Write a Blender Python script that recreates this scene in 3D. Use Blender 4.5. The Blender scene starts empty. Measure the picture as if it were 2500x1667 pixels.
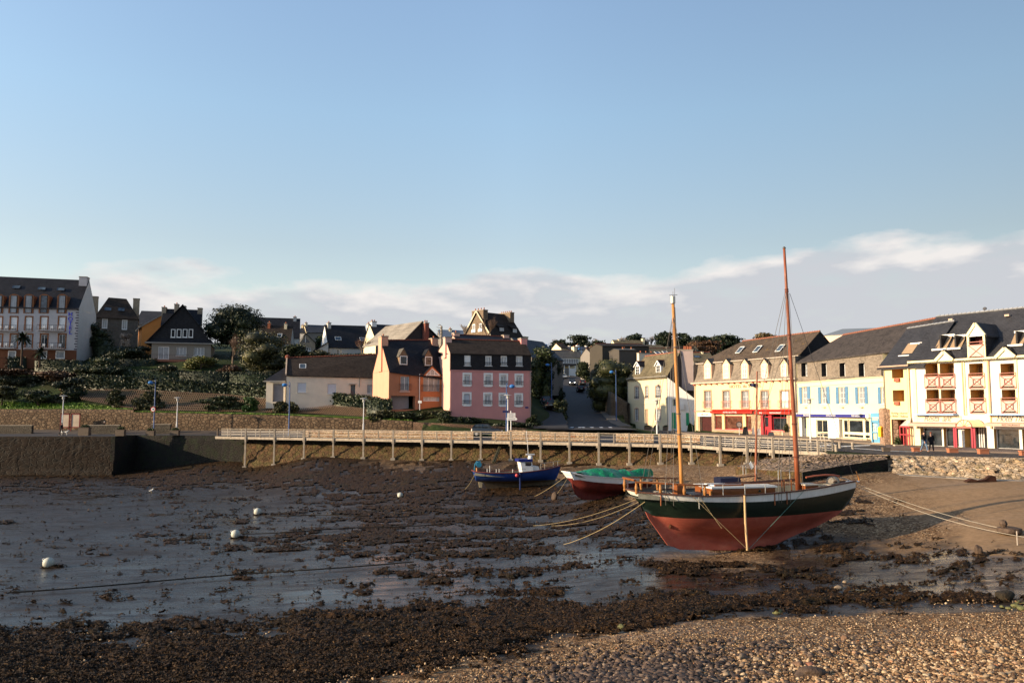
import bpy, bmesh, math, random
import numpy as np
from mathutils import Vector, Matrix
random.seed(7); RNG = np.random.default_rng(11)
R = math.radians
SC = bpy.context.scene
COL = SC.collection
# camera, sky, sun, exposure
HC, FPX, CX, CY, HY = 3.4, 1944.4, 1250.0, 833.5, 1003.0
TH = math.atan((HY - CY) / FPX); CT, ST = math.cos(TH), math.sin(TH)
cam_d = bpy.data.cameras.new('camera'); cam = bpy.data.objects.new('camera', cam_d); COL.objects.link(cam)
cam_d.sensor_width = 36; cam_d.lens = 28.0; cam_d.clip_start = 0.5; cam_d.clip_end = 4000
cam.location = (0, 0, HC); cam.rotation_euler = (R(90) + TH, 0, 0)
SC.camera = cam
SUN_EL, SUN_AZ = 15.0, 15.0          # elevation; travel direction is +X turned by AZ towards +Y
sun_d = bpy.data.lights.new('sun', 'SUN'); sun_o = bpy.data.objects.new('sun', sun_d); COL.objects.link(sun_o)
sun_d.energy = 5.0; sun_d.angle = R(0.55); sun_d.color = (1.0, 0.78, 0.52)
tr = Vector((math.cos(R(SUN_EL)) * math.cos(R(SUN_AZ)), math.cos(R(SUN_EL)) * math.sin(R(SUN_AZ)), -math.sin(R(SUN_EL))))
sun_o.rotation_euler = tr.to_track_quat('-Z', 'Y').to_euler(); sun_o.location = (-60, -10, 60)
vs = SC.view_settings; vs.view_transform = 'Standard'; vs.look = 'None'; vs.exposure = 0.85; vs.gamma = 1
vs.use_curve_mapping = False
W = bpy.data.worlds.new('World'); SC.world = W; W.use_nodes = True
nt = W.node_tree; nt.nodes.clear()
def wn(t, **k):
 n = nt.nodes.new(t)
 for a, b in k.items(): setattr(n, a, b)
 return n
def wl(a, b): nt.links.new(a, b)
def wmath(op, a, b=None, c=None, clamp=False):
 n = wn('ShaderNodeMath', operation=op, use_clamp=clamp)
 for i, v in enumerate((a, b, c)):
  if v is None: continue
  if isinstance(v, (int, float)): n.inputs[i].default_value = v
  else: wl(v, n.inputs[i])
 return n.outputs[0]
sky = wn('ShaderNodeTexSky', sky_type='NISHITA', sun_disc=False)
sky.sun_elevation = R(SUN_EL); sky.sun_rotation = R(270 - SUN_AZ); sky.altitude = 0
sky.air_density = 0.9; sky.dust_density = 0.6; sky.ozone_density = 1.6
hs = wn('ShaderNodeHueSaturation'); hs.inputs['Saturation'].default_value = 0.92; hs.inputs['Value'].default_value = 1.0
wl(sky.outputs[0], hs.inputs['Color'])
tc = wn('ShaderNodeTexCoord'); sx = wn('ShaderNodeSeparateXYZ'); wl(tc.outputs['Generated'], sx.inputs[0])
tint = wn('ShaderNodeValToRGB'); te = tint.color_ramp.elements
te[0].position = .08; te[0].color = (.52, .42, .33, 1); te[1].position = .60; te[1].color = (.60, .60, .60, 1)
for p_, c_ in ((.20, (.52, .445, .37)), (.35, (.575, .568, .512)), (.465, (.597, .595, .565))):
 t3 = te.new(p_); t3.color = (*c_, 1)
wl(sx.outputs[2], tint.inputs[0])
tm = wn('ShaderNodeMix', data_type='RGBA', blend_type='MULTIPLY'); tm.inputs[0].default_value = 1; wl(hs.outputs[0], tm.inputs[6]); wl(tint.outputs[0], tm.inputs[7])
tv = wn('ShaderNodeVectorMath', operation='SCALE'); wl(wmath('SUBTRACT', 2.0, wmath('MULTIPLY', wmath('MAXIMUM', sx.outputs[0], 0.0), 1.5)), tv.inputs[3]); wl(tm.outputs[2], tv.inputs[0])
mp = wn('ShaderNodeMapping'); mp.inputs['Scale'].default_value = (5.0, 5.0, 15.0); mp.inputs['Location'].default_value = (3.4, 1.2, 0.3)
wl(tc.outputs['Generated'], mp.inputs[0])
n1 = wn('ShaderNodeTexNoise'); n1.inputs['Scale'].default_value = 1.0; n1.inputs['Detail'].default_value = 8; n1.inputs['Roughness'].default_value = 0.55
wl(mp.outputs[0], n1.inputs['Vector'])
n2 = wn('ShaderNodeTexNoise'); n2.inputs['Scale'].default_value = 2.6; n2.inputs['Detail'].default_value = 6
wl(mp.outputs[0], n2.inputs['Vector'])
ramp = wn('ShaderNodeValToRGB'); e = ramp.color_ramp.elements
e[0].position = 0.0; e[0].color = (.138,) * 3 + (1,); e[1].position = 1.0; e[1].color = (.186,) * 3 + (1,)
for p, v in ((0.13, .163), (0.35, .170), (.5, .162), (0.65, .178), (0.80, .203)):
 q_ = e.new(p); q_.color = (v, v, v, 1)
wl(wmath('MULTIPLY_ADD', sx.outputs[0], 0.85, 0.5, True), ramp.inputs[0])
edge = wmath('MULTIPLY_ADD', wmath('SUBTRACT', n1.outputs[0], 0.5), 0.12, ramp.outputs[0])
mask = wmath('MULTIPLY', wmath('SUBTRACT', edge, sx.outputs[2]), 55.0, None, True)
mask = wmath('MULTIPLY', mask, wmath('MULTIPLY_ADD', n2.outputs[0], 1.6, 0.22, True), None, True)
mask = wmath('MULTIPLY', mask, 0.96)
top = wmath('MULTIPLY', wmath('SUBTRACT', wmath('ADD', sx.outputs[2], wmath('MULTIPLY', wmath('SUBTRACT', n2.outputs[0], 0.5), 0.16)), wmath('SUBTRACT', edge, 0.040)), 26.0, None, True)
cc = wn('ShaderNodeMix', data_type='RGBA'); wl(top, cc.inputs[0])
cc.inputs[6].default_value = (2.28, 2.34, 2.50, 1); cc.inputs[7].default_value = (3.35, 3.2, 3.1, 1)
sm = wn('ShaderNodeMix', data_type='RGBA'); wl(mask, sm.inputs[0]); wl(tv.outputs[0], sm.inputs[6]); wl(cc.outputs[2], sm.inputs[7])
bg = wn('ShaderNodeBackground'); bg.inputs[1].default_value = 0.15
wo = wn('ShaderNodeOutputWorld'); wl(sm.outputs[2], bg.inputs[0]); wl(bg.outputs[0], wo.inputs[0])
# photograph pixels -> rays
Z = dict(R1=(0,650,3.486), R2=(180,700,3.921), R3=(480,700,3.92), R4=(900,730,4.238), R5=(1280,780,4.9), R6=(1680,780,4.612),
         R7=(2100,720,3.92), S1=(1130,1080,4.704), S2=(1500,1100,3.794), S3=(1500,600,2.613), S4=(1900,1080,3.92), S5=(0,1000,3.675),
         S6=(500,1000,2.94), T1=(2220,880,6.533), T2=(1350,870,7.84), T3=(1260,790,7.84), T4=(1550,780,10.455), T5=(2080,980,11.2),
         T6=(1720,990,9.8), T7=(1700,1060,4.704), T8=(900,740,10.69), U1=(0,860,7.467), U2=(1540,1120,9.046), U3=(1780,1060,7.127),
         U4=(1140,1090,9.408), U5=(600,740,7.84), U8=(1180,960,11.76))
def q(z, x, y):
 a, b, s = Z[z]; return a + x / s, b + y / s
def ray(px, py):
 v = -(py - CY) / FPX
 return (px - CX) / FPX, CT - v * ST, ST + v * CT
def at(px, py, Y):
 a, b, c = ray(px, py); t = Y / b
 return Vector((a * t, Y, HC + c * t))
def on(px, py, z=0.0):
 a, b, c = ray(px, py); t = (z - HC) / c
 return Vector((a * t, b * t, z))
def proj(X, Y, Zz):
 d = np.asarray(Zz) - HC; f = Y * CT + d * ST; u = -Y * ST + d * CT
 return CX + FPX * X / f, CY - FPX * u / f
# materials
MATS = {}
class NB:
 def __init__(s, name):
  s.m = bpy.data.materials.new(name); s.m.use_nodes = True; s.t = s.m.node_tree
  s.b = s.t.nodes['Principled BSDF']; s.tc = None; s.b.inputs['Specular IOR Level'].default_value = .2
 def n(s, t, **k):
  x = s.t.nodes.new(t)
  for a, b in k.items(): setattr(x, a, b)
  return x
 def l(s, a, b): s.t.links.new(a, b)
 def co(s, scale=(1,1,1), rot=(0,0,0), src='Object'):
  if not s.tc: s.tc = s.n('ShaderNodeTexCoord')
  m = s.n('ShaderNodeMapping'); m.inputs['Scale'].default_value = scale; m.inputs['Rotation'].default_value = rot
  s.l(s.tc.outputs[src], m.inputs[0]); return m.outputs[0]
 def noise(s, sc, det=4, rough=.55, vec=None, stretch=(1,1,1)):
  x = s.n('ShaderNodeTexNoise'); x.inputs['Scale'].default_value = sc; x.inputs['Detail'].default_value = det
  x.inputs['Roughness'].default_value = rough; s.l(vec if vec is not None else s.co(stretch), x.inputs['Vector']); return x.outputs[0]
 def vor(s, sc, feat='F1', stretch=(1,1,1), out='Distance', rnd=1.0):
  x = s.n('ShaderNodeTexVoronoi', feature=feat); x.inputs['Scale'].default_value = sc; x.inputs['Randomness'].default_value = rnd
  s.l(s.co(stretch), x.inputs['Vector']); return x.outputs[out]
 def ramp(s, fac, stops):
  x = s.n('ShaderNodeValToRGB'); e = x.color_ramp.elements
  while len(e) < len(stops): e.new(0.5)
  for k, (p, c) in enumerate(stops):
   e[k].position = p; e[k].color = (c if len(c) == 4 else (*c, 1)) if hasattr(c, '__len__') else (c, c, c, 1)
  s.l(fac, x.inputs[0]); return x.outputs[0]
 def mix(s, f, a, b, mode='MIX'):
  x = s.n('ShaderNodeMix', data_type='RGBA', blend_type=mode)
  for i, v in ((0, f), (6, a), (7, b)):
   if hasattr(v, 'is_linked') or isinstance(v, bpy.types.NodeSocket): s.l(v, x.inputs[i])
   elif i == 0: x.inputs[0].default_value = v
   else: x.inputs[i].default_value = (*v, 1) if len(v) == 3 else v
  return x.outputs[2]
 def math(s, op, a, b=0.0, clamp=False):
  x = s.n('ShaderNodeMath', operation=op, use_clamp=clamp)
  for i, v in enumerate((a, b)):
   if isinstance(v, (int, float)): x.inputs[i].default_value = v
   else: s.l(v, x.inputs[i])
  return x.outputs[0]
 def bump(s, h, strength=.3, dist=.05):
  x = s.n('ShaderNodeBump'); x.inputs['Strength'].default_value = strength; x.inputs['Distance'].default_value = dist
  if s.b.inputs['Normal'].is_linked: s.l(s.b.inputs['Normal'].links[0].from_socket, x.inputs['Normal'])
  s.l(h, x.inputs['Height']); s.l(x.outputs[0], s.b.inputs['Normal'])
 def color(s, v):
  if isinstance(v, bpy.types.NodeSocket): s.l(v, s.b.inputs['Base Color'])
  else: s.b.inputs['Base Color'].default_value = (*v, 1)
 def rough(s, v):
  if isinstance(v, bpy.types.NodeSocket): s.l(v, s.b.inputs['Roughness'])
  else: s.b.inputs['Roughness'].default_value = v
def sc3(c, k): return tuple(min(1, max(0, x * k)) for x in c)
def plain(name, c, rough=.6, var=.12, scale=2.0, bump=.15, bs=25, metal=0, streak=.0, dirt=None, dist=.02):
 if name in MATS: return MATS[name]
 b = NB(name)
 f = b.noise(scale, 6)
 col = b.ramp(f, [(.3, sc3(c, 1 - var)), (.7, sc3(c, 1 + var))])
 if streak:
  g = b.noise(3.0, 5, .6, stretch=(4, 4, .25))
  col = b.mix(b.ramp(g, [(.5, 0), (.75, streak)]), col, sc3(dirt or c, .55 if not dirt else 1))
 b.color(col); b.rough(rough); b.b.inputs['Metallic'].default_value = metal
 if bump: b.bump(b.noise(bs, 4), bump, dist)
 MATS[name] = b.m; return b.m
def stone(name, pal, scale=3.0, stretch=(1,1,1.6), mortar=(.12,.1,.08), mw=.06, bump=.8, moss=None, mossamt=.0, dist=.06, rough=.9):
 if name in MATS: return MATS[name]
 b = NB(name)
 cell = b.vor(scale, 'F1', stretch, 'Color'); ed = b.vor(scale, 'DISTANCE_TO_EDGE', stretch)
 sp = b.n('ShaderNodeSeparateColor'); b.l(cell, sp.inputs[0])
 n = len(pal)
 col = b.ramp(sp.outputs[0], [(i / max(1, n - 1), p) for i, p in enumerate(pal)])
 col = b.mix(b.math('MULTIPLY', b.noise(9, 5), .5), col, sc3(pal[0], .6), 'MIX')
 big = b.noise(.5, 4)
 col = b.mix(b.ramp(big, [(.45, 0), (.7, .45)]), col, sc3(pal[-1], .45))
 mm = b.ramp(ed, [(0, 1), (mw, .6), (mw * 2, 0)])
 col = b.mix(mm, col, mortar)
 if moss:
  col = b.mix(b.ramp(b.noise(1.3, 6), [(.62 - mossamt * .4, 0), (.78 - mossamt * .4, .9)]), col, moss)
 b.color(col); b.rough(rough)
 b.bump(b.ramp(ed, [(0, 0), (mw * 2.5, 1)]), bump, dist); b.bump(b.noise(30, 4), .3, .02)
 MATS[name] = b.m; return b.m
def slate(name, c, row=.22, var=.3, lichen=None, lamt=.0, rough=.8, spec=.15):
 if name in MATS: return MATS[name]
 b = NB(name)
 sep = b.n('ShaderNodeSeparateXYZ'); b.l(b.co(), sep.inputs[0]); cb = b.n('ShaderNodeCombineXYZ')
 b.l(b.math('ADD', sep.outputs[0], b.math('MULTIPLY', sep.outputs[1], .35)), cb.inputs[0]); b.l(sep.outputs[2], cb.inputs[1])
 br = b.n('ShaderNodeTexBrick'); br.offset = .5; b.l(cb.outputs[0], br.inputs['Vector'])
 br.inputs['Scale'].default_value = 1; br.inputs['Brick Width'].default_value = row * 1.3; br.inputs['Row Height'].default_value = row * .7
 br.inputs['Mortar Size'].default_value = .012; br.inputs['Bias'].default_value = 0
 br.inputs['Color1'].default_value = (*sc3(c, 1 - var), 1); br.inputs['Color2'].default_value = (*sc3(c, 1 + var), 1)
 br.inputs['Mortar'].default_value = (*sc3(c, .35), 1)
 col = b.mix(b.ramp(b.noise(.7, 6), [(.4, 0), (.7, .5)]), br.outputs[0], sc3(c, 1.45))
 if lichen: col = b.mix(b.ramp(b.noise(1.6, 7, .65), [(.66 - lamt, 0), (.8 - lamt, .8)]), col, lichen)
 b.color(col); b.rough(rough); b.bump(br.outputs['Fac'], .5, -.02); b.bump(b.noise(18, 4), .25, .03)
 b.b.inputs['Specular IOR Level'].default_value = spec
 MATS[name] = b.m; return b.m
def leafy(name, dark, light, tip=None, rough=.55, trans=.0):
 if name in MATS: return MATS[name]
 b = NB(name)
 g = b.n('ShaderNodeNewGeometry')
 f = b.math('ADD', b.math('MULTIPLY', g.outputs['Random Per Island'], .6), b.math('MULTIPLY', b.noise(.8, 3), .55))
 st = [(.25, dark), (.75, light)] + ([(.97, tip)] if tip else [])
 b.color(b.ramp(f, st)); b.rough(rough); b.b.inputs['Specular IOR Level'].default_value = .35
 MATS[name] = b.m; return b.m
def woodm(name, c, rough=.45, var=.3, stretch=(.6, 6, 6), coat=.0):
 if name in MATS: return MATS[name]
 b = NB(name); f = b.noise(2.5, 6, .6, stretch=stretch)
 b.color(b.ramp(f, [(.3, sc3(c, 1 - var)), (.7, sc3(c, 1 + var))])); b.rough(rough); b.b.inputs['Coat Weight'].default_value = coat
 b.bump(b.noise(8, 5, stretch=stretch), .3, .01); MATS[name] = b.m; return b.m
def glass(name, c=(.02,.025,.03), rough=.04, curtain=None):
 if name in MATS: return MATS[name]
 b = NB(name)
 col = b.ramp(b.noise(1.5, 4), [(.35, sc3(c, .5)), (.65, sc3(c, 1.6))])
 if curtain: # pale net curtain seen through the pane, in folds
  wv = b.noise(3, 2, stretch=(9, 9, .1)); col = b.mix(b.ramp(wv, [(.4, .25), (.6, .95)]), col, curtain)
 b.color(col); b.rough(rough); b.b.inputs['Specular IOR Level'].default_value = .6; b.bump(b.noise(1.2, 2), .04, .05)
 MATS[name] = b.m; return b.m
# mesh builder
class MB:
 def __init__(s): s.v = []; s.f = []; s.mi = []
 def add(s, vs_, fs, m=0):
  o = len(s.v); s.v += [tuple(v) for v in vs_]; s.f += [tuple(i + o for i in f) for f in fs]; s.mi += [m] * len(fs); return s
 def poly(s, pts, m=0): return s.add(pts, [tuple(range(len(pts)))], m)
 def box(s, x0, x1, y0, y1, z0, z1, m=0):
  if x0 > x1: x0, x1 = x1, x0
  if y0 > y1: y0, y1 = y1, y0
  if z0 > z1: z0, z1 = z1, z0
  return s.add([(x0,y0,z0),(x1,y0,z0),(x1,y1,z0),(x0,y1,z0),(x0,y0,z1),(x1,y0,z1),(x1,y1,z1),(x0,y1,z1)],
                     [(0,3,2,1),(4,5,6,7),(0,1,5,4),(1,2,6,5),(2,3,7,6),(3,0,4,7)], m)
 def prism(s, pts, off, m=0):          # pts: 3D polygon, off: 3D extrusion vector
  n = len(pts); off = Vector(off); a = [Vector(p) for p in pts]; b = [p + off for p in a]
  return s.add(a + b, [tuple(range(n))[::-1], tuple(range(n, 2 * n))] + [(i, (i+1) % n, n + (i+1) % n, n + i) for i in range(n)], m)
 def tube(s, pts, r, n=8, m=0, cap=True):
  pts = [Vector(p) for p in pts]; rs = r if hasattr(r, '__len__') else [r] * len(pts)
  vs_ = []; fs = []; ref = None
  for i, p in enumerate(pts):
   d = (pts[min(i+1, len(pts)-1)] - pts[max(i-1, 0)]).normalized()
   if ref is None: ref = Vector((0,0,1)) if abs(d.z) < .9 else Vector((1,0,0))
   a = d.cross(ref).normalized(); b = d.cross(a).normalized(); ref = -b if False else ref
   for k in range(n):
    t = 2 * math.pi * k / n; vs_.append(p + (a * math.cos(t) + b * math.sin(t)) * rs[i])
  for i in range(len(pts) - 1):
   for k in range(n):
    fs.append((i*n+k, i*n+(k+1) % n, (i+1)*n+(k+1) % n, (i+1)*n+k))
  if cap: fs += [tuple(range(n))[::-1], tuple(range((len(pts)-1)*n, len(pts)*n))]
  return s.add(vs_, fs, m)
 def bar(s, a, b, w, h=None, m=0):     # rectangular bar between two points
  a = Vector(a); b = Vector(b); h = h or w; d = (b - a).normalized()
  up = Vector((0,0,1)) if abs(d.z) < .95 else Vector((1,0,0)); x = d.cross(up).normalized() * w / 2; y = x.cross(d).normalized() * h / 2
  p = [a-x-y, a+x-y, a+x+y, a-x+y, b-x-y, b+x-y, b+x+y, b-x+y]
  return s.add(p, [(0,3,2,1),(4,5,6,7),(0,1,5,4),(1,2,6,5),(2,3,7,6),(3,0,4,7)], m)
 def lathe(s, prof, c=(0,0,0), n=16, m=0):   # prof: (r, z)
  vs_ = []; fs = []
  for r, z in prof:
   for k in range(n):
    t = 2*math.pi*k/n; vs_.append((c[0]+r*math.cos(t), c[1]+r*math.sin(t), c[2]+z))
  for i in range(len(prof)-1):
   for k in range(n): fs.append((i*n+k, i*n+(k+1) % n, (i+1)*n+(k+1) % n, (i+1)*n+k))
  return s.add(vs_, fs + [tuple(range(n))[::-1], tuple(range((len(prof)-1)*n, len(prof)*n))], m)
 def ball(s, c, r, n=12, m=0, sq=(1,1,1)):
  rows = n // 2 + 1; vs_ = []; fs = []
  for i in range(rows):
   p = math.pi * (i + .0) / (rows - 1)
   for k in range(n):
    t = 2*math.pi*k/n; rr = max(math.sin(p), .01)
    vs_.append((c[0]+r*sq[0]*rr*math.cos(t), c[1]+r*sq[1]*rr*math.sin(t), c[2]+r*sq[2]*math.cos(p)))
  for i in range(rows-1):
   for k in range(n): fs.append((i*n+k, (i+1)*n+k, (i+1)*n+(k+1) % n, i*n+(k+1) % n))
  return s.add(vs_, fs, m)
 def build(s, name, mats, parent=None, smooth=False, loc=None, rz=0):
  me = bpy.data.meshes.new(name); me.from_pydata(s.v, [], s.f)
  for m in (mats if isinstance(mats, (list, tuple)) else [mats]): me.materials.append(m)
  me.polygons.foreach_set('material_index', s.mi)
  if smooth: me.polygons.foreach_set('use_smooth', [True] * len(s.f))
  me.validate(); me.update()
  o = bpy.data.objects.new(name, me); COL.objects.link(o)
  if parent: o.parent = parent
  if loc is not None: o.location = loc
  if rz: o.rotation_euler = (0, 0, rz)
  return o
def npmesh(name, V, F, mat, parent=None, smooth=False):   # V (n,3), F (m,k) arrays
 me = bpy.data.meshes.new(name); V = np.asarray(V, np.float32); F = np.asarray(F, np.int32); k = F.shape[1]
 me.vertices.add(len(V)); me.vertices.foreach_set('co', V.ravel())
 me.loops.add(F.size); me.loops.foreach_set('vertex_index', F.ravel())
 me.polygons.add(len(F)); me.polygons.foreach_set('loop_start', np.arange(0, F.size, k, dtype=np.int32))
 if smooth: me.polygons.foreach_set('use_smooth', np.ones(len(F), bool))
 me.update(calc_edges=True); me.validate()
 for m in (mat if isinstance(mat, (list, tuple)) else [mat]): me.materials.append(m)
 o = bpy.data.objects.new(name, me); COL.objects.link(o)
 if parent: o.parent = parent
 return o
def tag(o, label=None, cat=None, group=None, kind=None):
 for k, v in (('label', label), ('category', cat), ('group', group), ('kind', kind)):
  if v: o[k] = v
 return o
def thing(name, label, cat, loc=(0,0,0), rz=0, group=None):
 o = bpy.data.objects.new(name, None); COL.objects.link(o); o.empty_display_size = .5
 o.location = loc; o.rotation_euler = (0, 0, rz); return tag(o, label, cat, group)
def kids(o): return [c for c in COL.objects if c.parent == o]
CH = {}
def dup(root, loc, rz=0, label=None, scale=None):
 def rec(o, par):
  c = o.copy(); COL.objects.link(c)
  if par: c.parent = par
  for k in list(o.children): rec(k, c)
  return c
 r = rec(root, None); r.location = loc; r.rotation_euler = (0, 0, rz)
 if scale: r.scale = (scale,) * 3 if not hasattr(scale, '__len__') else scale
 if label: r['label'] = label
 return r
def textmesh(s, size, parent, mat, loc, rx=R(90), rz=0, ext=.01, shear=0, name='lettering', sx=1.0, align='CENTER', sp=1.0):
 c = bpy.data.curves.new('t', 'FONT'); c.body = s; c.size = size; c.extrude = ext; c.align_x = align; c.align_y = 'CENTER'; c.shear = shear; c.space_character = sp
 t = bpy.data.objects.new('t', c); COL.objects.link(t); bpy.context.view_layer.update()
 me = bpy.data.meshes.new_from_object(t.evaluated_get(bpy.context.evaluated_depsgraph_get())); bpy.data.objects.remove(t)
 me.materials.clear(); me.materials.append(mat); me.name = name
 o = bpy.data.objects.new(name, me); COL.objects.link(o); o.parent = parent; o.location = loc; o.rotation_euler = (rx, 0, rz); o.scale = (sx, 1, 1)
 return o
# numpy noise
def _h(ix, iy, seed):
 n = (ix.astype(np.int64) * 374761393 + iy.astype(np.int64) * 668265263 + seed * 982451653) & 0x7fffffff
 n = (n ^ (n >> 13)) * 1274126177 & 0x7fffffff
 return ((n ^ (n >> 16)) & 0xffff) / 65535.0
def vnoise(x, y, seed=0):
 ix = np.floor(x); iy = np.floor(y); fx = x - ix; fy = y - iy; fx = fx*fx*(3-2*fx); fy = fy*fy*(3-2*fy)
 a = _h(ix, iy, seed); b = _h(ix+1, iy, seed); c = _h(ix, iy+1, seed); d = _h(ix+1, iy+1, seed)
 return (a*(1-fx)+b*fx)*(1-fy) + (c*(1-fx)+d*fx)*fy
def fbm(x, y, oct=4, seed=0, gain=.5):
 s = 0; a = 1; t = 0
 for i in range(oct):
  s = s + a * vnoise(x, y, seed + i * 17); t += a; a *= gain; x = x * 2.03 + 5.1; y = y * 2.01 + 1.7
 return s / t
# foliage
def leaves(centers, size, rng, flat=.0, aspect=.55):
 n = len(centers); s = size * rng.uniform(.6, 1.3, n)
 a = rng.normal(size=(n, 3)); a[:, 2] *= (1 - flat); a /= np.linalg.norm(a, axis=1)[:, None]
 b = rng.normal(size=(n, 3)); b -= (b * a).sum(1)[:, None] * a; b /= np.linalg.norm(b, axis=1)[:, None]
 A = a * s[:, None]; B = b * (s * aspect)[:, None]
 V = np.stack([centers - A, centers - B * .9 + A * .1, centers + A, centers + B], 1).reshape(-1, 3)
 F = np.arange(4 * n).reshape(n, 4); return V, F
def blob_points(blobs, n, rng, lo=.55, rag=.18):
 vol = np.array([b[3] * b[4] + b[4] * b[5] + b[3] * b[5] for b in blobs]); k = rng.choice(len(blobs), n, p=vol / vol.sum())
 B = np.array(blobs)[k]; d = rng.normal(size=(n, 3)); d /= np.linalg.norm(d, axis=1)[:, None]
 lump = 1 + rag * np.sin(d[:, 0] * 7 + B[:, 0] * 3) * np.cos(d[:, 2] * 6 + B[:, 1]) + rng.normal(0, rag * .35, n)
 r = lo + (1 - lo) * rng.uniform(size=n) ** .5
 return B[:, :3] + d * B[:, 3:6] * (r * lump)[:, None]
def core(blobs, k=.72):
 m = MB()
 for b in blobs: m.ball(b[:3], 1.0, 10, 0, (b[3]*k, b[4]*k, b[5]*k))
 return np.array(m.v), np.array([f for f in m.f])
def crown(name, blobs, n, leaf, mat, parent=None, seed=1, lo=.55, rag=.18, flat=.0, k=.72, aspect=.55):
 rng = np.random.default_rng(seed); P = blob_points(blobs, n, rng, lo, rag); V, F = leaves(P, leaf, rng, flat, aspect)
 if k: cv, cf = core(blobs, k); F = np.vstack([F, cf + len(V)]); V = np.vstack([V, cv])
 return npmesh(name, V, F, mat, parent)
BARK = plain('bark', (.07, .05, .035), .95, .3, 6, .6, 20)
BARKG = plain('bark_grey', (.16, .12, .09), .95, .3, 6, .6, 20)
def limbs(name, base, h, blobs, parent, r=.2, mat=BARK, seed=1):
 rng = random.Random(seed); m = MB(); base = Vector(base); top = base + Vector((rng.uniform(-.1,.1)*h, rng.uniform(-.1,.1)*h, h))
 mid = base.lerp(top, .5) + Vector((rng.uniform(-.06,.06)*h, 0, 0)); m.tube([base, mid, top], [r, r*.75, r*.45], 8)
 for b in blobs:
  c = Vector(b[:3]); s = base.lerp(top, rng.uniform(.55, 1)); m.tube([s, s.lerp(c, .5) + Vector((0,0,-.1*b[5])), c], [r*.45, r*.3, r*.12], 6)
 return m.build(name, mat, parent)
# shore and harbour bed
TAB = [(-400, [(10,-2.4),(18,-3.2),(24,-4.3),(32,-5.0),(60,-5.05),(100,-5.1),(130,-5.0)]),
 (290, [(10,-2.4),(18,-3.2),(24,-4.35),(32,-5.0),(60,-5.05),(106,-5.1),(130,-5.0)]),
 (600, [(10,-2.3),(18,-3.1),(24,-4.2),(33,-4.95),(80,-5.0),(100,-4.4),(111,-3.4),(130,-3.2)]),
 (800, [(10,-2.1),(19,-3.1),(25,-4.15),(34,-4.8),(75,-4.9),(90,-3.7),(97,-2.5),(108,-2.2),(130,-2.2)]),
 (1250,[(10,-1.8),(18,-2.8),(26,-4.0),(32,-4.5),(60,-4.7),(72,-4.3),(84,-3.1),(89,-2.2),(110,-2.0),(130,-2)]),
 (1700,[(10,-1.4),(18,-2.5),(26,-3.6),(32,-4.0),(44,-4.0),(55,-3.75),(66,-2.8),(75,-2.0),(110,-1.9),(130,-1.9)]),
 (1850,[(10,-1.35),(18,-2.45),(26,-3.55),(31,-3.95),(43,-3.9),(51,-3.0),(57,-1.8),(61,-1.3),(67,-1.3),(75,-1.6),(110,-1.6),(130,-1.6)]),
 (2100,[(10,-1.2),(18,-2.35),(25,-3.4),(30,-3.85),(42,-3.75),(50,-2.7),(57,-1.3),(60,-1.1),(110,-1.1),(130,-1.1)]),
 (2500,[(10,-1.0),(18,-2.15),(25,-3.2),(29,-3.5),(36,-3.3),(46,-2.3),(53,-1.5),(56,-1.4),(110,-1.4),(130,-1.4)]),
 (2900,[(10,-0.8),(18,-1.9),(25,-2.9),(29,-3.2),(36,-2.9),(46,-2.0),(53,-1.4),(56,-1.3),(110,-1.3),(130,-1.3)])]
TPX = np.array([t[0] for t in TAB], float)
def bed(X, Y):
 X = np.asarray(X, float); Y = np.asarray(Y, float)
 u = np.clip(CX + FPX * X / np.maximum(Y, 1) * .996, TPX[0], TPX[-1] - 1e-3)
 cols = np.stack([np.interp(Y, [p[0] for p in t[1]], [p[1] for p in t[1]]) for t in TAB])
 i = np.clip(np.searchsorted(TPX, u, side='right') - 1, 0, len(TPX) - 2); f = (u - TPX[i]) / (TPX[i+1] - TPX[i]); f = f*f*(3-2*f)
 z = np.take_along_axis(cols, i[None], 0)[0] * (1-f) + np.take_along_axis(cols, (i+1)[None], 0)[0] * f
 return z
def onbed(px, py):
 Y = 60.0
 for _ in range(40):
  p = on(px, py, float(bed(np.array([(px-CX)/FPX*Y]), np.array([Y]))[0])); Y = .5 * Y + .5 * min(max(p.y, 5), 140)
 return at(px, py, Y)
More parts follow.
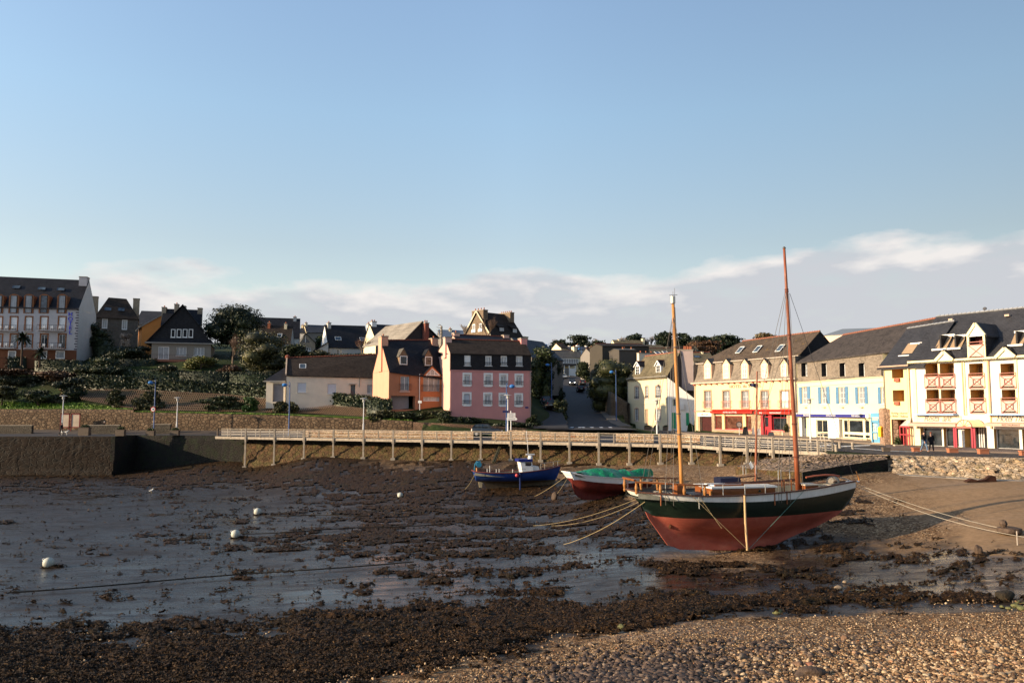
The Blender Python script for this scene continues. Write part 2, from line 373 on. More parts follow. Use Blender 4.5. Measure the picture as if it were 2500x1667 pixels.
CP = [(0,1170,.85,0,.1,.1),(400,1170,.9,0,.1,.1),(700,1150,.85,0,.15,.1),(900,1180,.9,0,.1,.1),(1100,1160,.8,0,.3,.1),
 (100,1185,.6,0,0,.4),(300,1210,.25,0,0,.5),(60,1230,.2,0,0,.5),(500,1215,.35,0,0,.5),(150,1270,.25,0,0,.5),(600,1235,.3,0,0,.4),
 (450,1260,.35,0,0,.45),(800,1210,.6,0,0,.3),(1000,1230,.68,0,0,.2),(1250,1215,.7,0,.1,.2),(1400,1240,.6,0,.2,.2),(1200,1270,.62,0,0,.4),
 (750,1275,.5,0,0,.5),(900,1300,.6,0,0,.4),(100,1330,.3,0,0,.5),(350,1330,.42,0,0,.5),(600,1330,.42,0,0,.5),(1100,1330,.66,0,0,.5),
 (1350,1320,.62,0,0,.7),(1500,1310,.62,0,.2,.4),(1480,1360,.35,0,0,.95),(1650,1365,.6,0,.5,.3),(1800,1365,.5,0,.7,.3),(200,1390,.18,0,0,.7),
 (500,1390,.32,0,0,.75),(800,1400,.3,0,0,.8),(1000,1400,.35,0,0,.85),(1250,1390,.5,0,0,.7),(1250,1430,.3,0,0,.9),(1550,1420,.3,0,0,.8),(100,1450,.18,0,0,.7),
 (350,1450,.22,0,0,.75),(650,1450,.2,0,0,.95),(900,1460,.36,0,0,.8),(1150,1455,.38,0,0,.9),(1400,1460,.45,0,0,.7),(60,1510,.1,.1,0,.85),
 (350,1500,.28,0,0,.9),(600,1510,.42,0,0,.7),(250,1530,.35,0,0,1),(800,1520,.66,0,0,.5),(1050,1510,.8,0,0,.3),(1400,1500,.85,0,.1,.1),(1700,1485,.95,0,.1,.1),(2000,1475,.85,0,.1,.1),
 (2250,1470,.7,0,.1,.1),(1800,1430,.35,.1,0,.8),(2050,1420,.3,.1,0,.8),(2250,1430,.35,.2,0,.7),(2450,1440,.3,.1,0,.7),(2450,1475,.7,.2,.2,.1),
 (2100,1380,.42,.2,.1,.7),(2300,1370,.45,.2,.1,.7),(2450,1380,.35,.3,.1,.8),(2000,1355,.4,.2,.2,.8),(2000,1330,.7,.1,.5,.1),(2200,1335,.4,.5,.4,.1),
 (2450,1335,.3,.7,.2,.1),(2100,1270,.5,.2,.9,0),(2050,1230,.3,.3,.9,0),(2200,1290,.45,.4,.8,0),(2300,1260,.05,.8,.5,0),(2450,1230,.0,1,0,0),
 (2200,1200,.15,.9,.4,0),(2400,1190,.0,1,0,0),(2470,1290,.1,1,.2,0),(2000,1180,.3,.3,.9,0),(1900,1160,.1,.2,1,0),(1750,1165,.1,.2,1,0),(1700,1145,.05,.3,1,0),
 (1650,1190,.3,.1,1,0),(1400,1150,.5,.1,.6,0),(1250,1140,.45,0,.5,0),(1000,1140,.6,0,.5,0),(50,1600,.9,0,.5,0),(400,1600,.86,.3,.5,0),(800,1600,.88,.3,.6,0),
 (1200,1570,.9,0,.4,0),(1100,1640,.72,.3,.8,0),(600,1650,.8,.3,.7,0),(0,1560,.75,0,0,.3),(400,1550,.75,0,.1,.3),(1500,1520,.97,0,.2,0),
 (1500,1580,.12,.2,1,0),(1400,1640,.2,.2,1,0),(1800,1540,.0,.3,1,0),(2200,1520,.0,.3,1,0),(2450,1520,.1,.3,1,0),(1700,1650,.0,.2,1,0),(2300,1650,0,.4,1,0)]
CPA = np.array(CP)
def zones(px, py):
 px = np.asarray(px); py = np.asarray(py); w = np.zeros(px.shape); acc = [np.zeros(px.shape) for _ in range(4)]
 for c in CPA:
  d = ((px - c[0]) / 100) ** 2 + ((py - c[1]) / 26) ** 2 + .05; k = 1 / d ** 2.2; w += k
  for j in range(4): acc[j] += k * c[2 + j]
 return [a / w for a in acc]
def shingle(px, py):   # >0 inside the shingle bank
 line = np.interp(px, [600, 900, 1100, 1300, 1500, 1712, 2000, 2350, 2600], [1720, 1668, 1640, 1592, 1545, 1509, 1499, 1491, 1484])
 return (py - line)
NC, NR = 1150, 780
uu = np.linspace(-.80, .80, NC); inv = np.linspace(1/124., 1/11.5, NR); YY = 1 / inv
GX = (uu[None, :] * YY[:, None]); GY = np.repeat(YY[:, None], NC, 1)
GZ = bed(GX, GY)
PXg, PYg = proj(GX, GY, GZ)
zw, zs, zg, zt = zones(PXg, PYg)
zn = fbm(GX / 1.7, GY / .85, 5, 3, .60); zn2 = fbm(GX / 4.2, GY / 3.0, 3, 9)
fine = fbm(GX / .23, GY / .23, 3, 21)
und = (fbm(GX / 7, GY / 4, 3, 33) - .5)
far = np.clip((GY - 20) / 30, .35, 1)
GZ -= .30 * np.exp(-((GX - 12.4) / 5.2) ** 4 - ((GY - 43.2) / 3.4) ** 2)
GZ0 = GZ + und * .10 + (fine - .5) * .05 * np.clip(zg + .1, 0, 1)
sh = np.clip(shingle(PXg, PYg) / 10, 0, 1)
gr = fbm(GX / .07, GY / .07, 2, 71)
GZ0 += sh * (gr - .5) * .05
zone_w = np.clip(zt + (zn2 - .5) * 1.5, 0, 1); zone_s = np.clip((zs + (zn - .5) * .5 - .35) * 3, 0, 1)
zone_g = np.clip((np.maximum(zg, sh) + (zn - .5) * .6 - .35) * 3, 0, 1)
idx = np.arange(NC * NR).reshape(NR, NC)
Fq = np.stack([idx[:-1, :-1], idx[:-1, 1:], idx[1:, 1:], idx[1:, :-1]], -1).reshape(-1, 4)[:, ::-1]
b = NB('harbour_mud')
vc = b.n('ShaderNodeVertexColor'); vc.layer_name = 'zones'; sp = b.n('ShaderNodeSeparateColor'); b.l(vc.outputs[0], sp.inputs[0])
mud = b.ramp(b.noise(1.2, 8, .6), [(.3, (.014, .010, .007)), (.7, (.042, .030, .022))])
mud = b.mix(b.ramp(b.noise(9, 7, .75, stretch=(.45, 1.3, 1)), [(.50, 0), (.60, .9)]), mud, (.022, .015, .010))
sand = b.ramp(b.noise(3, 8, .65), [(.3, (.19, .122, .068)), (.7, (.29, .19, .11))])
sand = b.mix(b.ramp(b.noise(9, 5, .7), [(.62, 0), (.72, .6)]), sand, (.07, .045, .03))
cellc = b.n('ShaderNodeSeparateColor'); b.l(b.vor(11, 'F1', out='Color'), cellc.inputs[0])
grav = b.ramp(cellc.outputs[0], [(0, (.035, .02, .012)), (.4, (.15, .085, .042)), (.75, (.27, .165, .085)), (1, (.48, .34, .20))])
grav = b.mix(b.ramp(b.noise(1.5, 5), [(.4, 0), (.7, .55)]), grav, (.10, .06, .035))
col = b.mix(sp.outputs[0], mud, sand); col = b.mix(sp.outputs[1], col, grav); b.color(col)
wet = b.ramp(b.noise(.9, 7, .6, stretch=(.45, 1.6, 1)), [(.38, 0), (.54, 1)])
wetf = b.math('MULTIPLY', sp.outputs[2], b.math('MULTIPLY_ADD', wet, 1, )) if False else b.math('MULTIPLY', b.math('ADD', b.math('MULTIPLY', wet, .75), .25), sp.outputs[2])
dry = b.math('MAXIMUM', sp.outputs[0], sp.outputs[1])
rip = b.ramp(b.noise(6, 8, .75, stretch=(.35, 1.5, 1)), [(.42, 0), (.58, .22)])
ro = b.math('SUBTRACT', b.math('ADD', b.math('ADD', .34, rip), b.math('MULTIPLY', dry, .5)), b.math('MULTIPLY', wetf, .36), True)
b.rough(b.math('MAXIMUM', ro, .05)); b.l(b.math('ADD', b.math('MULTIPLY', wetf, .75), .10), b.b.inputs['Specular IOR Level'])
b.bump(b.noise(7, 9, .75, stretch=(.4, 1.5, 1)), .35, .05); b.bump(b.vor(11), .6, .04)
bn = [n for n in b.t.nodes if n.type == 'BUMP']
b.l(b.math('MULTIPLY', sp.outputs[1], .8), bn[1].inputs['Strength']); b.l(b.math('SUBTRACT', .62, b.math('MULTIPLY', wetf, .45)), bn[0].inputs['Strength'])
MUD = b.m
g = npmesh('harbour_bed', np.stack([GX, GY, GZ0], -1).reshape(-1, 3), Fq, MUD, smooth=True); tag(g, kind='structure')
g['label'] = 'wide bed of wet grey mud, sand and gravel left bare by the tide'
ca = g.data.color_attributes.new('zones', 'FLOAT_COLOR', 'POINT')
ca.data.foreach_set('color', np.stack([zone_s, zone_g, zone_w, np.ones_like(zone_w)], -1).astype(np.float32).ravel())
zn3 = fbm(GX / .35, GY / .30, 3, 91)
keep_h = .47 + (zn - .5) * 1.0 + (zn2 - .5) * .35 + (zn3 - .5) * .42        # local field 0..1
wth = 1 - zw * 1.12 + .02
keep_h -= .9 * np.exp(-((PXg - 1790) / 210) ** 4 - ((PYg - 1350) / 12) ** 2)
rise = keep_h - (wth * .62 + .20) - .42 * np.clip((shingle(PXg, PYg) + 34) / 44, 0, 1.5) * (.5 + zn)
zn4 = fbm(GX / .55, GY / .28, 3, 101, .6); rise = np.maximum(rise, (zn4 - .67) * 1.3 * (PYg > 1165) * (1 - sh) * (zone_s < .8))
lump = fbm(GX / .32, GY / .30, 4, 51, .6)
tuft = fbm(GX / .12, GY / .12, 2, 61)
hgt = np.clip(rise * 1.0, 0, .15) * (.55 + .9 * lump) + np.clip(rise * 6, 0, 1) * ((lump - .5) * .12 + (tuft - .5) * .07)
hgt = hgt * (1 - .5 * far * far) + .012
sw = rise > 0
fm = sw[:-1, :-1] & sw[:-1, 1:] & sw[1:, 1:] & sw[1:, :-1]
Fs = Fq.reshape(NR - 1, NC - 1, 4)[fm]
SV = np.stack([GX, GY, GZ0 + hgt], -1).reshape(-1, 3)
used = np.unique(Fs); re = np.full(NC * NR, -1); re[used] = np.arange(len(used))
b = NB('seaweed')
f1 = b.noise(2.2, 8, .7); f2 = b.noise(22, 4, .7)
c = b.ramp(f1, [(.3, (.006, .004, .002)), (.5, (.020, .009, .003)), (.72, (.062, .029, .009))])
c = b.mix(b.ramp(f2, [(.45, 0), (.7, .8)]), c, (.058, .032, .012)); c = b.mix(b.ramp(b.noise(.35, 4), [(.5, 0), (.7, .45)]), c, (.018, .018, .006))
c = b.mix(b.ramp(b.noise(38, 2, .5), [(.70, 0), (.76, .8)]), c, (.20, .14, .08))
b.color(c); b.rough(.6); b.b.inputs['Specular IOR Level'].default_value = .12
b.bump(b.noise(16, 6, .75), 1.0, .09); b.bump(b.noise(50, 3, .7), .8, .03)
WEED = b.m
sv = npmesh('seaweed', SV[used], re[Fs], WEED, smooth=True); tag(sv, 'dark brown seaweed lying in matted clumps over the mud', 'seaweed', kind='stuff')
cand = np.argwhere(sw & (hgt > .035)); rng = np.random.default_rng(5)
prob = np.clip(45 / GY[cand[:, 0], cand[:, 1]], .7, 3) ** 1.3; prob /= prob.sum(); cand = cand[rng.choice(len(cand), 115000, p=prob)]
P = np.stack([GX[cand[:, 0], cand[:, 1]], GY[cand[:, 0], cand[:, 1]], (GZ0 + hgt)[cand[:, 0], cand[:, 1]] + .015], -1) + rng.normal(0, .05, (len(cand), 3)) * [1, 1, .2]
fs_ = np.clip(P[:, 1:2] / 30, 1, 2.2)[:, 0]; V, F = leaves(P, .062 * fs_, rng, .45, .3)
fr = npmesh('seaweed_fronds', V, F, leafy('frond', (.004, .0025, .0015), (.034, .015, .004), (.10, .052, .015), .85)); tag(fr, 'curly fronds standing up from the seaweed heaps', 'seaweed', kind='stuff')
# shingle: real pebbles
def ico(sub):
 bm = bmesh.new(); bmesh.ops.create_icosphere(bm, subdivisions=sub, radius=1); v = np.array([x.co[:] for x in bm.verts]); f = np.array([[x.index for x in t.verts] for t in bm.faces]); bm.free(); return v, f
def pebbles(name, P, S, mat, rng, sub=1, flat=.6):
 v, f = ico(sub); n = len(P); ang = rng.uniform(0, 2*np.pi, n); tilt = rng.normal(0, .3, n)
 sx_ = rng.uniform(.8, 1.35, n); sy_ = rng.uniform(.65, 1.1, n); sz_ = rng.uniform(flat*.7, flat*1.3, n)
 jit = 1 + rng.normal(0, .09, (n, len(v)))
 L = v[None] * jit[..., None] * np.stack([sx_, sy_, sz_], -1)[:, None] * S[:, None, None]
 ct, st_ = np.cos(tilt)[:, None], np.sin(tilt)[:, None]; x, y, z = L[..., 0]*ct - L[..., 2]*st_, L[..., 1], L[..., 0]*st_ + L[..., 2]*ct
 ca_, sa_ = np.cos(ang)[:, None], np.sin(ang)[:, None]; V = np.stack([x*ca_ - y*sa_, x*sa_ + y*ca_, z], -1) + P[:, None]
 F = (f[None] + (np.arange(n) * len(v))[:, None, None]).reshape(-1, 3); return npmesh(name, V.reshape(-1, 3), F, mat, smooth=True)
b = NB('pebble'); ge = b.n('ShaderNodeNewGeometry')
pc = b.ramp(ge.outputs['Random Per Island'], [(0, (.03, .016, .009)), (.25, (.10, .055, .028)), (.5, (.22, .135, .07)), (.75, (.36, .24, .13)), (.92, (.55, .42, .27)), (1, (.30, .12, .05))])
b.color(b.mix(b.ramp(b.noise(9, 5), [(.4, 0), (.75, .45)]), pc, (.15, .09, .05))); b.rough(.75); b.bump(b.noise(40, 3), .3, .01); PEB = b.m
b = NB('pebble_dark'); ge = b.n('ShaderNodeNewGeometry')
b.color(b.ramp(ge.outputs['Random Per Island'], [(0, (.02, .014, .011)), (.5, (.06, .04, .03)), (.85, (.12, .08, .055)), (1, (.22, .16, .11))])); b.rough(.6); b.bump(b.noise(40, 3), .3, .01); PEBD = b.m
rng = np.random.default_rng(21)
def scatter(n, fn, lo=1, seed=0):
 out = []; r = np.random.default_rng(seed)
 while sum(len(o) for o in out) < n:
  Y = 1 / r.uniform(1/36., 1/13.5, 60000); X = r.uniform(-.72, .72, 60000) * Y; z = bed(X, Y); a, c_ = proj(X, Y, z)
  p = fn(a, c_); k = r.uniform(size=60000) < p; out.append(np.stack([X[k], Y[k], z[k] + (fbm(X[k]/7, Y[k]/4, 3, 33) - .5) * .10], -1))
 return np.concatenate(out)[:n]
def dens(a, c_):
 s = np.clip(shingle(a, c_) / 12, 0, 1); return s * np.clip(.35 + (a - 1300) / 1600 + (c_ - 1540) / 320, .12, 1)
P = scatter(38000, dens, seed=2); a, c_ = proj(P[:, 0], P[:, 1], P[:, 2]); S = .014 + .022 * rng.uniform(size=len(P)) ** 2 * (1 + np.clip((a - 1500) / 700, 0, 1) * np.clip((c_ - 1540) / 100, 0, 1))
o = pebbles('shingle', P + [0, 0, .012], S * 1.1, PEB, rng, 1); tag(o, 'small mixed tan and brown pebbles of the shingle bank', 'shingle', kind='stuff')
P = scatter(5200, lambda a, c_: np.clip(shingle(a, c_)/25, 0, 1) * np.clip((a - 1750) / 900, 0, 1) ** .7 * np.clip((c_ - 1535) / 110, .03, 1) ** 1.6, seed=3)
S = .025 + .043 * rng.uniform(size=len(P)) ** 1.8
o = pebbles('cobbles', P + [0, 0, .02], S, PEB, rng, 2, .62); tag(o, 'larger pale rounded pebbles crowding the lower right of the shingle', 'pebbles', kind='stuff')
P = scatter(2600, lambda a, c_: np.exp(-((a - 1560) / 190) ** 2 - ((c_ - 1650) / 38) ** 2) + .25 * np.exp(-((a - 1800) / 250) ** 2 - ((c_ - 1590) / 20) ** 2) * (c_ > 1560), seed=4)
S = .035 + .07 * rng.uniform(size=len(P)) ** 1.6
o = pebbles('dark_cobbles', P + [0, 0, .02], S, PEBD, rng, 2, .6); tag(o, 'dark wet pebbles in a patch at the near edge of the shingle', 'pebbles', kind='stuff')
P = scatter(2600, lambda a, c_: (shingle(a, c_) < 0) * (c_ > 1545) * .5 + np.exp(-((a - 2400) / 120) ** 2 - ((c_ - 1475) / 12) ** 2), seed=6)
o = pebbles('scattered_stones', P + [0, 0, .09], .02 + .035 * rng.uniform(size=len(P)) ** 2, PEB, rng, 1); tag(o, 'scattered small stones showing between the seaweed', 'pebbles', kind='stuff')
def rock(name, label, px, py, s, mat, sq=(1,1,.6), cat='stone', group=None, sub=3, sink=.25, rough=.10):
 v, f = ico(sub); rr = np.random.default_rng(int(px * 7 + py)); p = onbed(px, py)
 d = np.ones(len(v))
 for _ in range(7): w = rr.normal(size=3); w /= np.linalg.norm(w); d -= np.clip(v @ w - rr.uniform(.55, .85), 0, 1) * .7
 d += rr.normal(0, rough * .12, len(v)); v = v * d[:, None] * np.array(sq) * s
 a_ = rr.uniform(0, 3); v = np.stack([v[:, 0]*math.cos(a_*.3)-v[:, 1]*math.sin(a_*.3), v[:, 0]*math.sin(a_*.3)+v[:, 1]*math.cos(a_*.3), v[:, 2]], -1)
 o = npmesh(name, v, f, mat, smooth=False); o.location = (p.x, p.y, p.z + s * sq[2] * (1 - 2 * sink)); return tag(o, label, cat, group)
RKT = plain('rock_tan', (.27, .20, .13), .8, .35, 3, .6, 12, dist=.05); RKD = plain('rock_dark', (.075, .05, .035), .7, .4, 4, .6, 12, dist=.05)
RKG = plain('rock_green', (.12, .12, .05), .75, .4, 4, .6, 12, dist=.05); RKB = plain('rock_brown', (.17, .10, .06), .7, .35, 4, .6, 12, dist=.05)
rock('flat_rock', 'long flat dark slab of rock half buried in the pebbles', 1975, 1650, .33, RKD, (1.35, .7, .42))
rock('stone', 'rounded brown stone just above the flat dark slab', 1946, 1625, .13, RKB)
rock('stone', 'reddish rounded stone beside the brown one above the slab', 1977, 1624, .11, plain('rock_red', (.2,.09,.06), .7, .3, 4, .5, 12))
rock('stone', 'pale oval stone lying alone right of the middle of the shingle', 2173, 1614, .10, RKT)
rock('stone', 'reddish stone standing up on the sandy part of the shingle', 2063, 1562, .13, RKB, (1, .8, .8))
rock('stone', 'mossy green stone at the edge of the seaweed, left of the shingle', 1518, 1533, .16, RKG)
rock('stone', 'pale mossy boulder at the top edge of the shingle bank', 1897, 1497, .20, RKG)
rock('stone', 'tan stone lying in the wet mud in front of the big boat', 2045, 1437, .20, RKT, (1.1, .8, .5))
rock('stone', 'small orange stone in seaweed right of the big boat’s prop'.replace('’s', ''), 2062, 1421, .10, RKT)
rock('stone', 'greenish pebble lying on the brown seaweed at lower left', 712, 1604, .13, RKG)
rock('stone', 'small tan pebble on the seaweed left of the greenish one', 661, 1608, .07, RKT)
rock('stone', 'upright weedy stump of stone in the mud at right', 2388, 1352, .28, RKD, (.7, .7, 1.1))
rock('mooring_block', 'squat dark mooring block with rope, in mud left of the tarpaulined boat', 1355, 1220, .42, RKD, (.75, .7, 1.1), 'mooring block')
rock('stone', 'dark weedy boulder at the right edge of the wet mud', 2452, 1463, .42, plain('weedrock', (.03,.022,.012), .7, .4, 4, .9, 14, dist=.1), (1.1, .8, .6))
for i, (x, y, s) in enumerate([(2478,1480,.14),(2492,1487,.16),(2462,1486,.1),(2447,1482,.09),(2485,1470,.1),(2499,1476,.12)]):
 rock('stone', 'pale green stone in the small heap at the right edge', x, y, s, RKG, group='pale stones heaped at the right edge')
rr = random.Random(5)
for i in range(34):
 x = rr.uniform(1500, 2480); y = rr.uniform(1560, 1660)
 if x < 1750: m, l = RKD, 'dark rounded stone among the wet pebbles at the shingle edge'
 else: m, l = RKT, 'bigger pale rounded stone among the dry pebbles'
 rock('shingle_stone', l, x, y, rr.uniform(.075, .125), m, (1.1, .85, .65), group='dark stones in the wet pebbles' if m is RKD else 'bigger pale stones in the dry pebbles', sub=2)
# land
def wallY(px): return 128 - (px + 50) / 1055 * 14
LP = [(-300,1000,131),(-60,1000,129),(150,999,128.6),(350,1006,125),(600,1012,121.5),(850,1021,118),(1000,1027,115.5),
 (-300,960,138),(0,985,133),(0,940,141),(0,908,146),(0,880,152),(-300,880,152),(100,975,134),(100,915,146),(185,882,154),(200,985,131),(250,962,136),(200,922,142),(320,968,134),
 (400,930,138.5),(400,975,131),(560,983,127),(560,940,136),(700,993,124),(700,962,131),(850,1008,119.5),(850,985,124.5),(940,1014,117.6),(940,985,123),
 (350,880,150),(515,880,150),(280,860,166),(230,860,168),(540,872,158),(640,895,150),(640,950,136),(760,900,155),(800,868,165),(900,868,160),(700,900,150),
 (954,1000,117.5),(1095,1012,116.5),(1096,1012,115.2),(1296,1034,118.8),(1200,1026,116),(1000,960,128),(1000,880,150),(1150,960,128),(1250,960,130),
 (1150,840,165),(1200,835,172),(1280,830,176),(1000,845,170),(1100,870,160),(1337,1003,138),(1310,1041,119),(1385,1041,119),(1345,988,146),(1320,935,170),(1250,870,168),
 (1340,920,185),(1520,1043,124),(1495,1000,152),(1520,980,160),(1530,930,190),(1500,900,220),(1560,1000,166),(1650,985,162),(1600,930,170),(1700,960,150),
 (1750,930,150),(1900,930,140),(2050,935,130),(2200,930,120),(2400,920,110),(2700,900,100),(1400,900,250),(1330,890,250),(1250,850,250),(1500,880,260),(1650,880,240),(1800,880,220),
 (2050,870,200),(2500,870,200),(1400,862,340),(1700,862,330),(2050,862,300),(1000,840,250),(600,838,260),(0,850,250),(-300,850,250),(2700,850,300),(1000,845,380),(0,850,380),(2500,850,380),(1500,856,380)]
pts = [at(*p) for p in LP]
ROAD = [(1049,110,1330,1560),(1041.5,124,1366,1510),(1033,131,1386,1489),(1012,146,1379,1470),(985,165,1375.5,1452),(965,182,1372,1443),(946.5,200,1371,1434),(932,215,1372,1437),(922,228,1376,1442),(917,238,1380,1446)]
for y, Y, a_, b_ in ROAD:
 for x in (a_ - 3, (a_+b_)/2, b_ + 3): pts.append(at(x, y, Y))
for px in range(-400, 2001, 150): pts.append(Vector(((px-CX)/FPX*107, 107, 0)))
for px in range(-400, 1100, 150): w_ = wallY(px) - 2; pts.append(Vector(((px-CX)/FPX*w_, w_, .25)))
for x, y in ((1000,100),(1150,100),(1300,98),(1450,96),(1600,92),(1750,86),(1900,78),(2050,68),(2150,64),(2300,62),(2500,58),(2700,55),(1700,100),(1300,108),(1150,108),(1450,108),(1600,106),(1697,122),(1820,112),(1947,104),(2060,94),(2160,85),(2228,78),(2350,72),(2500,67),(2700,60),(2100,76),(2000,82),(2700,50)):
 pts.append(Vector(((x-CX)/FPX*y, y, 0)))
PA = np.array([p[:] for p in pts])
D_ = np.linalg.norm(PA[:, None, :2] - PA[None, :, :2], axis=2); n_ = len(PA)
A_ = np.zeros((n_+3, n_+3)); A_[:n_, :n_] = -D_ + np.eye(n_) * .6; A_[:n_, n_] = 1; A_[:n_, n_+1:] = PA[:, :2]; A_[n_, :n_] = 1; A_[n_+1:, :n_] = PA[:, :2].T
CO = np.linalg.solve(A_, np.concatenate([PA[:, 2], np.zeros(3)]))
def land(X, Y):
 X = np.atleast_1d(np.asarray(X, float)); Y = np.atleast_1d(np.asarray(Y, float)); out = np.empty(X.size); xf, yf = X.ravel(), Y.ravel()
 for i in range(0, X.size, 20000):
  xs, ys = xf[i:i+20000], yf[i:i+20000]; d = np.hypot(xs[:, None] - PA[None, :, 0], ys[:, None] - PA[None, :, 1])
  out[i:i+20000] = -d @ CO[:n_] + CO[n_] + CO[n_+1] * xs + CO[n_+2] * ys
 return out.reshape(X.shape)
def lz(px, Y):  # ground height under a pixel column at depth Y, and the point
 X = (px - CX) / FPX * Y; return Vector((X, Y, float(land(X, Y)[0])))
WK = [(530,106.5),(900,98),(1300,89.5),(1500,85.5),(1682,81.6),(1754,77.5),(1884,73.6),(1990,69.6),(2040,66.6)]
def wkY(px): return float(np.interp(px, [w[0] for w in WK], [w[1] for w in WK]))
EDGE = [(-500,107.0),(290,107.0),(290.5,113.5),(545,110.5)] + [(px, wkY(px) + 2.1) for px in range(600, 2001, 50)] + [(2019,63.3),(2170,61.2),(2500,57.6),(2900,54.5)]
def edgeY(px): return np.interp(px, [e[0] for e in EDGE], [e[1] for e in EDGE])
NCl, NRl = 520, 260
ul = np.concatenate([np.linspace(-.86, .86, NCl)])
t = np.linspace(0, 1, NRl)[:, None] ** 1.6
pxl = CX + FPX * ul; e0 = edgeY(pxl)[None, :]; LY = np.where(t < .06, e0 + .02 + t / .06 * (127 - e0), 127 + ((t - .06) / .94) * (420 - 127)); LX = ul[None, :] * LY
LZ = land(LX, LY)
PXl = CX + FPX * LX / LY
fade = np.clip((LY - e0) / 3.0, 0, 1)
flatz = (LY < 108) | (PXl > 1950) & (LY < edgeY(PXl) + 9)
LZ = np.where(LY < 108, LZ * np.clip((LY - e0) / 8, 0, 1) * .6, LZ) * 1.0
def roadz(X, Y):
 yy = [r[1] for r in ROAD]; zz = [at(1400, r[0], r[1]).z for r in ROAD]
 z = np.interp(Y, yy, zz); a_ = np.interp(Y, yy, [r[2] for r in ROAD]); b_ = np.interp(Y, yy, [r[3] for r in ROAD]); p = CX + FPX * X / Y
 return z, a_, b_, p
rz_, ra, rb, rp = roadz(LX, LY); mpx = 3.0 * FPX / LY
k_ = np.clip(1 - np.maximum(np.maximum(ra - rp, rp - rb), 0) / mpx, 0, 1) * ((LY > 111) & (LY < 240))
LZ = LZ * (1 - k_) + (rz_ - .12) * k_
hole = fbm(LX / 2, LY / 2, 3, 77) - .5; LZ += hole * .35 * np.clip((LY - 126) / 8, 0, 1) * (k_ < .01)
rfar = np.interp(PXl, [-480,0,291,545,900,1005,1100,1300,1330,1365,1480,1532,1640,1694,1697,1760,1884,1947,2030,2160,2228,2500,2900], [128,127.3,124.6,121.5,116.4,114.6,107.5,111.5,113,124,130,145.5,133,132,121.5,115,106,101.5,93,83.5,76,67,60])
LZ = np.where((LY < rfar + .6) & (k_ < .01), -.05, LZ)
tYt = np.interp(PXl, [186,333,560,750,955], [138.5,137,133,128.5,119.5]); tYb = 128 - (PXl + 50) / 1055 * 14 + 4.2
def zat(px, py, Y):   # height of a pixel row at depth Y
 v = -(py - CY) / FPX; return HC + (ST + v * CT) * Y / (CT - v * ST)
zT = zat(PXl, np.interp(PXl, [196,333,560,750,900,955], [950,951,963,983,998,1003]), tYt); zB = zat(PXl, np.interp(PXl, [196,333,560,750,900,955], [975,1001,1005,1009,1018,1020]), tYb)
ff = (LY - tYb) / (tYt - tYb); lim = np.where(ff < 0, zB + .1, np.where(ff < 1, zB + (zT - zB) * ff - .18, zT - .1 + np.clip(LY - tYt - 2.5, 0, 99) * .45))
LZ = np.where((PXl > 190) & (PXl < 960) & (LY > 115) & (LY < tYt + 9), np.minimum(LZ, lim), LZ)
idl = np.arange(NCl * NRl).reshape(NRl, NCl)
Fl = np.stack([idl[:-1, :-1], idl[:-1, 1:], idl[1:, 1:], idl[1:, :-1]], -1).reshape(-1, 4)
b = NB('hillside')
c = b.ramp(b.noise(.35, 6, .6), [(.3, (.012, .019, .005)), (.5, (.022, .038, .008)), (.7, (.035, .032, .014))])
b.color(b.mix(b.ramp(b.noise(6, 5), [(.4, 0), (.7, .6)]), c, (.012, .02, .005))); b.rough(.95); b.bump(b.noise(3, 6, .7), .8, .25); GRASS = b.m
o = npmesh('hill', np.stack([LX, LY, LZ], -1).reshape(-1, 3), Fl, GRASS, smooth=True); tag(o, 'grassy hillside rising behind the quay', kind='structure')
b = NB('asphalt'); c = b.ramp(b.noise(1.2, 7, .65), [(.3, (.028, .027, .030)), (.7, (.052, .049, .05))])
b.color(c); b.rough(.8); b.bump(b.noise(60, 3), .3, .01); ASPH = b.m
PAVE = plain('pavement', (.20, .155, .12), .9, .25, 1.2, .4, 20); KERBM = plain('kerb_granite', (.42, .34, .25), .85, .2, 4, .3, 20)
PAINT = plain('road_paint', (.72, .72, .70), .6, .15, 6, .1)
def sheet(name, rows, mat, kind='structure', z=0.0, label=None, n=24):
 """rows: list of (left Vector, right Vector); a ruled sheet"""
 V = []; F = []; k = n + 1
 for a_, b_ in rows:
  for i in range(k): V.append(tuple(Vector(a_).lerp(Vector(b_), i / n) + Vector((0, 0, z))))
 for r_ in range(len(rows) - 1):
  for i in range(n): F.append((r_*k+i, r_*k+i+1, (r_+1)*k+i+1, (r_+1)*k+i))
 o = npmesh(name, V, F, mat, smooth=False); return tag(o, label, kind=kind)
def P2(px, Y, z=0): return Vector(((px - CX) / FPX * Y, Y, z))
QR = [(-480,107.02,128),(289,107.02,125),(291,113.52,124.6),(545,110.6,121.5),(900,100.2,116.4),(1005,97.8,114.6),(1100,95.8,107.5),(1300,91.7,111.5),(1330,91,113),(1365,90.2,124),(1480,88,130),(1532,87,145.5),(1640,84.6,133),(1692,83,132),(1697,82.8,121),(1760,79.4,115),(1884,75.8,106),(1947,74.2,101.5),(2030,68.8,93),(2160,62.0,83.5),(2228,60.7,76),(2500,57.7,67),(2900,54.6,60)]
QRs = [(QR[i][0] + (QR[i+1][0]-QR[i][0])*k/6, QR[i][1] + (QR[i+1][1]-QR[i][1])*k/6, QR[i][2] + (QR[i+1][2]-QR[i][2])*k/6) for i in range(len(QR)-1) for k in range(6)] + [QR[-1]]
sheet('road', [(P2(p, a_, .004), P2(p, b_, .004)) for p, a_, b_ in QRs][::-1], ASPH, n=10, label='quayside road of dark asphalt')
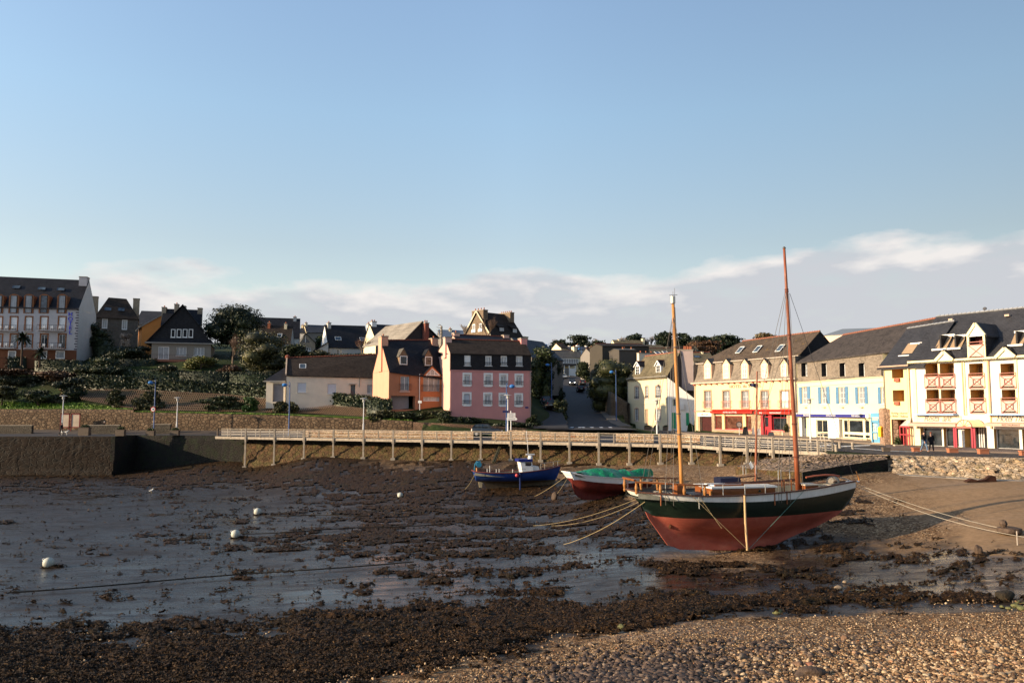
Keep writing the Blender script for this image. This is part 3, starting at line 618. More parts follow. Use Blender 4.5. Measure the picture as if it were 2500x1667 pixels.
sheet('hill_road', [(at(a_, y, Y), at(b_, y, Y)) for y, Y, a_, b_ in ROAD], ASPH, z=.02, label='steep asphalt road climbing between the houses')
sheet('pavement', [(P2(p, 119.5 - max(0, p) * .004, .008), P2(p, wallY(p) + .1, .5)) for p in range(-480, 1000, 40)][::-1], plain('pavement_dark', (.075, .06, .05), .9, .25, 1.2, .4, 20), n=4, label='raised pavement along the foot of the retaining wall')
pv = []; mpv = MB()
for s_, idx_ in ((1, 3), (-1, 2)):
 L = []
 for y, Y, a_, b_ in ROAD[1:]:
  p = at((a_, b_)[idx_ - 2], y, Y); L.append(p)
 for i in range(len(L) - 1):
  a1, b1 = L[i], L[i+1]; w_ = Vector((s_ * (2.0 if s_ > 0 else .5), 0, 0)); up = Vector((0, 0, .14))
  mpv.add([a1, a1+up, a1+w_+up, a1+w_-up, b1, b1+up, b1+w_+up, b1+w_-up], [(0,1,5,4),(1,2,6,5),(2,3,7,6),(0,3,2,1)], 0)
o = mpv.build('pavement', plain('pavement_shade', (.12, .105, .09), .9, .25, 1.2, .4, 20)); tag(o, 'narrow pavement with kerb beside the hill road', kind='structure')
SS = [(1047,112,1302,1388),(1036,121,1304,1384),(1018,130,1306,1377),(1000,139,1312,1368),(985,148,1318,1356),(970,158,1322,1348)]
sheet('side_street', [(at(a_, y, Y), at(b_, y, Y)) for y, Y, a_, b_ in SS], ASPH, z=.10, label='short side street of worn asphalt beside the pink house')
mz = MB()
A_r = ROAD[0]; B_r = ROAD[1]
def rp(px, y):   # point on the hill road sheet
 yy = [r[0] for r in ROAD][::-1]; Y = np.interp(y, yy, [r[1] for r in ROAD][::-1]); p = at(px, y, Y); return p + Vector((0, 0, .028))
for x0, x1 in ((1366,1383),(1385,1402),(1405,1422),(1427,1437),(1448,1464),(1471,1487),(1493,1510)):
 sgn = 1 if x1 < 1430 else -1; dx = 9 * sgn
 mz.poly([rp(x0, 1046.5), rp(x0 + 8, 1046.5), rp(x0 + 8 + dx, 1042.3), rp(x0 + dx, 1042.3)])
for x0, y in ((1379.5,939),(1406,939),(1431,940.5)):
 mz.poly([rp(x0, y+.8), rp(x0+5, y+.8), rp(x0+5, y-1), rp(x0, y-1)])
o = mz.build('road_marking', PAINT); tag(o, 'white painted zebra stripes and dashes on the hill road', kind='structure')
mk = MB()
def zp(px, py): p = on(px, py, .012); return p
for pl in ([(2085,1109,-1),(2130,1104)],): pass
mk.poly([zp(2080,1094), zp(2160,1099.3), zp(2160,1098.3), zp(2080,1093.2)]); mk.poly([zp(2050,1090.5), zp(2125,1087.2), zp(2124,1085.8), zp(2048,1088.6)])
mk.poly([zp(2000,1090), zp(2040,1084), zp(2034,1083), zp(1995,1089)])
mk.poly([zp(2162,1100), zp(2240,1103), zp(2240,1102.4), zp(2162,1099.3)])
o = mk.build('road_marking', PAINT); tag(o, 'faded white lines on the road before the hotels', kind='structure')
mp_ = MB()
HL = [(1560,1052.5,1049),(1632,1055,1050.5),(1697,1062,1057),(1947,1072,1066),(2163,1087.5,1080),]
for i in range(len(HL)-1):
 a, bb = HL[i], HL[i+1]; o0, i0, o1, i1 = [on(x, y, 0) for x, y in ((a[0],a[1]),(a[0],a[2]),(bb[0],bb[1]),(bb[0],bb[2]))]; up = Vector((0,0,.14))
 mp_.add([o0, o0+up, i0+up, o1, o1+up, i1+up], [(0,3,4,1),(1,4,5,2)], 0)
o = mp_.build('pavement', PAVE); tag(o, 'tan pavement with a kerb along the hotel fronts', kind='structure')
mp_ = MB(); up = Vector((0,0,.14)); up2 = Vector((0,0,.145))
L = [on(x, y, 0) for x, y in ((2163,1099),(2228,1099.5),(2350,1103),(2500,1108.5),(2700,1116))]; I_ = [on(x, y, 0) for x, y in ((2163,1086),(2228,1088),(2350,1094),(2500,1099),(2700,1106))]
for i in range(len(L)-1): mp_.add([L[i], L[i]+up, I_[i]+up, L[i+1], L[i+1]+up, I_[i+1]+up], [(0,3,4,1),(1,4,5,2)], 0)
o = mp_.build('promenade', plain('promenade_asphalt', (.13, .10, .085), .9, .2, 1.5, .3, 30)); tag(o, 'promenade paving in front of the restaurant', kind='structure')
# walls and quays
ST_WARM = stone('stone_warm', [(.08,.05,.03),(.13,.085,.05),(.17,.115,.07),(.09,.058,.034),(.23,.165,.105)], 1.7, (1,1,1.5), (.03,.02,.013), .07)
ST_LIGHT = stone('stone_light', [(.30,.20,.12),(.42,.31,.20),(.36,.25,.15),(.5,.38,.26),(.28,.14,.08)], 3.4, (1,1,1.3), (.16,.12,.08), .05)
ST_QUAY = stone('stone_quay', [(.010,.008,.006),(.022,.016,.011),(.034,.023,.015),(.015,.011,.008)], 1.3, (1,1,2.0), (.03,.025,.02), .05, moss=(.016,.009,.005), mossamt=.5)
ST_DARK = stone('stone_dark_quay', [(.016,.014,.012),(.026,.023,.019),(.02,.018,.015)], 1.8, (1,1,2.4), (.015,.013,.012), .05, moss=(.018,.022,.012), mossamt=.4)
ST_RUB = stone('stone_rubble', [(.38,.28,.18),(.52,.40,.27),(.30,.21,.13),(.60,.49,.36),(.45,.30,.18)], 3.4, (1,1,1.5), (.30,.22,.14), .03, bump=.9, moss=(.16,.13,.06), mossamt=.12, dist=.12)
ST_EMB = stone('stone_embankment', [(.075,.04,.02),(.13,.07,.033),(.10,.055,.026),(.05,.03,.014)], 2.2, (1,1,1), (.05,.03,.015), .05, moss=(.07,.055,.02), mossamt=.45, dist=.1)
ST_COB = stone('cobbles_slip', [(.20,.14,.10),(.30,.22,.16),(.24,.17,.12),(.36,.27,.2)], 2.6, (1,1,1), (.08,.055,.035), .06, bump=1.0, moss=(.10,.075,.03), mossamt=.2, dist=.12)
CONC = plain('concrete', (.30, .26, .21), .85, .22, 2, .35, 25, streak=.5, dirt=(.09,.08,.06))
def wallpath(mb, pts_lo, pts_hi, thick=(0, .6, 0), m=0, sub=1, top=True):
 """wall strip: lower polyline, upper polyline, thickness vector backwards"""
 t = Vector(thick)
 for i in range(len(pts_lo) - 1):
  a, b_, c, d = pts_lo[i], pts_lo[i+1], pts_hi[i+1], pts_hi[i]
  mb.add([a, b_, c, d], [(0,1,2,3)], m)
  if top: mb.add([d, c, c + t, d + t], [(0,1,2,3)], m); mb.add([a + t, b_ + t, c + t, d + t], [(3,2,1,0)], m)
 if top:
  for i in (0, -1): a, d = pts_lo[i], pts_hi[i]; mb.poly([a, d, d + t, a + t] if i else [a, a + t, d + t, d], m)
def rough_wall(name, lo, hi, mat, label, cat, thick=(0,.6,0), amp=.05, n=6, group=None, seg=None, topm=None, crenel=0):
 """subdivided wall with an uneven face and top line"""
 rr = np.random.default_rng(len(name) + int(abs(lo[0][0]) * 10)); V = []; F = []
 L = [0];
 for i in range(len(lo)-1): L.append(L[-1] + (Vector(lo[i+1]) - Vector(lo[i])).length)
 step = seg or max(.5, L[-1] / 300); k = max(2, int(L[-1] / step)); s_ = np.linspace(0, L[-1], k + 1)
 lo_ = np.array([[np.interp(x, L, [p[j] for p in lo]) for j in range(3)] for x in s_]); hi_ = np.array([[np.interp(x, L, [p[j] for p in hi]) for j in range(3)] for x in s_])
 hi_[:, 2] += rr.normal(0, 1, k + 1) * crenel
 t = np.array(thick); rows = []
 for j in range(n + 1):
  f = j / n; p = lo_ * (1 - f) + hi_ * f; p = p + rr.normal(0, amp, p.shape) * [1, 1, .4] * (0 < j < n); rows.append(p)
 rows.append(hi_ + t); rows.append(lo_ + t); V = np.concatenate(rows); K = k + 1
 for r_ in range(len(rows) - 1):
  for i in range(k): F.append((r_*K+i, r_*K+i+1, (r_+1)*K+i+1, (r_+1)*K+i))
 NR_ = len(rows)
 for i in range(NR_ // 2): pass
 o = npmesh(name, V, F, mat); caps = MB()
 return tag(o, label, cat, group)
lo = [P2(px, wallY(px), .0) for px in (-480, 0, 150, 326)]; hi = [at(px, y, wallY(px)) for px, y in ((-480,999),(0,998.5),(150,998.5),(326,999.5))]
rough_wall('retaining_wall', lo, hi, ST_WARM, 'tall brown stone retaining wall behind the red notice boards', 'wall', (0,1.2,0), .03)
pxs = (326, 500, 700, 900, 1006); ys = (1006, 1009, 1014, 1023, 1027.5)
rough_wall('retaining_wall', [P2(px, wallY(px), 0) for px in pxs], [at(px, y, wallY(px)) for px, y in zip(pxs, ys)], ST_WARM, 'lower brown stone retaining wall under the grass strip, behind the walkway', 'wall', (0,1.2,0), .03)
pxs = (1008, 1100, 1200, 1290, 1325); Yk = (113.8, 111.5, 111, 112, 113.5); ys = (1030, 1034, 1040, 1046, 1048)
rough_wall('garden_wall', [P2(px, Y, 0) for px, Y in zip(pxs, Yk)], [at(px, y, Y) for px, y, Y in zip(pxs, ys, Yk)], stone('stone_brown', [(.12,.07,.045),(.18,.11,.07),(.15,.09,.06)], 3, (1,1,1.5), (.05,.035,.025)), 'low dark brown garden wall below the pink house', 'wall', (0,1.5,0), .04)
def lowwall(px0, px1, Y, ytop, label, mat=None, z0=0):
 m = MB(); a, c = P2(px0, Y), P2(px1, Y); zt_ = at(px0, ytop, Y).z; m.box(a.x, c.x, Y, Y + .5, z0, zt_); m.box(a.x-.04, c.x+.04, Y-.04, Y+.54, zt_+.002, zt_+.09, 1)
 o = m.build('low_wall', [mat or ST_LW, CONC]); return tag(o, label, 'wall')
ST_LW = stone('stone_low', [(.10,.085,.065),(.14,.12,.09),(.09,.075,.06)], 3, (1,1,1.8), (.05,.04,.03))
lowwall(-60, 84, 119.5, 1039, 'grey low wall with coping at far left, behind the dark red car')
lowwall(207, 297, 118.5, 1038.5, 'grey low wall with coping between two planters, in front of the walking person')
lowwall(374, 420, 118.5, 1036.5, 'short grey low wall between the blue lamp post and the white one')
qa = MB()
X0, Xc = P2(-480,107).x, P2(290,107).x
def qf(x, y0, y1, z0, z1, m=0): qa.add([(X0,y0,z0),(x,y0,z0),(x,y1,z1),(X0,y1,z1)], [(0,1,2,3)], m)
n_q = 60
V = []; rr = np.random.default_rng(4); prof = [(106.2,-5.2),(106.2,-4.55),(106.5,-4.5),(106.5,-3.9),(106.6,-3.2),(106.7,-2.4),(106.8,-1.5),(106.88,-.9),(106.9,-.25),(106.95,.02),(107.6,.02)]
xs_ = np.linspace(X0, Xc, 160)
V = np.array([[x, y + rr.normal(0, .03) * (0 < j < 8), z] for j, (y, z) in enumerate(prof) for x in xs_]); K = 160
F = [(j*K+i, j*K+i+1, (j+1)*K+i+1, (j+1)*K+i) for j in range(len(prof)-1) for i in range(K-1)]
o = npmesh('quay_wall', V, F, ST_QUAY); tag(o, 'weedy battered stone quay wall at far left, in sunlight', 'quay wall')
m = MB(); m.poly([(Xc, y, z) for y, z in prof] + [(Xc, 114.2, .02), (Xc, 114.2, -5.2)]); m.box(Xc - .5, Xc + .06, 106.6, 107.4, -5.2, .06)
m.build('quay_end', ST_DARK, o)
pxs = (291, 400, 545, 640); Yk = (113.5, 112, 110.5, 108.4); lo = [P2(px, Y - .25, -5.3) for px, Y in zip(pxs, Yk)]; hi = [P2(px, Y, .02) for px, Y in zip(pxs, Yk)]
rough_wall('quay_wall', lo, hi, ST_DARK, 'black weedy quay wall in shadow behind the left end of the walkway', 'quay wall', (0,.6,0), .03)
pxs = list(range(600, 2021, 20))
lo = [P2(px, wkY(px) - .2) for px in pxs]
lo = [Vector((p.x, p.y, float(bed(p.x, p.y)) - .15)) for p in lo]; hi = [P2(px, wkY(px) + 1.85, -.85) for px in pxs]
rough_wall('bank_wall', [P2(px, wkY(px) + 2.05, -1.0) for px in pxs], [P2(px, wkY(px) + 2.05, -.05) for px in pxs], ST_DARK, 'dark upright wall added just under the walkway deck, shade put into its stone colour', 'wall', (0,.4,0), .03)  # added wall; its dark stone stands in for the shade under the deck
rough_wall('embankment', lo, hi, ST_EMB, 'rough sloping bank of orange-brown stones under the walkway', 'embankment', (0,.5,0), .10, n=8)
A1, A2, A3 = at(2168,1119.5,60.5), at(2060,1136,58.6), at(1955,1152.5,56.6)
sl = MB()
NW, NE = at(1866,1120,66.5), at(2020,1109,62.8)
W1, W2 = at(1795,1138,66.0), at(1870,1148,60.5)
topp = [A1, A2, A3, W2, W1, NW, at(1950,1113,65), NE, Vector((A1.x + .3, 62.0, .0))]
cen = sum(topp, Vector()) / len(topp); V = []; F = []
rr = np.random.default_rng(8); K = len(topp) * 8; ring0 = []
for i in range(len(topp)):
 for k in range(8): ring0.append(topp[i].lerp(topp[(i+1) % len(topp)], k/8))
rows = 16; V = [tuple(cen)]
for j in range(1, rows + 1):
 for p in ring0: v = cen.lerp(p, j / rows); V.append((v.x + rr.normal(0,.03), v.y + rr.normal(0,.03), v.z + (rr.normal(0,.035) if j < rows else 0)))
for i in range(K): F.append((0, 1+i, 1+(i+1) % K, 1+(i+1) % K))
me = [(0, 1+i, 1+(i+1) % K) for i in range(K)]
quads = [(1+(j-1)*K+i, 1+j*K+i, 1+j*K+(i+1) % K, 1+(j-1)*K+(i+1) % K) for j in range(1, rows) for i in range(K)]
skirt = []; base = len(V)
for p in ring0: V.append((p.x, p.y, -3.6))
lastr = 1 + (rows-1)*K
skirt = [(lastr+i, base+i, base+(i+1) % K, lastr+(i+1) % K) for i in range(K)]
mm = MB(); mm.add(V, me + quads); mm.add(V, [f for i, f in enumerate(skirt) if not 16 <= i < 40], 1); mm.add(V, skirt[16:40], 2)
o = mm.build('slipway', [ST_COB, ST_DARK, ST_EMB]); tag(o, 'cobbled slipway with a dark side wall at the end of the walkway', 'slipway')
pxs = (2166, 2250, 2350, 2430, 2500, 2650, 2900); Yt = (61.3, 60.4, 59.2, 58.4, 57.7, 56.4, 54.5)
hi = [P2(px, Y, .03) for px, Y in zip(pxs, Yt)]; lo = [Vector((p.x - (.9 if i == 0 else .2), p.y - 2.6, float(bed(p.x, p.y - 2.6)) - .25)) for i, p in enumerate(hi)]
rough_wall('rubble_bank', lo, hi, ST_RUB, 'pale sloping bank of rubble stone holding up the promenade on the right', 'embankment', (0,1.0,0), .11, n=14, seg=.22)
m = MB(); p = [Vector((x.x, x.y - .02, x.z)) for x in lo]
for i in range(len(p)-1):
 a, c = p[i] + Vector((0,-.5,.28)), p[i+1] + Vector((0,-.5,.24)); m.add([a, c, c + Vector((0,.7,.04)), a + Vector((0,.7,.04)), a - Vector((0,.1,.4)), c - Vector((0,.1,.4))], [(0,1,2,3),(4,5,1,0)])
o = m.build('footing', CONC); tag(o, 'narrow pale concrete footing along the foot of the rubble bank', 'footing')
rough_wall('kerb_wall', [at(2010,1113,64.5), at(2090,1116,63), at(2168,1119,61.6)], [at(2010,1107.5,64.7), at(2090,1109.5,63.3), at(2168,1110,61.9)], ST_RUB, 'low line of pale stones edging the road above the slipway', 'kerb', (0,.5,0), .03, n=3)
PAR = [(742,1103,1062.5,1054),(1128,1156,1060,1055),(1202,1240,0,0),(1241,1458,0,0),(1503,1593,0,0),(1606,1706,0,0)]
def parapet(px0, px1, label, h0=.92, h1=.92):
 n = max(2, int((px1-px0)/12)); pp = np.linspace(px0, px1, n); lo = [P2(px, wkY(px) + 2.9, -.1) for px in pp]
 hi = [Vector((p.x, p.y, h0 + (h1-h0)*i/(n-1))) for i, p in enumerate(lo)]
 o = rough_wall('parapet_wall', lo, hi, ST_LIGHT, label, 'wall', (0,.42,0), .02, n=5, crenel=.025)
 m = MB()
 for p, q_ in ((lo[0], hi[0]), (lo[-1], hi[-1])): m.poly([p, q_, q_ + Vector((0,.42,0)), p + Vector((0,.42,0))])
 m.build('wall_end', ST_LIGHT, o); return o
parapet(742, 1103, 'long light stone parapet wall left of the dark blue car', .85, .98)
parapet(1103.5, 1156, 'light stone parapet wall end that hides the back wheel of the dark blue car', .98, 1.0)
parapet(1201, 1240, 'short light stone parapet wall beneath the direction sign', 1.0, 1.0)
parapet(1241, 1458, 'light stone parapet wall in front of the foot of the hill road', 1.18, .92)
parapet(1503, 1593, 'light stone parapet wall before the cream house', .92, .9)
parapet(1607, 1706, 'light stone parapet wall between the white lamp post and the sea-front hotel', .88, .85)
# concrete walkway on posts
WOOD = plain('weathered_concrete', (.33, .28, .22), .85, .22, 3, .35, 18, streak=.6, dirt=(.10,.085,.06))
wk = thing('walkway', 'long concrete footbridge on posts with railings along the harbour', 'walkway', P2(530, 106.5, 0)); o0 = Vector(wk.location)
m = MB(); nseg = 90; pp = np.linspace(530, 2040, nseg)
def wkp(px, off=0, z=0):
 zz = float(np.interp(px, [530,1300,1700,1900,2040], [.02,-.02,-.06,-.16,-.12])); return P2(px, wkY(px) + off, zz + z) - o0
for i in range(nseg-1):
 a, c = pp[i], pp[i+1]; m.prism([wkp(a,0,-.30), wkp(a,0,0), wkp(a,1.9,0), wkp(a,1.9,-.22)], wkp(c) - wkp(a))
m.build('deck', WOOD, wk)
posts = [305,512,722,932,1147,1358,1565,1772,1982,2197]; posts = [q('S6', x, 0)[0] for x in posts] + [q('R5', x, 0)[0] for x in (190,535,883,1243,1613,1980)] + [q('R6', x, 0)[0] for x in (343,643,933,1200,1437)]
posts = sorted(set(round(x) for x in posts)); posts = [p for i, p in enumerate(posts) if i == 0 or p - posts[i-1] > 30]
ends = posts + [q('R6', 1605, 0)[0]]
for px in posts:
 p = wkp(px, -.08); w_ = p + o0; zb = float(bed(w_.x, w_.y - .1)) - .2 - o0.z
 mm = MB(); mm.box(p.x-.10, p.x+.10, p.y-.10, p.y+.10, zb, p.z+1.12)
 mm.box(p.x-.22, p.x+.22, p.y+.14, p.y+.5, p.z-.52, p.z-.31)
 o = mm.build('post', WOOD, wk)
 mm = MB(); mm.box(p.x-.27, p.x+.27, p.y-.27, p.y+.3, zb-.2, zb+.42); mm.build('footing', CONC, o)
for px in [ (ends[i]+ends[i+1])/2 for i in range(len(ends)-1)] + [q('R3',340,0)[0]]:
 p = wkp(px, -.05); mm = MB(); mm.box(p.x-.06, p.x+.06, p.y-.06, p.y+.06, p.z-.02, p.z+1.02); mm.build('baluster', WOOD, wk)
rl = MB(); al = [545] + list(np.linspace(550, 2025, 80))
for z_, w_ in ((1.04, .11), ):
 for i in range(len(al)-1): rl.bar(wkp(al[i], -.05, z_), wkp(al[i+1], -.05, z_), .10, .07)
rl.build('handrail', WOOD, wk)
rl = MB(); STEEL = plain('steel_rail', (.42,.40,.38), .4, .1, 5, .05, metal=.3)
for z_ in (.22, .42, .62, .82):
 for i in range(len(al)-1):
  if z_ == .42 or al[i] < 745 or al[i] > 1690 or z_ == .82: rl.bar(wkp(al[i], -.05, z_), wkp(al[i+1], -.05, z_), .03)
rl.build('rails', STEEL, wk)
ib = MB(); i2 = MB()
for i in range(len(al)-1):
 if al[i] > 1690 or al[i] < 720:
  for z_ in (.3,.65,1.0): (ib if al[i] < 800 else i2).bar(wkp(al[i], 1.85, z_), wkp(al[i+1], 1.85, z_), .05)
for px in range(560, 735, 34): p = wkp(px, 1.85); ib.box(p.x-.05,p.x+.05,p.y-.05,p.y+.05,p.z,p.z+1.03)
for px in range(1715, 2030, 26): p = wkp(px, 1.85); i2.box(p.x-.05,p.x+.05,p.y-.05,p.y+.05,p.z,p.z+1.03)
ib.build('inner_railing', WOOD, wk); i2.build('inner_railing', WOOD, wk)
# building kit
def rend(name, c, var=.06, **k): return plain(name, c, .85, var, .8, .25, 40, **k)
WHT = rend('white_paint', (.74,.73,.70)); FRM = plain('window_frame_white', (.72,.72,.70), .45, .05, 3, 0)
SLB = slate('slate_dark', (.016,.016,.019), .24, .3, rough=.55); SLBR = slate('slate_brown', (.032,.024,.019), .26, .35, lichen=(.05,.038,.018), lamt=.02)
SLG = slate('slate_grey', (.09,.083,.072), .26, .25, rough=.6); SLW = slate('slate_weathered', (.20,.165,.13), .22, .25, lichen=(.30,.24,.17), lamt=.05)
SLM = slate('slate_mossy', (.075,.055,.04), .24, .3, lichen=(.24,.15,.035), lamt=.07); SLO = slate('slate_olive', (.12,.10,.062), .24, .3, lichen=(.20,.17,.10), lamt=.04)
SLN = slate('slate_new', (.036,.036,.040), .24, .2, rough=.5)
TILE = plain('ridge_tile', (.17,.055,.035), .8, .25, 6, .3, 20); TILEB = plain('ridge_tile_orange', (.27,.11,.07), .8, .2, 6, .3, 20)
POT = plain('chimney_pot', (.36,.12,.06), .8, .2, 5, .2); GL = glass('glass_dark'); GLC = glass('glass_curtain', (.10,.11,.12), .12, (.30,.32,.34)); GLS = glass('glass_skylight', (.05,.07,.09), .03)
GLN = glass('glass_netted', (.12,.13,.14), .10, (.55,.56,.55)); GUT = plain('gutter', (.28,.26,.23), .5, .1, 4, .1)
IRON = plain('iron_dark', (.03,.03,.035), .5, .1, 5, .1); ZINC = plain('zinc', (.42,.42,.42), .35, .1, 3, .05, metal=.5)
SHUTR = plain('roller_shutter', (.50,.53,.58), .6, .05, 3, .1)
class Bld:
 """a building: local x along the facade, y into the depth, z up from the base"""
 def __init__(s, name, label, p0, p1, cat='house', z=None, group=None):
  s.p0 = Vector(p0); s.p1 = Vector(p1); z = s.p0.z if z is None else z
  d = Vector((s.p1.x - s.p0.x, s.p1.y - s.p0.y)); s.W = d.length; d /= s.W; s.u = Vector((d.x, d.y, 0)); s.n = Vector((d.y, -d.x, 0))  # n points to the viewer
  s.o = Vector((s.p0.x, s.p0.y, z)); s.t = thing(name, label, cat, s.o, math.atan2(d.y, d.x), group); s.holes = []; s.label = label
 def L(s, px, py, dep=0.0):      # pixel -> local (x, z) on the vertical plane at local y = dep
  a, b_, c = ray(px, py); r = Vector((a, b_, c)); o = s.o - s.n * dep; C0 = Vector((0, 0, HC)); t = (o - C0).dot(s.n) / r.dot(s.n); w = C0 + r * t
  return (w - s.o).dot(s.u), w.z - s.o.z
 def V(s, px, py, dep=0.0): x, z = s.L(px, py, dep); return Vector((x, dep, z))
 def z(s, py, px, dep=0): return s.L(px, py, dep)[1]
 def rect(s, x0, y0, x1, y1, dep=0):
  xm, ym = (x0 + x1) / 2, (y0 + y1) / 2; return s.L(x0, ym, dep)[0], s.L(x1, ym, dep)[0], s.L(xm, y1, dep)[1], s.L(xm, y0, dep)[1]
 def part(s, name, mb, mats, parent=None, **k): return mb.build(name, mats, parent or s.t, **k)
 def front(s, x0, x1, z0, z1, mat, y=0, name='wall', depth=.22, rev=None, extra=None, holes=None):
  holes = [h for h in (s.holes if holes is None else holes) if h[0] < x1 and h[1] > x0 and h[2] < z1 and h[3] > z0]
  m = MB(); xs = sorted({x0, x1, *[min(max(h[i], x0), x1) for h in holes for i in (0, 1)]}); zs = sorted({z0, z1, *[min(max(h[i], z0), z1) for h in holes for i in (2, 3)]})
  for i in range(len(xs)-1):
   for j in range(len(zs)-1):
    cx_, cz_ = (xs[i]+xs[i+1])/2, (zs[j]+zs[j+1])/2
    if xs[i+1]-xs[i] < 1e-4 or zs[j+1]-zs[j] < 1e-4 or any(h[0] < cx_ < h[1] and h[2] < cz_ < h[3] for h in holes): continue
    m.poly([(xs[i],y,zs[j]),(xs[i+1],y,zs[j]),(xs[i+1],y,zs[j+1]),(xs[i],y,zs[j+1])])
  for h in holes:
   a, b_, c, d = h[:4]; dd = h[4] if len(h) > 4 else depth; k = 1 if rev else 0
   m.poly([(a,y,c),(a,y+dd,c),(a,y+dd,d),(a,y,d)], k); m.poly([(b_,y,c),(b_,y,d),(b_,y+dd,d),(b_,y+dd,c)], k)
   m.poly([(a,y,c),(b_,y,c),(b_,y+dd,c),(a,y+dd,c)], k); m.poly([(a,y,d),(a,y+dd,d),(b_,y+dd,d),(b_,y,d)], k)
  if extra: extra(m)
  return s.part(name, m, [mat, rev or mat])
 def shell(s, W, D, z0, H, mat, peak=None, x0=0, name='side_wall', H1=None, gable_x=None):
  """side and back walls; peak: ridge height over the middle"""
  m = MB(); H1 = H if H1 is None else H1
  for x, h in ((x0, H), (x0 + W, H1)):
   pts = [(x,0,z0),(x,D,z0),(x,D,h)] + ([(x,D/2,peak)] if peak else []) + [(x,0,h)]; m.poly(pts)
  m.poly([(x0,D,z0),(x0+W,D,z0),(x0+W,D,H1),(x0,D,H)]); return s.part(name, m, mat)
 def roof(s, x0, x1, y0, y1, ze0, ze1, zr0, zr1, mat, ov=.25, ohang=.15, th=.12, ridge=TILE, name='roof', hip0=0, hip1=0, yr=None, ridge_r=.11, zb=None):
  yr = (y0 + y1) / 2 if yr is None else yr; m = MB(); zb0, zb1 = zb or (ze0, ze1)
  k0 = (zr0 - ze0) / max(.1, yr - y0); k1 = (zr1 - ze1) / max(.1, yr - y0)
  F0, F1 = Vector((x0-ohang, y0-ov, ze0 - k0*ov)), Vector((x1+ohang, y0-ov, ze1 - k1*ov)); R0, R1 = Vector((x0-ohang+hip0, yr, zr0)), Vector((x1+ohang-hip1, yr, zr1))
  B0, B1 = Vector((x0-ohang, y1+ov, zb0 - k0*ov)), Vector((x1+ohang, y1+ov, zb1 - k1*ov)); up = Vector((0,0,th))
  for q4 in ([F0, F1, R1, R0], [R0, R1, B1, B0]): m.prism([p for p in q4], up)
  if hip0: m.prism([F0, R0, B0], up)
  if hip1: m.prism([F1, B1, R1], up)
  o = s.part(name, m, mat)
  if ridge:
   rm = MB(); n = max(4, int((R1-R0).length / .42))
   for i in range(n): a, c = R0.lerp(R1, i/n), R0.lerp(R1, (i+.93)/n); rm.tube([a+up*1.05, c+up*1.35], [ridge_r, ridge_r*1.12], 6)
   rm.build('ridge', ridge, o)
  return o
 def chimney(s, x0, x1, y0, y1, z0, z1, mat, pots=2, parent=None, cap=None, potm=POT, ph=.35, axis='x', band=True):
  m = MB(); m.box(x0, x1, y0, y1, z0, z1-.16); m.box(x0-.06, x1+.06, y0-.06, y1+.06, z1-.16, z1, 1)
  o = s.part('chimney', m, [mat, cap or CONC], parent)
  for i in range(pots):
   f = (i + .5) / pots; cx_, cy_ = (x0 + (x1-x0)*f, (y0+y1)/2) if axis == 'x' else ((x0+x1)/2, y0 + (y1-y0)*f)
   mm = MB(); mm.lathe([(.13,-.02),(.10,ph*.8),(.13,ph*.85),(.12,ph)], (cx_,cy_,z1), 8); mm.build('chimney_pot', potm, o)
  return o
 def window(s, x0, x1, z0, z1, y=0, dep=.14, nx=2, nz=1, fw=.06, frame=FRM, pane=GL, surround=None, sw=.12, rail=None, sill=True, arch=0, hole=True, shutters=None, label=None, blind=0, mid=.05, sills=FRM, name='window'):
  if hole: s.holes.append((x0, x1, z0, z1, dep + .12))
  m = MB(); yf = y + dep
  for a, b_ in ((x0, x0+fw), (x1-fw, x1)): m.box(a, b_, yf-.03, yf+.04, z0, z1)
  for a, b_ in ((z0, z0+fw), (z1-fw, z1)): m.box(x0+fw, x1-fw, yf-.03, yf+.04, a, b_)
  for i in range(1, nx): xc = x0 + (x1-x0)*i/nx; m.box(xc-mid*.7, xc+mid*.7, yf-.025, yf+.03, z0+fw, z1-fw)
  for j in range(1, nz): zc = z0 + (z1-z0)*j/nz; m.box(x0+fw, x1-fw, yf-.015, yf+.025, zc-mid*.4, zc+mid*.4)
  o = s.part(name, m, frame)
  if label: o['label'] = label
  g_ = MB(); g_.poly([(x0+.01, yf+.02, z0+.01), (x1-.01, yf+.02, z0+.01), (x1-.01, yf+.02, z1-.01), (x0+.01, yf+.02, z1-.01)]); g_.build('pane', pane, o)
  if blind: g_ = MB(); g_.box(x0+.02, x1-.02, yf-.05, yf-.035, z1-(z1-z0)*blind, z1-.01); g_.build('blind', SHUTR if pane is not GLN else FRM, o)
  if surround:
   g_ = MB(); a, b_, c, d = x0-sw, x1+sw, z0-sw, z1+sw
   g_.box(a, x0, y-.04, y+.05, c, d); g_.box(x1, b_, y-.04, y+.05, c, d); g_.box(x0, x1, y-.04, y+.05, z1, d); g_.box(x0, x1, y-.04, y+.05, c, z0)
   g_.build('surround', surround, o)
  if arch:
   g_ = MB(); n = 10; ptl = [(x0 + (x1-x0)*i/n, y-.03, z1 + arch * math.sin(math.pi*i/n)) for i in range(n+1)]
   g_.prism(ptl, (0, .08, 0)); g_.build('arch', surround or frame, o)
  if sill: g_ = MB(); g_.box(x0-.08, x1+.08, y-.10, y+.04, z0-(sw if surround else 0)-.08, z0-(sw if surround else 0)-.001); g_.build('sill', sills, o)
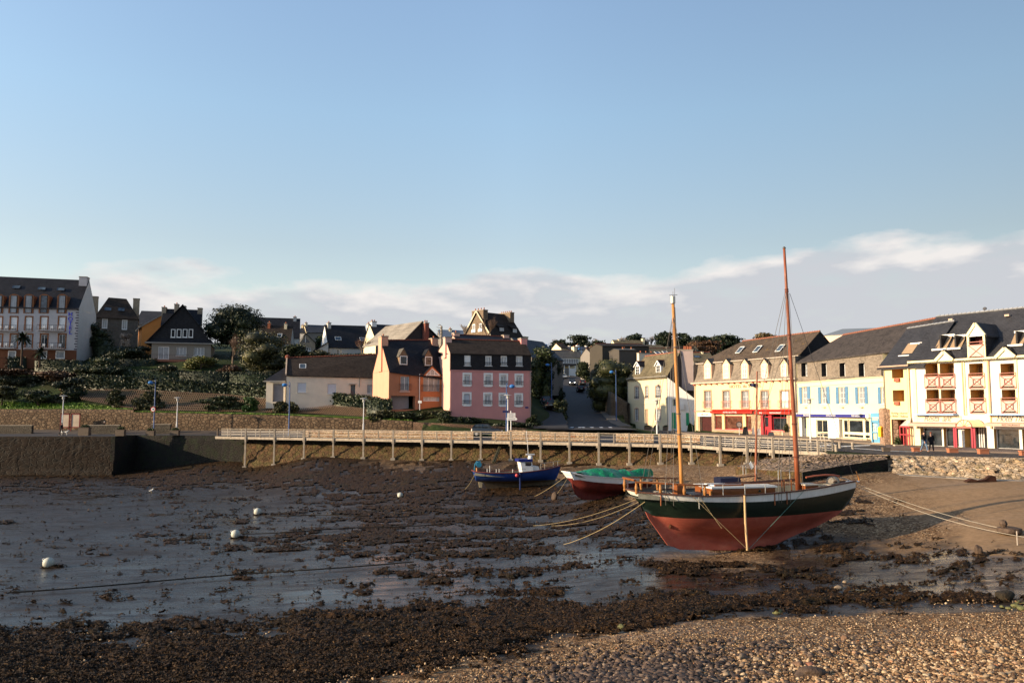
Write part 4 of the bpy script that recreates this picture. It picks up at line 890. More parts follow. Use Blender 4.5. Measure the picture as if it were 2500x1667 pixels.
  if rail:
   g_ = MB(); h = min(1.0, (z1-z0)*.42) if rail[1] is None else rail[1]; a, b_ = x0-rail[2], x1+rail[2]; yy = y - rail[3]
   for zz in (z0+.06, z0+h*.78, z0+h): g_.bar((a,yy,zz),(b_,yy,zz),.035)
   n = max(3, int((b_-a)/.16))
   for i in range(n+1): xx = a+(b_-a)*i/n; g_.bar((xx,yy,z0+.06),(xx,yy,z0+h),.02)
   for xx in (a, b_): g_.bar((xx,yy,z0+.1),(xx,y,z0+.1),.03); g_.bar((xx,yy,z0+h),(xx,y,z0+h),.03)
   g_.build('railing', rail[0], o)
  if shutters:
   mt, w_ = shutters
   for a, b_ in ((x0-w_-.03, x0-.03), (x1+.03, x1+w_+.03)):
    g_ = MB(); g_.box(a, b_, y-.06, y-.02, z0, z1+.02); n = int((z1-z0)/.09)
    for i in range(n): zz = z0 + .04 + i*(z1-z0-.06)/n; g_.box(a+.04, b_-.04, y-.075, y-.06, zz, zz+.05)
    g_.build('shutter', mt, s.t)
  return o
 def win(s, z_, x0, y0, x1, y1, **k):
  a = q(z_, x0, y0); c = q(z_, x1, y1); r = s.rect(a[0], a[1], c[0], c[1], k.get('y', 0)); return s.window(*r, **k)
 def winp(s, x0, y0, x1, y1, **k): return s.window(*s.rect(x0, y0, x1, y1, k.get('y', 0)), **k)
 def door(s, x0, x1, z0, z1, mat, y=0, dep=.2, glassy=None, hole=True, leaves_=1, name='door'):
  if hole: s.holes.append((x0, x1, z0, z1, dep + .1))
  m = MB(); n = leaves_
  for i in range(n):
   a, b_ = x0 + (x1-x0)*i/n + .01, x0 + (x1-x0)*(i+1)/n - .01; m.box(a, b_, y+dep, y+dep+.06, z0, z1)
   for j in range(3): zz = z0 + .15 + j*(z1-z0-.2)/3; m.box(a+.1, b_-.1, y+dep-.015, y+dep, zz, zz+(z1-z0-.2)/3-.12)
  o = s.part(name, m, mat); g_ = MB(); g_.ball((x0+(x1-x0)*.85, y+dep-.05, z0+1.0), .04, 8); g_.build('handle', ZINC, o)
  if glassy: g_ = MB(); g_.poly([(x0+.12,y+dep-.02,z0+(z1-z0)*.45),(x1-.12,y+dep-.02,z0+(z1-z0)*.45),(x1-.12,y+dep-.02,z1-.12),(x0+.12,y+dep-.02,z1-.12)]); g_.build('pane', glassy, o)
  return o
 def skylight(s, p, w, h, slope, mat=FRM, parent=None):     # p: local centre on the roof plane; slope = rise over run
  a = math.atan(slope); d = Vector((0, math.cos(a), math.sin(a))); n = Vector((0, -math.sin(a), math.cos(a))); x = Vector((1,0,0)); p = Vector(p) + n*.13
  m = MB(); c = [p - x*w/2 - d*h/2, p + x*w/2 - d*h/2, p + x*w/2 + d*h/2, p - x*w/2 + d*h/2]
  for i in range(4): m.bar(c[i] + n*.03, c[(i+1) % 4] + n*.03, .08, .08)
  o = s.part('skylight', m, mat, parent); g_ = MB(); g_.poly([v + n*.03 for v in c]); g_.build('pane', GLS, o); return o
 def pipe(s, x, z0, z1, y=-.09, mat=GUT): m = MB(); m.tube([(x,y,z0),(x,y,z1)], .05, 6); return s.part('drainpipe', m, mat)
 def gutter(s, x0, x1, z0, z1, y=-.3, mat=GUT): m = MB(); m.tube([(x0,y,z0),(x1,y,z1)], .08, 6); return s.part('gutter', m, mat)
def tri_front(s, x0, x1, z0, zp, xp=None, y=0, mat=None, name='gable'):
 xp = (x0+x1)/2 if xp is None else xp; m = MB(); m.prism([(x0,y,z0),(x1,y,z0),(xp,y,zp)], (0,.15,0)); return s.part(name, m, mat)
def dormer(B, x0, x1, z0, ze, zp, yf, yb, wallm, roofm, win=True, nx=2, nz=1, name='dormer', pane=GL, ov=.12, fr=.09, trim=None, ridge=None, blind=0, wz=.0, y_out=.0, winfr=FRM, wx=.12):
 """gabled roof dormer: its own mesh with window, pane and roof as sub-parts"""
 m = MB(); xm = (x0+x1)/2
 m.prism([(x0,yf,z0),(x1,yf,z0),(x1,yf,ze),(xm,yf,zp),(x0,yf,ze)], (0,yb-yf,0)); o = B.part(name, m, wallm)
 r = MB(); dz = (zp-ze)/(xm-x0)*ov
 for a, c in ((x0-ov, xm), (x1+ov, xm)):
  r.prism([(a,yf-ov,ze-dz),(c,yf-ov,zp),(c,yf-ov,zp+.09),(a,yf-ov,ze-dz+.09)], (0,yb-yf+ov+.02,0))
 ro = r.build('roof', roofm, o)
 if trim:
  r = MB()
  for a in (x0-ov, x1+ov): r.bar((a,yf-ov-.02,ze-dz+.0),(xm,yf-ov-.02,zp+.0),.10,.16)
  r.build('bargeboard', trim, o)
 if ridge: r = MB(); r.tube([(xm,yf-ov,zp+.11),(xm,yb,zp+.11)], .09, 6); r.build('ridge', ridge, o)
 if win:
  a, c, d, e_ = x0+wx, x1-wx, z0+wz+.1, ze-.04; r = MB()
  for p_, q_ in ((a,a+fr),(c-fr,c)): r.box(p_,q_,yf-.06,yf+.02,d,e_)
  for p_, q_ in ((d,d+fr),(e_-fr,e_)): r.box(a+fr,c-fr,yf-.06,yf+.02,p_,q_)
  for i in range(1, nx): xc = a+(c-a)*i/nx; r.box(xc-.035,xc+.035,yf-.05,yf+.02,d+fr,e_-fr)
  for i in range(1, nz): zc = d+(e_-d)*i/nz; r.box(a+fr,c-fr,yf-.045,yf+.02,zc-.025,zc+.025)
  w_ = r.build('window', winfr, o)
  r = MB(); r.poly([(a+.02,yf-.012,d+.02),(c-.02,yf-.012,d+.02),(c-.02,yf-.012,e_-.02),(a+.02,yf-.012,e_-.02)]); r.build('pane', pane, o)
 return o
# the two hotels on the front
def foot(px, py, z=0): return on(px, py, z)
SURR = stone('stone_surround', [(.42,.27,.17),(.50,.34,.22),(.36,.24,.16)], 5, (1,1,1.2), (.25,.18,.12), .04, bump=.4)
CREAMP = rend('cream_render', (.74,.56,.33), streak=.25); YEL = rend('yellow_render', (.76,.66,.40), streak=.2); CREAMH = rend('cream_house_render', (.62,.54,.36), streak=.2)
PINKT = rend('salmon_paint', (.52,.24,.19)); RED = plain('red_paint', (.48,.03,.02), .4, .08, 3, .05); REDP = plain('red_frame', (.36,.03,.04), .4, .1, 3, .05)
B = Bld('seafront_hotel', 'cream hotel with red shop awning, mansard slate roof and five pediment dormers', foot(1697,1057), foot(1947,1066.5), 'hotel')
W_ = B.W; zc = B.z(932, 1820); D_h = 9.0
for i, (a, c) in enumerate(((187,257),(395,468),(605,680),(825,900),(1043,1135))):
 B.win('R6', a, 805, c, 993, nz=3, dep=.22, pane=GLC if i < 4 else GLN, surround=SURR, sw=.20, rail=(PINKT, 1.0, .45, .14), sill=False, blind=.97 if i == 4 else 0, frame=FRM)
z1f = B.z(1003, 1820); dA = B.L(*q('R6',118,1180))[0], B.L(*q('R6',268,1180))[0]
B.holes.append((dA[0]+.35, dA[1], 0, B.z(q('R6',0,1090)[1], q('R6',200,0)[0]), .5))
gx = lambda x: B.L(*q('R6', x, 1150))[0]; gz = lambda y, x=600: B.z(q('R6', 0, y)[1], q('R6', x, 0)[0])
B.holes.append((gx(300), gx(715), gz(1240), gz(1055), .35)); B.holes.append((gx(820), gx(1112), .15, gz(1065), .35))
B.front(0, W_, -.2, zc, CREAMP, rev=CREAMP, depth=.4)
ST_G = stone('stone_ground_floor', [(.36,.25,.15),(.46,.33,.21),(.30,.20,.12)], 3.0, (1,1,1.5), (.45,.36,.24), .05, bump=.4)
m = MB()
for a, c, z0, z1 in ((dA[0]-.15, dA[0]+.35, 0, gz(1090,200)), (dA[1], gx(300), 0, gz(1050,200)), (gx(300), gx(820), 0, gz(1243)), (gx(715), gx(820), gz(1243), gz(1060)), (gx(1112), gx(1150), 0, gz(1065)), (gx(945), gx(1112), 0, gz(1250,1000))):
 m.box(a, c, -.05, .10, z0, z1)
B.part('stone_facing', m, ST_G)
B.part('door', MB().box(dA[0]+.36, dA[1]-.01, .4, .48, 0, gz(1090,200)), plain('dark_door', (.05,.012,.012), .5, .2, 3, .1))
m = MB().box(dA[0]-.05, dA[1]+.02, -.1, -.04, gz(1090,200), gz(1052,200)); sg = B.part('sign_board', m, WHT)
textmesh("ENTREE DE L'HOTEL", .36, sg, plain('black_letter', (.02,.02,.02), .6, 0, 1, 0), ((dA[0]+dA[1])/2, -.11, gz(1071,200)), sx=.55)
for a, c in ((300,385),(412,618),(650,715)):
 x0, x1 = gx(a), gx(c); B.window(x0, x1, gz(1240), gz(1085), y=.2, dep=.1, nx=1, fw=.09, frame=REDP, pane=glass('glass_warm', (.10,.045,.03), .08), hole=False, sill=False, name='shop_window')
for a, c in ((385,412),(618,650)): B.part('pillar', MB().box(gx(a), gx(c), -.06, .3, gz(1240), gz(1058)), plain('pillar_yellow', (.78,.58,.28), .7, .1, 3, .1))
m = MB().box(gx(300), gx(715), .16, .3, gz(1085), gz(1058)); B.part('transom', m, rend('transom_cream', (.62,.45,.32)))
m = MB(); m.box(gx(295), gx(715), -.14, .1, gz(1254), gz(1240)); m.box(gx(935), gx(1112), -.14, .1, gz(1262,1000), gz(1248,1000)); m.box(0, W_, -.12, 0, z1f-.10, z1f+.06); B.part('ledge', m, plain('ledge_red', (.68,.22,.18), .6, .1, 3, .1))
B.window(gx(940), gx(1112), gz(1248,1000), gz(1100,1000), y=.2, dep=.1, nx=1, fw=.08, frame=REDP, pane=GL, hole=False, sill=False, name='shop_window')
B.door(gx(845), gx(905), .1, gz(1090,1000), REDP, y=.15, dep=.1, glassy=GL, hole=False)
m = MB().box(gx(820), gx(845), -.02, .35, 0, gz(1065,830)); m.box(gx(905), gx(940), -.02, .35, 0, gz(1065,900)); B.part('door_frame', m, REDP)
for a, c, y0, y1 in ((285,758,1033,1055),(783,1188,1037,1063)):
 x0, x1 = gx(a), gx(c); zt, zb_ = gz(y0, (a+c)/2), gz(y1, (a+c)/2); m = MB()
 m.prism([(x0,-.02,zt+.18),(x0,-.62,zt),(x0,-.62,zb_),(x0,-.58,zb_),(x0,-.58,zt-.04),(x0,-.02,zt+.12)], (x1-x0,0,0)); aw = B.part('awning', m, RED)
 zz = (zt+zb_)/2
 if a < 300: textmesh('HOTEL DU STYVEL', .30, aw, WHT, (gx(510), -.64, zz), sx=1.15)
 else: textmesh('BAR', .30, aw, WHT, (gx(858), -.64, zz)); textmesh('RESTAURANT', .30, aw, WHT, (gx(1022), -.64, zz), sx=1.1)
m = MB().box(gx(283), gx(1190), -.5, 0, gz(1022)+.02, gz(1015)+.06); B.part('awning_case', m, RED)
m = MB(); m.box(-.35, W_+.2, -.42, .05, zc, zc+.22); B.part('cornice', m, plain('cornice_grey', (.45,.38,.30), .8, .15, 3, .2))
m = MB();
for i in range(17): x = .25 + i*(W_-.5)/16; m.box(x-.09, x+.09, -.36, 0, zc-.22, zc)
B.part('brackets', m, plain('bracket_red', (.50,.14,.09), .7, .1, 3, .1))
textmesh('HOTEL du STYVEL', .62, B.t, plain('letter_brown', (.07,.035,.02), .7, .1, 3, 0), (B.L(*q('R6',642,750))[0], -.03, B.z(q('R6',0,750)[1], q('R6',642,0)[0])), sx=1.25, sp=1.05)
zm = B.z(880, 1820, 1.1); zr = B.z(824, 1890, 4.8); m = MB()
n = 5; cz = zc+.22
prof = [(-.05,cz),(.35,cz+.9),(.6,cz+1.8),(.75,zm)]
for i in range(3): a, c = prof[i], prof[i+1]; m.poly([(-.1,a[0],a[1]),(W_,a[0],a[1]),(W_,c[0],c[1]),(-.1,c[0],c[1])])
m.poly([(-.1,prof[0][0],cz),(-.1,.75,zm),(-.1,D_h-.75,zm),(-.1,D_h,cz)][::-1]); m.poly([(W_,prof[0][0],cz),(W_,.75,zm),(W_,D_h-.75,zm),(W_,D_h,cz)]); m.poly([(-.1,D_h,cz),(W_,D_h,cz),(W_,D_h-.75,zm),(-.1,D_h-.75,zm)])
mans = B.part('mansard_roof', m, SLW)
B.part('mansard_edge', MB().box(-.2, W_+.05, .5, .9, zm-.05, zm+.10), plain('edge_grey', (.40,.34,.28), .8, .1, 3, .2))
B.roof(0, W_, .75, D_h-.4, zm+.06, zm+.06, zr-.15, zr+.05, SLM, .15, .1, ridge=TILEB, hip0=B.L(1814,826,4.8)[0]+.1, ridge_r=.10)
B.shell(W_, D_h, -.2, cz, CREAMP)
for cx_ in (222, 432, 640, 862, 1085):
 x0, x1 = B.L(*q('R6',cx_-42,580), .1)[0], B.L(*q('R6',cx_+40,580), .1)[0]; z0 = B.z(q('R6',0,668)[1], q('R6',cx_,0)[0], .1); ze = B.z(q('R6',0,500)[1], q('R6',cx_,0)[0], .1); zp = B.z(q('R6',0,440)[1], q('R6',cx_,0)[0], .1)
 dormer(B, x0, x1, z0, ze, zp, .08, 2.6, rend('dormer_salmon', (.72,.48,.32)), SLG, nx=2, nz=3, pane=GLN, wx=.28, fr=.07)
sl = (zr - zm) / (4.35 - .75)
for x, y in ((590,350),(787,340),(1042,330)):
 px, py = q('R6', x, y); best = min(np.linspace(.8, 4.2, 60), key=lambda d: abs(B.L(px, py, d)[1] - (zm + .1 + sl*(d-.75)))); v = B.V(px, py, best); B.skylight(v, .9, 1.4, sl)
B.shell(W_, D_h, cz-.1, zm, SLW, None)
tri = MB(); tri.poly([(W_+.02,.75,zm),(W_+.02,D_h-.4,zm),(W_+.02,(D_h+.35)/2,zr)]); B.part('gable', tri, SLB)
B.pipe(.25, 0, zc); B.pipe(W_-.05, 0, zc)
m = MB(); m.tube([(gx(190), -.12, gz(1030,190)), (gx(190),-.14, gz(1022,190))], .2, 12); B.part('crest', m, IRON)
# second hotel
B = Bld('seafront_hotel', 'yellow hotel with blue shutters, blue fascia strip and grey slate upper floor', foot(1949,1066.6), foot(2163,1080.5), 'hotel'); W_ = B.W; D_h = 9.5
BLU = plain('shutter_blue', (.10,.22,.36), .55, .12, 3, .15); NAVY = plain('fascia_blue', (.045,.045,.22), .4, .08, 3, .05)
gx = lambda x, y=1150, d=0: B.L(*q('R6', x, y), d)[0]; gz = lambda y, x=1750, d=0: B.z(q('R6', 0, y)[1], q('R6', x, 0)[0], d)
zc = gz(672)
for a, b_, sh_ in ((1285,1345,33),(1498,1563,34),(1698,1772,33),(1916,1992,33),(2173,2218,34)):
 x0, x1 = gx(a, 850), gx(b_, 850); zz0, zz1 = gz(950, (a+b_)/2), gz(757, (a+b_)/2); w_ = abs(gx(a, 850) - gx(a-sh_, 850))
 B.window(x0, x1, zz0, zz1, dep=.18, nx=2, nz=3, pane=GLC, shutters=(BLU, w_*.92), sills=WHT)
B.holes += [(gx(1440), gx(1572), gz(1340,1500), gz(1125,1500), .3), (gx(1700), gx(2040), .3, gz(1125,1850), .5), (gx(1280), gx(1330), .1, gz(1100,1300), .4)]
B.front(0, W_, -.2, zc, YEL, rev=rend('cream_pale', (.80,.74,.58)), depth=.3)
hol = (gx(1440), gx(1572)); m = MB(); m.box(gx(1385), hol[0], -.03, 0, 0, gz(1095,1500)); m.box(hol[1], gx(1700), -.03, 0, 0, gz(1095,1600)); m.box(hol[0], hol[1], -.03, 0, gz(1125,1500), gz(1095,1500)); m.box(hol[0], hol[1], -.03, 0, 0, gz(1340,1500)); B.part('white_band', m, WHT)
CRF = plain('cream_frame', (.75,.68,.48), .5, .05, 3, 0)
x0, x1 = gx(1442), gx(1571); B.window(x0, x1, gz(1270,1500), gz(1128,1500), dep=.1, nx=2, fw=.08, frame=CRF, hole=False, sill=False, name='shop_window'); B.window(x0, x1, gz(1320,1500), gz(1278,1500), dep=.1, nx=2, frame=CRF, hole=False, sill=False, name='shop_window')
for a, c in ((1735,1785),(1795,1955),(1970,2030)):
 B.window(gx(a), gx(c), gz(1275,1870), gz(1128,1870), y=.1, dep=.1, nx=1, fw=.09, frame=CRF, hole=False, sill=False, name='shop_window'); B.window(gx(a), gx(c), gz(1330,1870), gz(1290,1870), y=.1, dep=.1, nx=1, frame=CRF, hole=False, sill=False, name='shop_window')
B.part('shopfront_frame', MB().box(gx(1722), gx(2040), .16, .24, .3, gz(1330,1870)).box(gx(1722), gx(1735), .16, .24, .3, gz(1125,1870)).box(gx(1735), gx(2040), .17, .22, gz(1290,1870), gz(1275,1870)).box(gx(1955), gx(1970), .16, .26, .3, gz(1125,1870)).box(gx(2030), gx(2041), .16, .26, .3, gz(1125,1870)), CRF)
B.part('step', MB().box(gx(1700), gx(2050), -.5, .1, 0, .3).box(gx(1960), gx(2060), -1.1, -.5, 0, .16), KERBM)
B.door(gx(1282), gx(1328), .1, gz(1105,1300), plain('door_grey', (.12,.13,.16), .5, .1, 2, .1), hole=False, dep=.3, glassy=GL)
B.part('door_post', MB().box(gx(1262), gx(1281), -.06, .06, 0, gz(1095,1270)), WHT)
x0, x1 = gx(1243,1070), gx(2042,1070); zt, zb_ = gz(1066,1640), gz(1096,1640)
m = MB(); m.box(x0, x1, -.55, -.5, zb_, zt); fa = B.part('fascia', m, NAVY); m = MB(); m.box(x0-.1, x1+.15, -.6, 0, zt+.03, zt+.12); m.box(x1, x1+.55, -.5, 0, zb_-.05, zt+.03); m.build('fascia_top', WHT, fa)
for s_, c_ in (('RESTAURANT',1385),('HOTEL VAUBAN',1655),('BAR GLACIER',1940)): textmesh(s_, .30, fa, WHT, (gx(c_,1080), -.57, (zt+zb_)/2), sx=.95)
textmesh('HOTEL VAUBAN', .52, B.t, plain('letter_grey', (.16,.15,.13), .7, .1, 3, 0), (gx(1725,660), -.03, gz(692,1725)+.32), sx=1.25, sp=1.12)
B.part('cornice', MB().box(-.05, W_, -.08, .1, zc-.08, zc+.04).box(-.05, W_, -.05, .02, zc-.62, zc-.56), plain('cornice_yellow', (.62,.52,.30), .8, .1, 3, .2))
zm = gz(440, 1720, .3); hs_ = []
m = MB(); z0 = zc+.04
keep = B.holes; B.holes = []
for a, b_ in ((1278,1345),(1505,1565),(1710,1775),(1925,1992),(2180,2232)):
 cx_ = (a+b_)/2; x0, x1 = gx(a, 570, .2), gx(b_, 570, .2); zz0, zz1 = gz(640, cx_, .2), gz(490, cx_, .2); B.holes.append((x0, x1, zz0, zz1, .75))
 B.window(x0+.30, x1-.02, zz0+.05, zz1-.05, y=.2, dep=.45, nx=2, nz=3, pane=GLC, hole=False, sill=False)
B.front(-.02, W_, z0, zm, SLW, y=.15, name='slate_storey', rev=SLB)
B.part('eave', MB().box(-.05, W_, .0, .3, zm-.02, zm+.14), GUT)
zr = B.z(818, 2060, 5); B.roof(0, W_+2.5, .12, 9.8, zm+.1, zm+.1, zr-.1, zr, SLBR if False else slate('slate_hotel', (.050,.042,.038), .26, .3, lichen=(.16,.13,.09), lamt=.02), .15, .1, ridge=TILEB, hip0=3.2)
B.shell(W_, D_h, -.2, zm, YEL); B.pipe(.12, 0, zc)
for x in (1330, 1540, 1745, 1965): v = B.V(*q('R6', x, 992)); B.part('wall_lamp', MB().box(v.x-.3, v.x+.25, -.3, -.22, v.z, v.z+.06).box(v.x+.2, v.x+.26, -.3, 0, v.z, v.z+.1), GUT)
# infill bay and right-hand restaurant hotel
B = Bld('gatehouse', 'narrow yellow bay with two square openings above a dark red gateway', foot(2162.5,1087), foot(2232.5,1090.3), 'building'); W_ = B.W
f7 = lambda x, y, d=0: B.L(*q('R7', x, y), d); OCH = rend('ochre_recess', (.55,.34,.12)); YLB = rend('yellow_bay', (.74,.60,.32), streak=.15)
zc = f7(380, 680)[1]
for y0, y1 in ((685,795),(910,1018)):
 x0, x1 = f7(303, 740)[0], f7(413, 740)[0]; z0, z1 = f7(358, y1)[1], f7(358, y0)[1]; B.holes.append((x0, x1, z0, z1, 1.4)); m = MB(); m.poly([(x0,1.39,z0),(x1,1.39,z0),(x1,1.39,z1),(x0,1.39,z1)]); lg = B.part('loggia', m, OCH)
 a, c = f7(335, y1)[0], f7(382, y1)[0]; MB().box(a, c, -.22, -.01, f7(358, y1+35)[1], z0-.02).build('window_box', plain('box_red', (.38,.10,.06), .7, .1, 3, .1), lg)
x0, x1 = f7(303, 1320)[0], f7(447, 1320)[0]; zt = f7(370, 1190)[1]; B.holes.append((x0, x1, 0, zt, 1.6))
B.front(0, W_, -.2, zc, YLB, rev=OCH)
B.part('gate', MB().box(x0+.02, x1-.35, 1.3, 1.4, 0, zt).box((x0+x1)/2-.03, (x0+x1)/2, 1.25, 1.3, 0, zt), plain('gate_dark_red', (.10,.012,.015), .5, .15, 2, .1))
B.shell(W_, 8, -.2, zc, YLB); pk = B.z(797, 2262, 4.2)
B.roof(-.2, W_+1.5, 0, 8.4, zc+.05, zc+.05, pk-.1, pk+.12, SLN, .35, .2, ridge=ZINC, ridge_r=.08)
textmesh('Parking réservé', .30, B.t, plain('letter_script', (.15,.12,.10), .7, .1, 3, 0), (f7(372,1131)[0], -.02, f7(372,1131)[1]), shear=.35); textmesh("à l'hôtel Thalassa", .30, B.t, MATS['letter_script'], (f7(370,1160)[0], -.02, f7(370,1160)[1]), shear=.35)
B.gutter(-.2, W_, zc, zc+.0, -.38, plain('gutter_pink', (.5,.33,.24), .6, .1, 3, .1)); B.pipe(.14, 0, zc); v = f7(467, 1000); B.pipe(v[0], f7(467,1130)[1], zc)
sl = (pk - zc) / 4.2; v = f7(425, 560, 1.3)
m = MB(); xa, xb = f7(372,560,1.0)[0], f7(475,560,1.0)[0]; z0 = zc + sl*1.0; m.box(xa, xb, .85, 1.05, z0, z0+.14); lr = B.part('roof_terrace', m, WHT); MB().box(xa+.5, xb+.6, 2.0, 2.2, z0+sl*1.1+.12, z0+sl*1.1+.3).build('lintel', WHT, lr)
MB().prism([(xa+.2,1.1,z0+.3),(xb+.2,1.1,z0+.3),(xb+.2,2.1,z0+sl*1.1+.25),(xa+.2,2.1,z0+sl*1.1+.25)], (0,0,.04)).build('recess', plain('recess_tan', (.30,.21,.13), .8, .1, 3, .1), lr)
B = Bld('restaurant_hotel', 'large white and yellow hotel with red-railed loggias and steep dark slate roof at right', foot(2230,1090.2), foot(2590,1104.3), 'hotel'); W_ = B.W
f7 = lambda x, y, d=0: B.L(*q('R7', x, y), d); t1 = lambda x, y, d=0: B.L(*q('T1', x, y), d)
WLR = rend('white_render', (.74,.70,.60), streak=.12); YTR = plain('yellow_trim', (.82,.70,.42), .7, .06, 3, .1); RRD = plain('railing_red', (.33,.12,.09), .5, .1, 3, .05)
MESH_ = plain('balcony_glass', (.48,.38,.32), .4, .1, 3, .05)
zc = t1(600, 25)[1]; zpl = f7(800,1150)[1]
logs = [(262,468),(497,722),(962,1203),(1462,1702),(1960,2180),(2420,2640)]
rows_ = [(45,440),(440,838)]
for a, c in logs:
 x0, x1 = t1(a,300)[0], t1(c,300)[0]
 for k, (y0, y1) in enumerate(rows_):
  xm_ = (a+c)/2; z1 = t1(xm_, y0)[1]; z0 = t1(xm_, y1-8)[1] if k else t1(xm_, 432)[1]
  if a > 1800: z1 = zc - .1 if k == 0 else zc - 2.9; z0 = zc - 2.75 if k == 0 else zc - 5.55
  if k == 1: z1 = z1 - .12
  B.holes.append((x0, x1, z0, z1, 1.5)); m = MB(); m.poly([(x0,1.48,z0),(x1,1.48,z0),(x1,1.48,z1),(x0,1.48,z1)]); lg = B.part('loggia', m, OCH)
  MB().box(x0+(x1-x0)*.1, x0+(x1-x0)*.52, 1.38, 1.46, z0, z1-.15).build('door', plain('loggia_door', (.16,.09,.045), .3, .2, 2, .05), lg)
  h = 1.05; g_ = MB(); yy = -.12
  for zz in (z0-.05, z0+h, z0+h+.22): g_.bar((x0-.05,yy,zz),(x1+.05,yy,zz),.06)
  for xx in (x0-.05, x1+.05): g_.bar((xx,yy,z0-.05),(xx,yy,z0+h+.22),.05); g_.bar((xx,yy,z0+h+.1),(xx,0,z0+h+.1),.05); g_.bar((xx,yy,z0),(xx,0,z0),.05)
  cxm = (x0+x1)/2; w4 = (x1-x0)*.24
  g_.bar((x0,yy,z0),(x1,yy,z0+h),.045); g_.bar((x0,yy,z0+h),(x1,yy,z0),.045)
  for xx in (cxm-w4, cxm+w4): g_.bar((xx,yy,z0+h*.25),(xx,yy,z0+h*.75),.045)
  for zz in (z0+h*.25, z0+h*.75): g_.bar((cxm-w4,yy,zz),(cxm+w4,yy,zz),.045)
  ra_ = g_.build('railing', RRD, B.t); MB().box(x0, x1, -.06, -.045, z0+.12, z0+h-.03).build('panel', MESH_, ra_)
zsh0, zsh1 = t1(350,1370)[1], t1(350,1068)[1]; shops = [(190,520),(548,785),(1350,1752),(1800,2150)]
for a, c in shops: B.holes.append((t1(a,1200)[0], t1(c,1200)[0], zsh0, zsh1, .6))
ent = (t1(880,1200)[0], t1(1240,1200)[0]); B.holes.append((ent[0], ent[1], 0, zsh1+.1, 1.2))
B.front(0, W_, -.2, zc, WLR, rev=OCH, depth=.4)
for a, c in shops: B.window(t1(a,1200)[0], t1(c,1200)[0], zsh0, zsh1, dep=.45, nx=1, fw=.08, pane=GL, hole=False, sill=True, name='shop_window')
m = MB().box(ent[0], ent[1], 1.1, 1.15, 0, zsh1+.1); eo = B.part('entrance_glass', m, GL)
m = MB()
for f in (0,.22,.4,.5,.6,.8,1): x = ent[0]+(ent[1]-ent[0])*f; m.box(x-.04, x+.04, 1.0, 1.1, 0, zsh1+.1)
m.build('door_frame', WHT, eo)
m = MB()
for a, c in ((60,120),(862,905),(1203,1290),(1702,1745)): m.box(t1(a,500)[0], t1(c,500)[0], -.10, -.002, zpl if a > 100 else 0, zc)
m.box(t1(92,1200)[0], t1(188,1200)[0], -.12, -.002, 0, zsh1); m.box(t1(468,300)[0], t1(497,300)[0], -.06, -.003, zpl, zc)
B.part('pilaster', m, YTR)
m = MB(); m.box(t1(862,500)[0]-.0, t1(880,500)[0], -.16, -.102, zpl, zc); m.box(t1(1275,500)[0], t1(1300,500)[0], -.16, -.102, zsh1, zc); B.part('orange_reveal', m, rend('orange_reveal', (.62,.36,.20)))
for a, c, tx, tc_ in ((120,830,'Resta  ant',480),(1290,2150,'Hôtel Thalassa',2010)):
 x0, x1 = t1(a,930)[0], t1(c,930)[0]; z0, z1 = t1((a+min(c,1800))/2,990)[1], t1((a+min(c,1800))/2,875)[1]; m = MB().box(x0, x1, -.09, -.003, z0, z1); fo = B.part('fascia', m, YTR)
 textmesh(tx, .78, fo, plain('script_blue', (.10,.11,.17), .6, .1, 3, 0), ((t1(235,930)[0]) if a < 200 else t1(1390,930)[0], -.11, (z0+z1)/2+.03), shear=.45, sx=.92 if a < 200 else .80, align='LEFT', sp=.9)
 MB().box(x0, x1 if a > 200 else x1-.3, -.75, -.02, z1+.02, z1+.16).build('awning_box', plain('sky_blue', (.25,.38,.60), .4, .1, 3, .05), fo)
for a, c in ((75,830),(1290,2150)):
 x0, x1 = t1(a,1010)[0], t1(c,1010)[0]; xm_ = (a+min(c,1800))/2; zt, zb_ = t1(xm_,985)[1], t1(xm_,1058)[1]; m = MB()
 m.prism([(x0,-.1,zt),(x0,-1.0,zb_+.32),(x0,-1.0,zb_+.05),(x0,-.97,zb_+.05),(x0,-.97,zb_+.30),(x0,-.1,zt-.05)], (x1-x0,0,0)); aw = B.part('awning', m, plain('awning_pink', (.52,.33,.26), .8, .08, 3, .1))
 if a > 200: textmesh('RESTAURANT', .24, aw, MATS['letter_script'], (t1(1715,1055)[0], -1.02, zb_+.18))
cx0, cx1 = t1(835,1000)[0], t1(1075,1000)[0]; zb_ = t1(950,1055)[1]; rr_ = (cx1-cx0)/2; m = MB(); n = 12; yA, yB = -.9, .0
arc = [(cx0+rr_ - rr_*math.cos(math.pi*i/n), zb_ + rr_*.95*math.sin(math.pi*i/n)) for i in range(n+1)]
xs_sh = t1(1210,1000)[0] - cx1
for i in range(n): a, c = arc[i], arc[i+1]; m.poly([(a[0],yA,a[1]),(c[0],yA,c[1]),(c[0]+xs_sh,yB,c[1]),(a[0]+xs_sh,yB,a[1])])
m.poly([(a[0],yA+.01,a[1]) for a in arc]); cn = B.part('entrance_canopy', m, plain('canopy_cream', (.80,.66,.36), .4, .06, 3, .05))
g_ = MB()
for i in range(n): g_.bar((arc[i][0],yA-.01,arc[i][1]),(arc[i+1][0],yA-.01,arc[i+1][1]),.05); g_.bar((arc[i][0]+xs_sh,yB-.05,arc[i][1]),(arc[i+1][0]+xs_sh,yB-.05,arc[i+1][1]),.05)
for i in (2,4,6,8,10): g_.bar((cx0+rr_,yA-.01,zb_),(arc[i][0],yA-.01,arc[i][1]),.03)
g_.box(cx0, cx1, yA-.05, yA+.05, zb_-.12, zb_+.05); g_.build('ribs', RRD, cn)
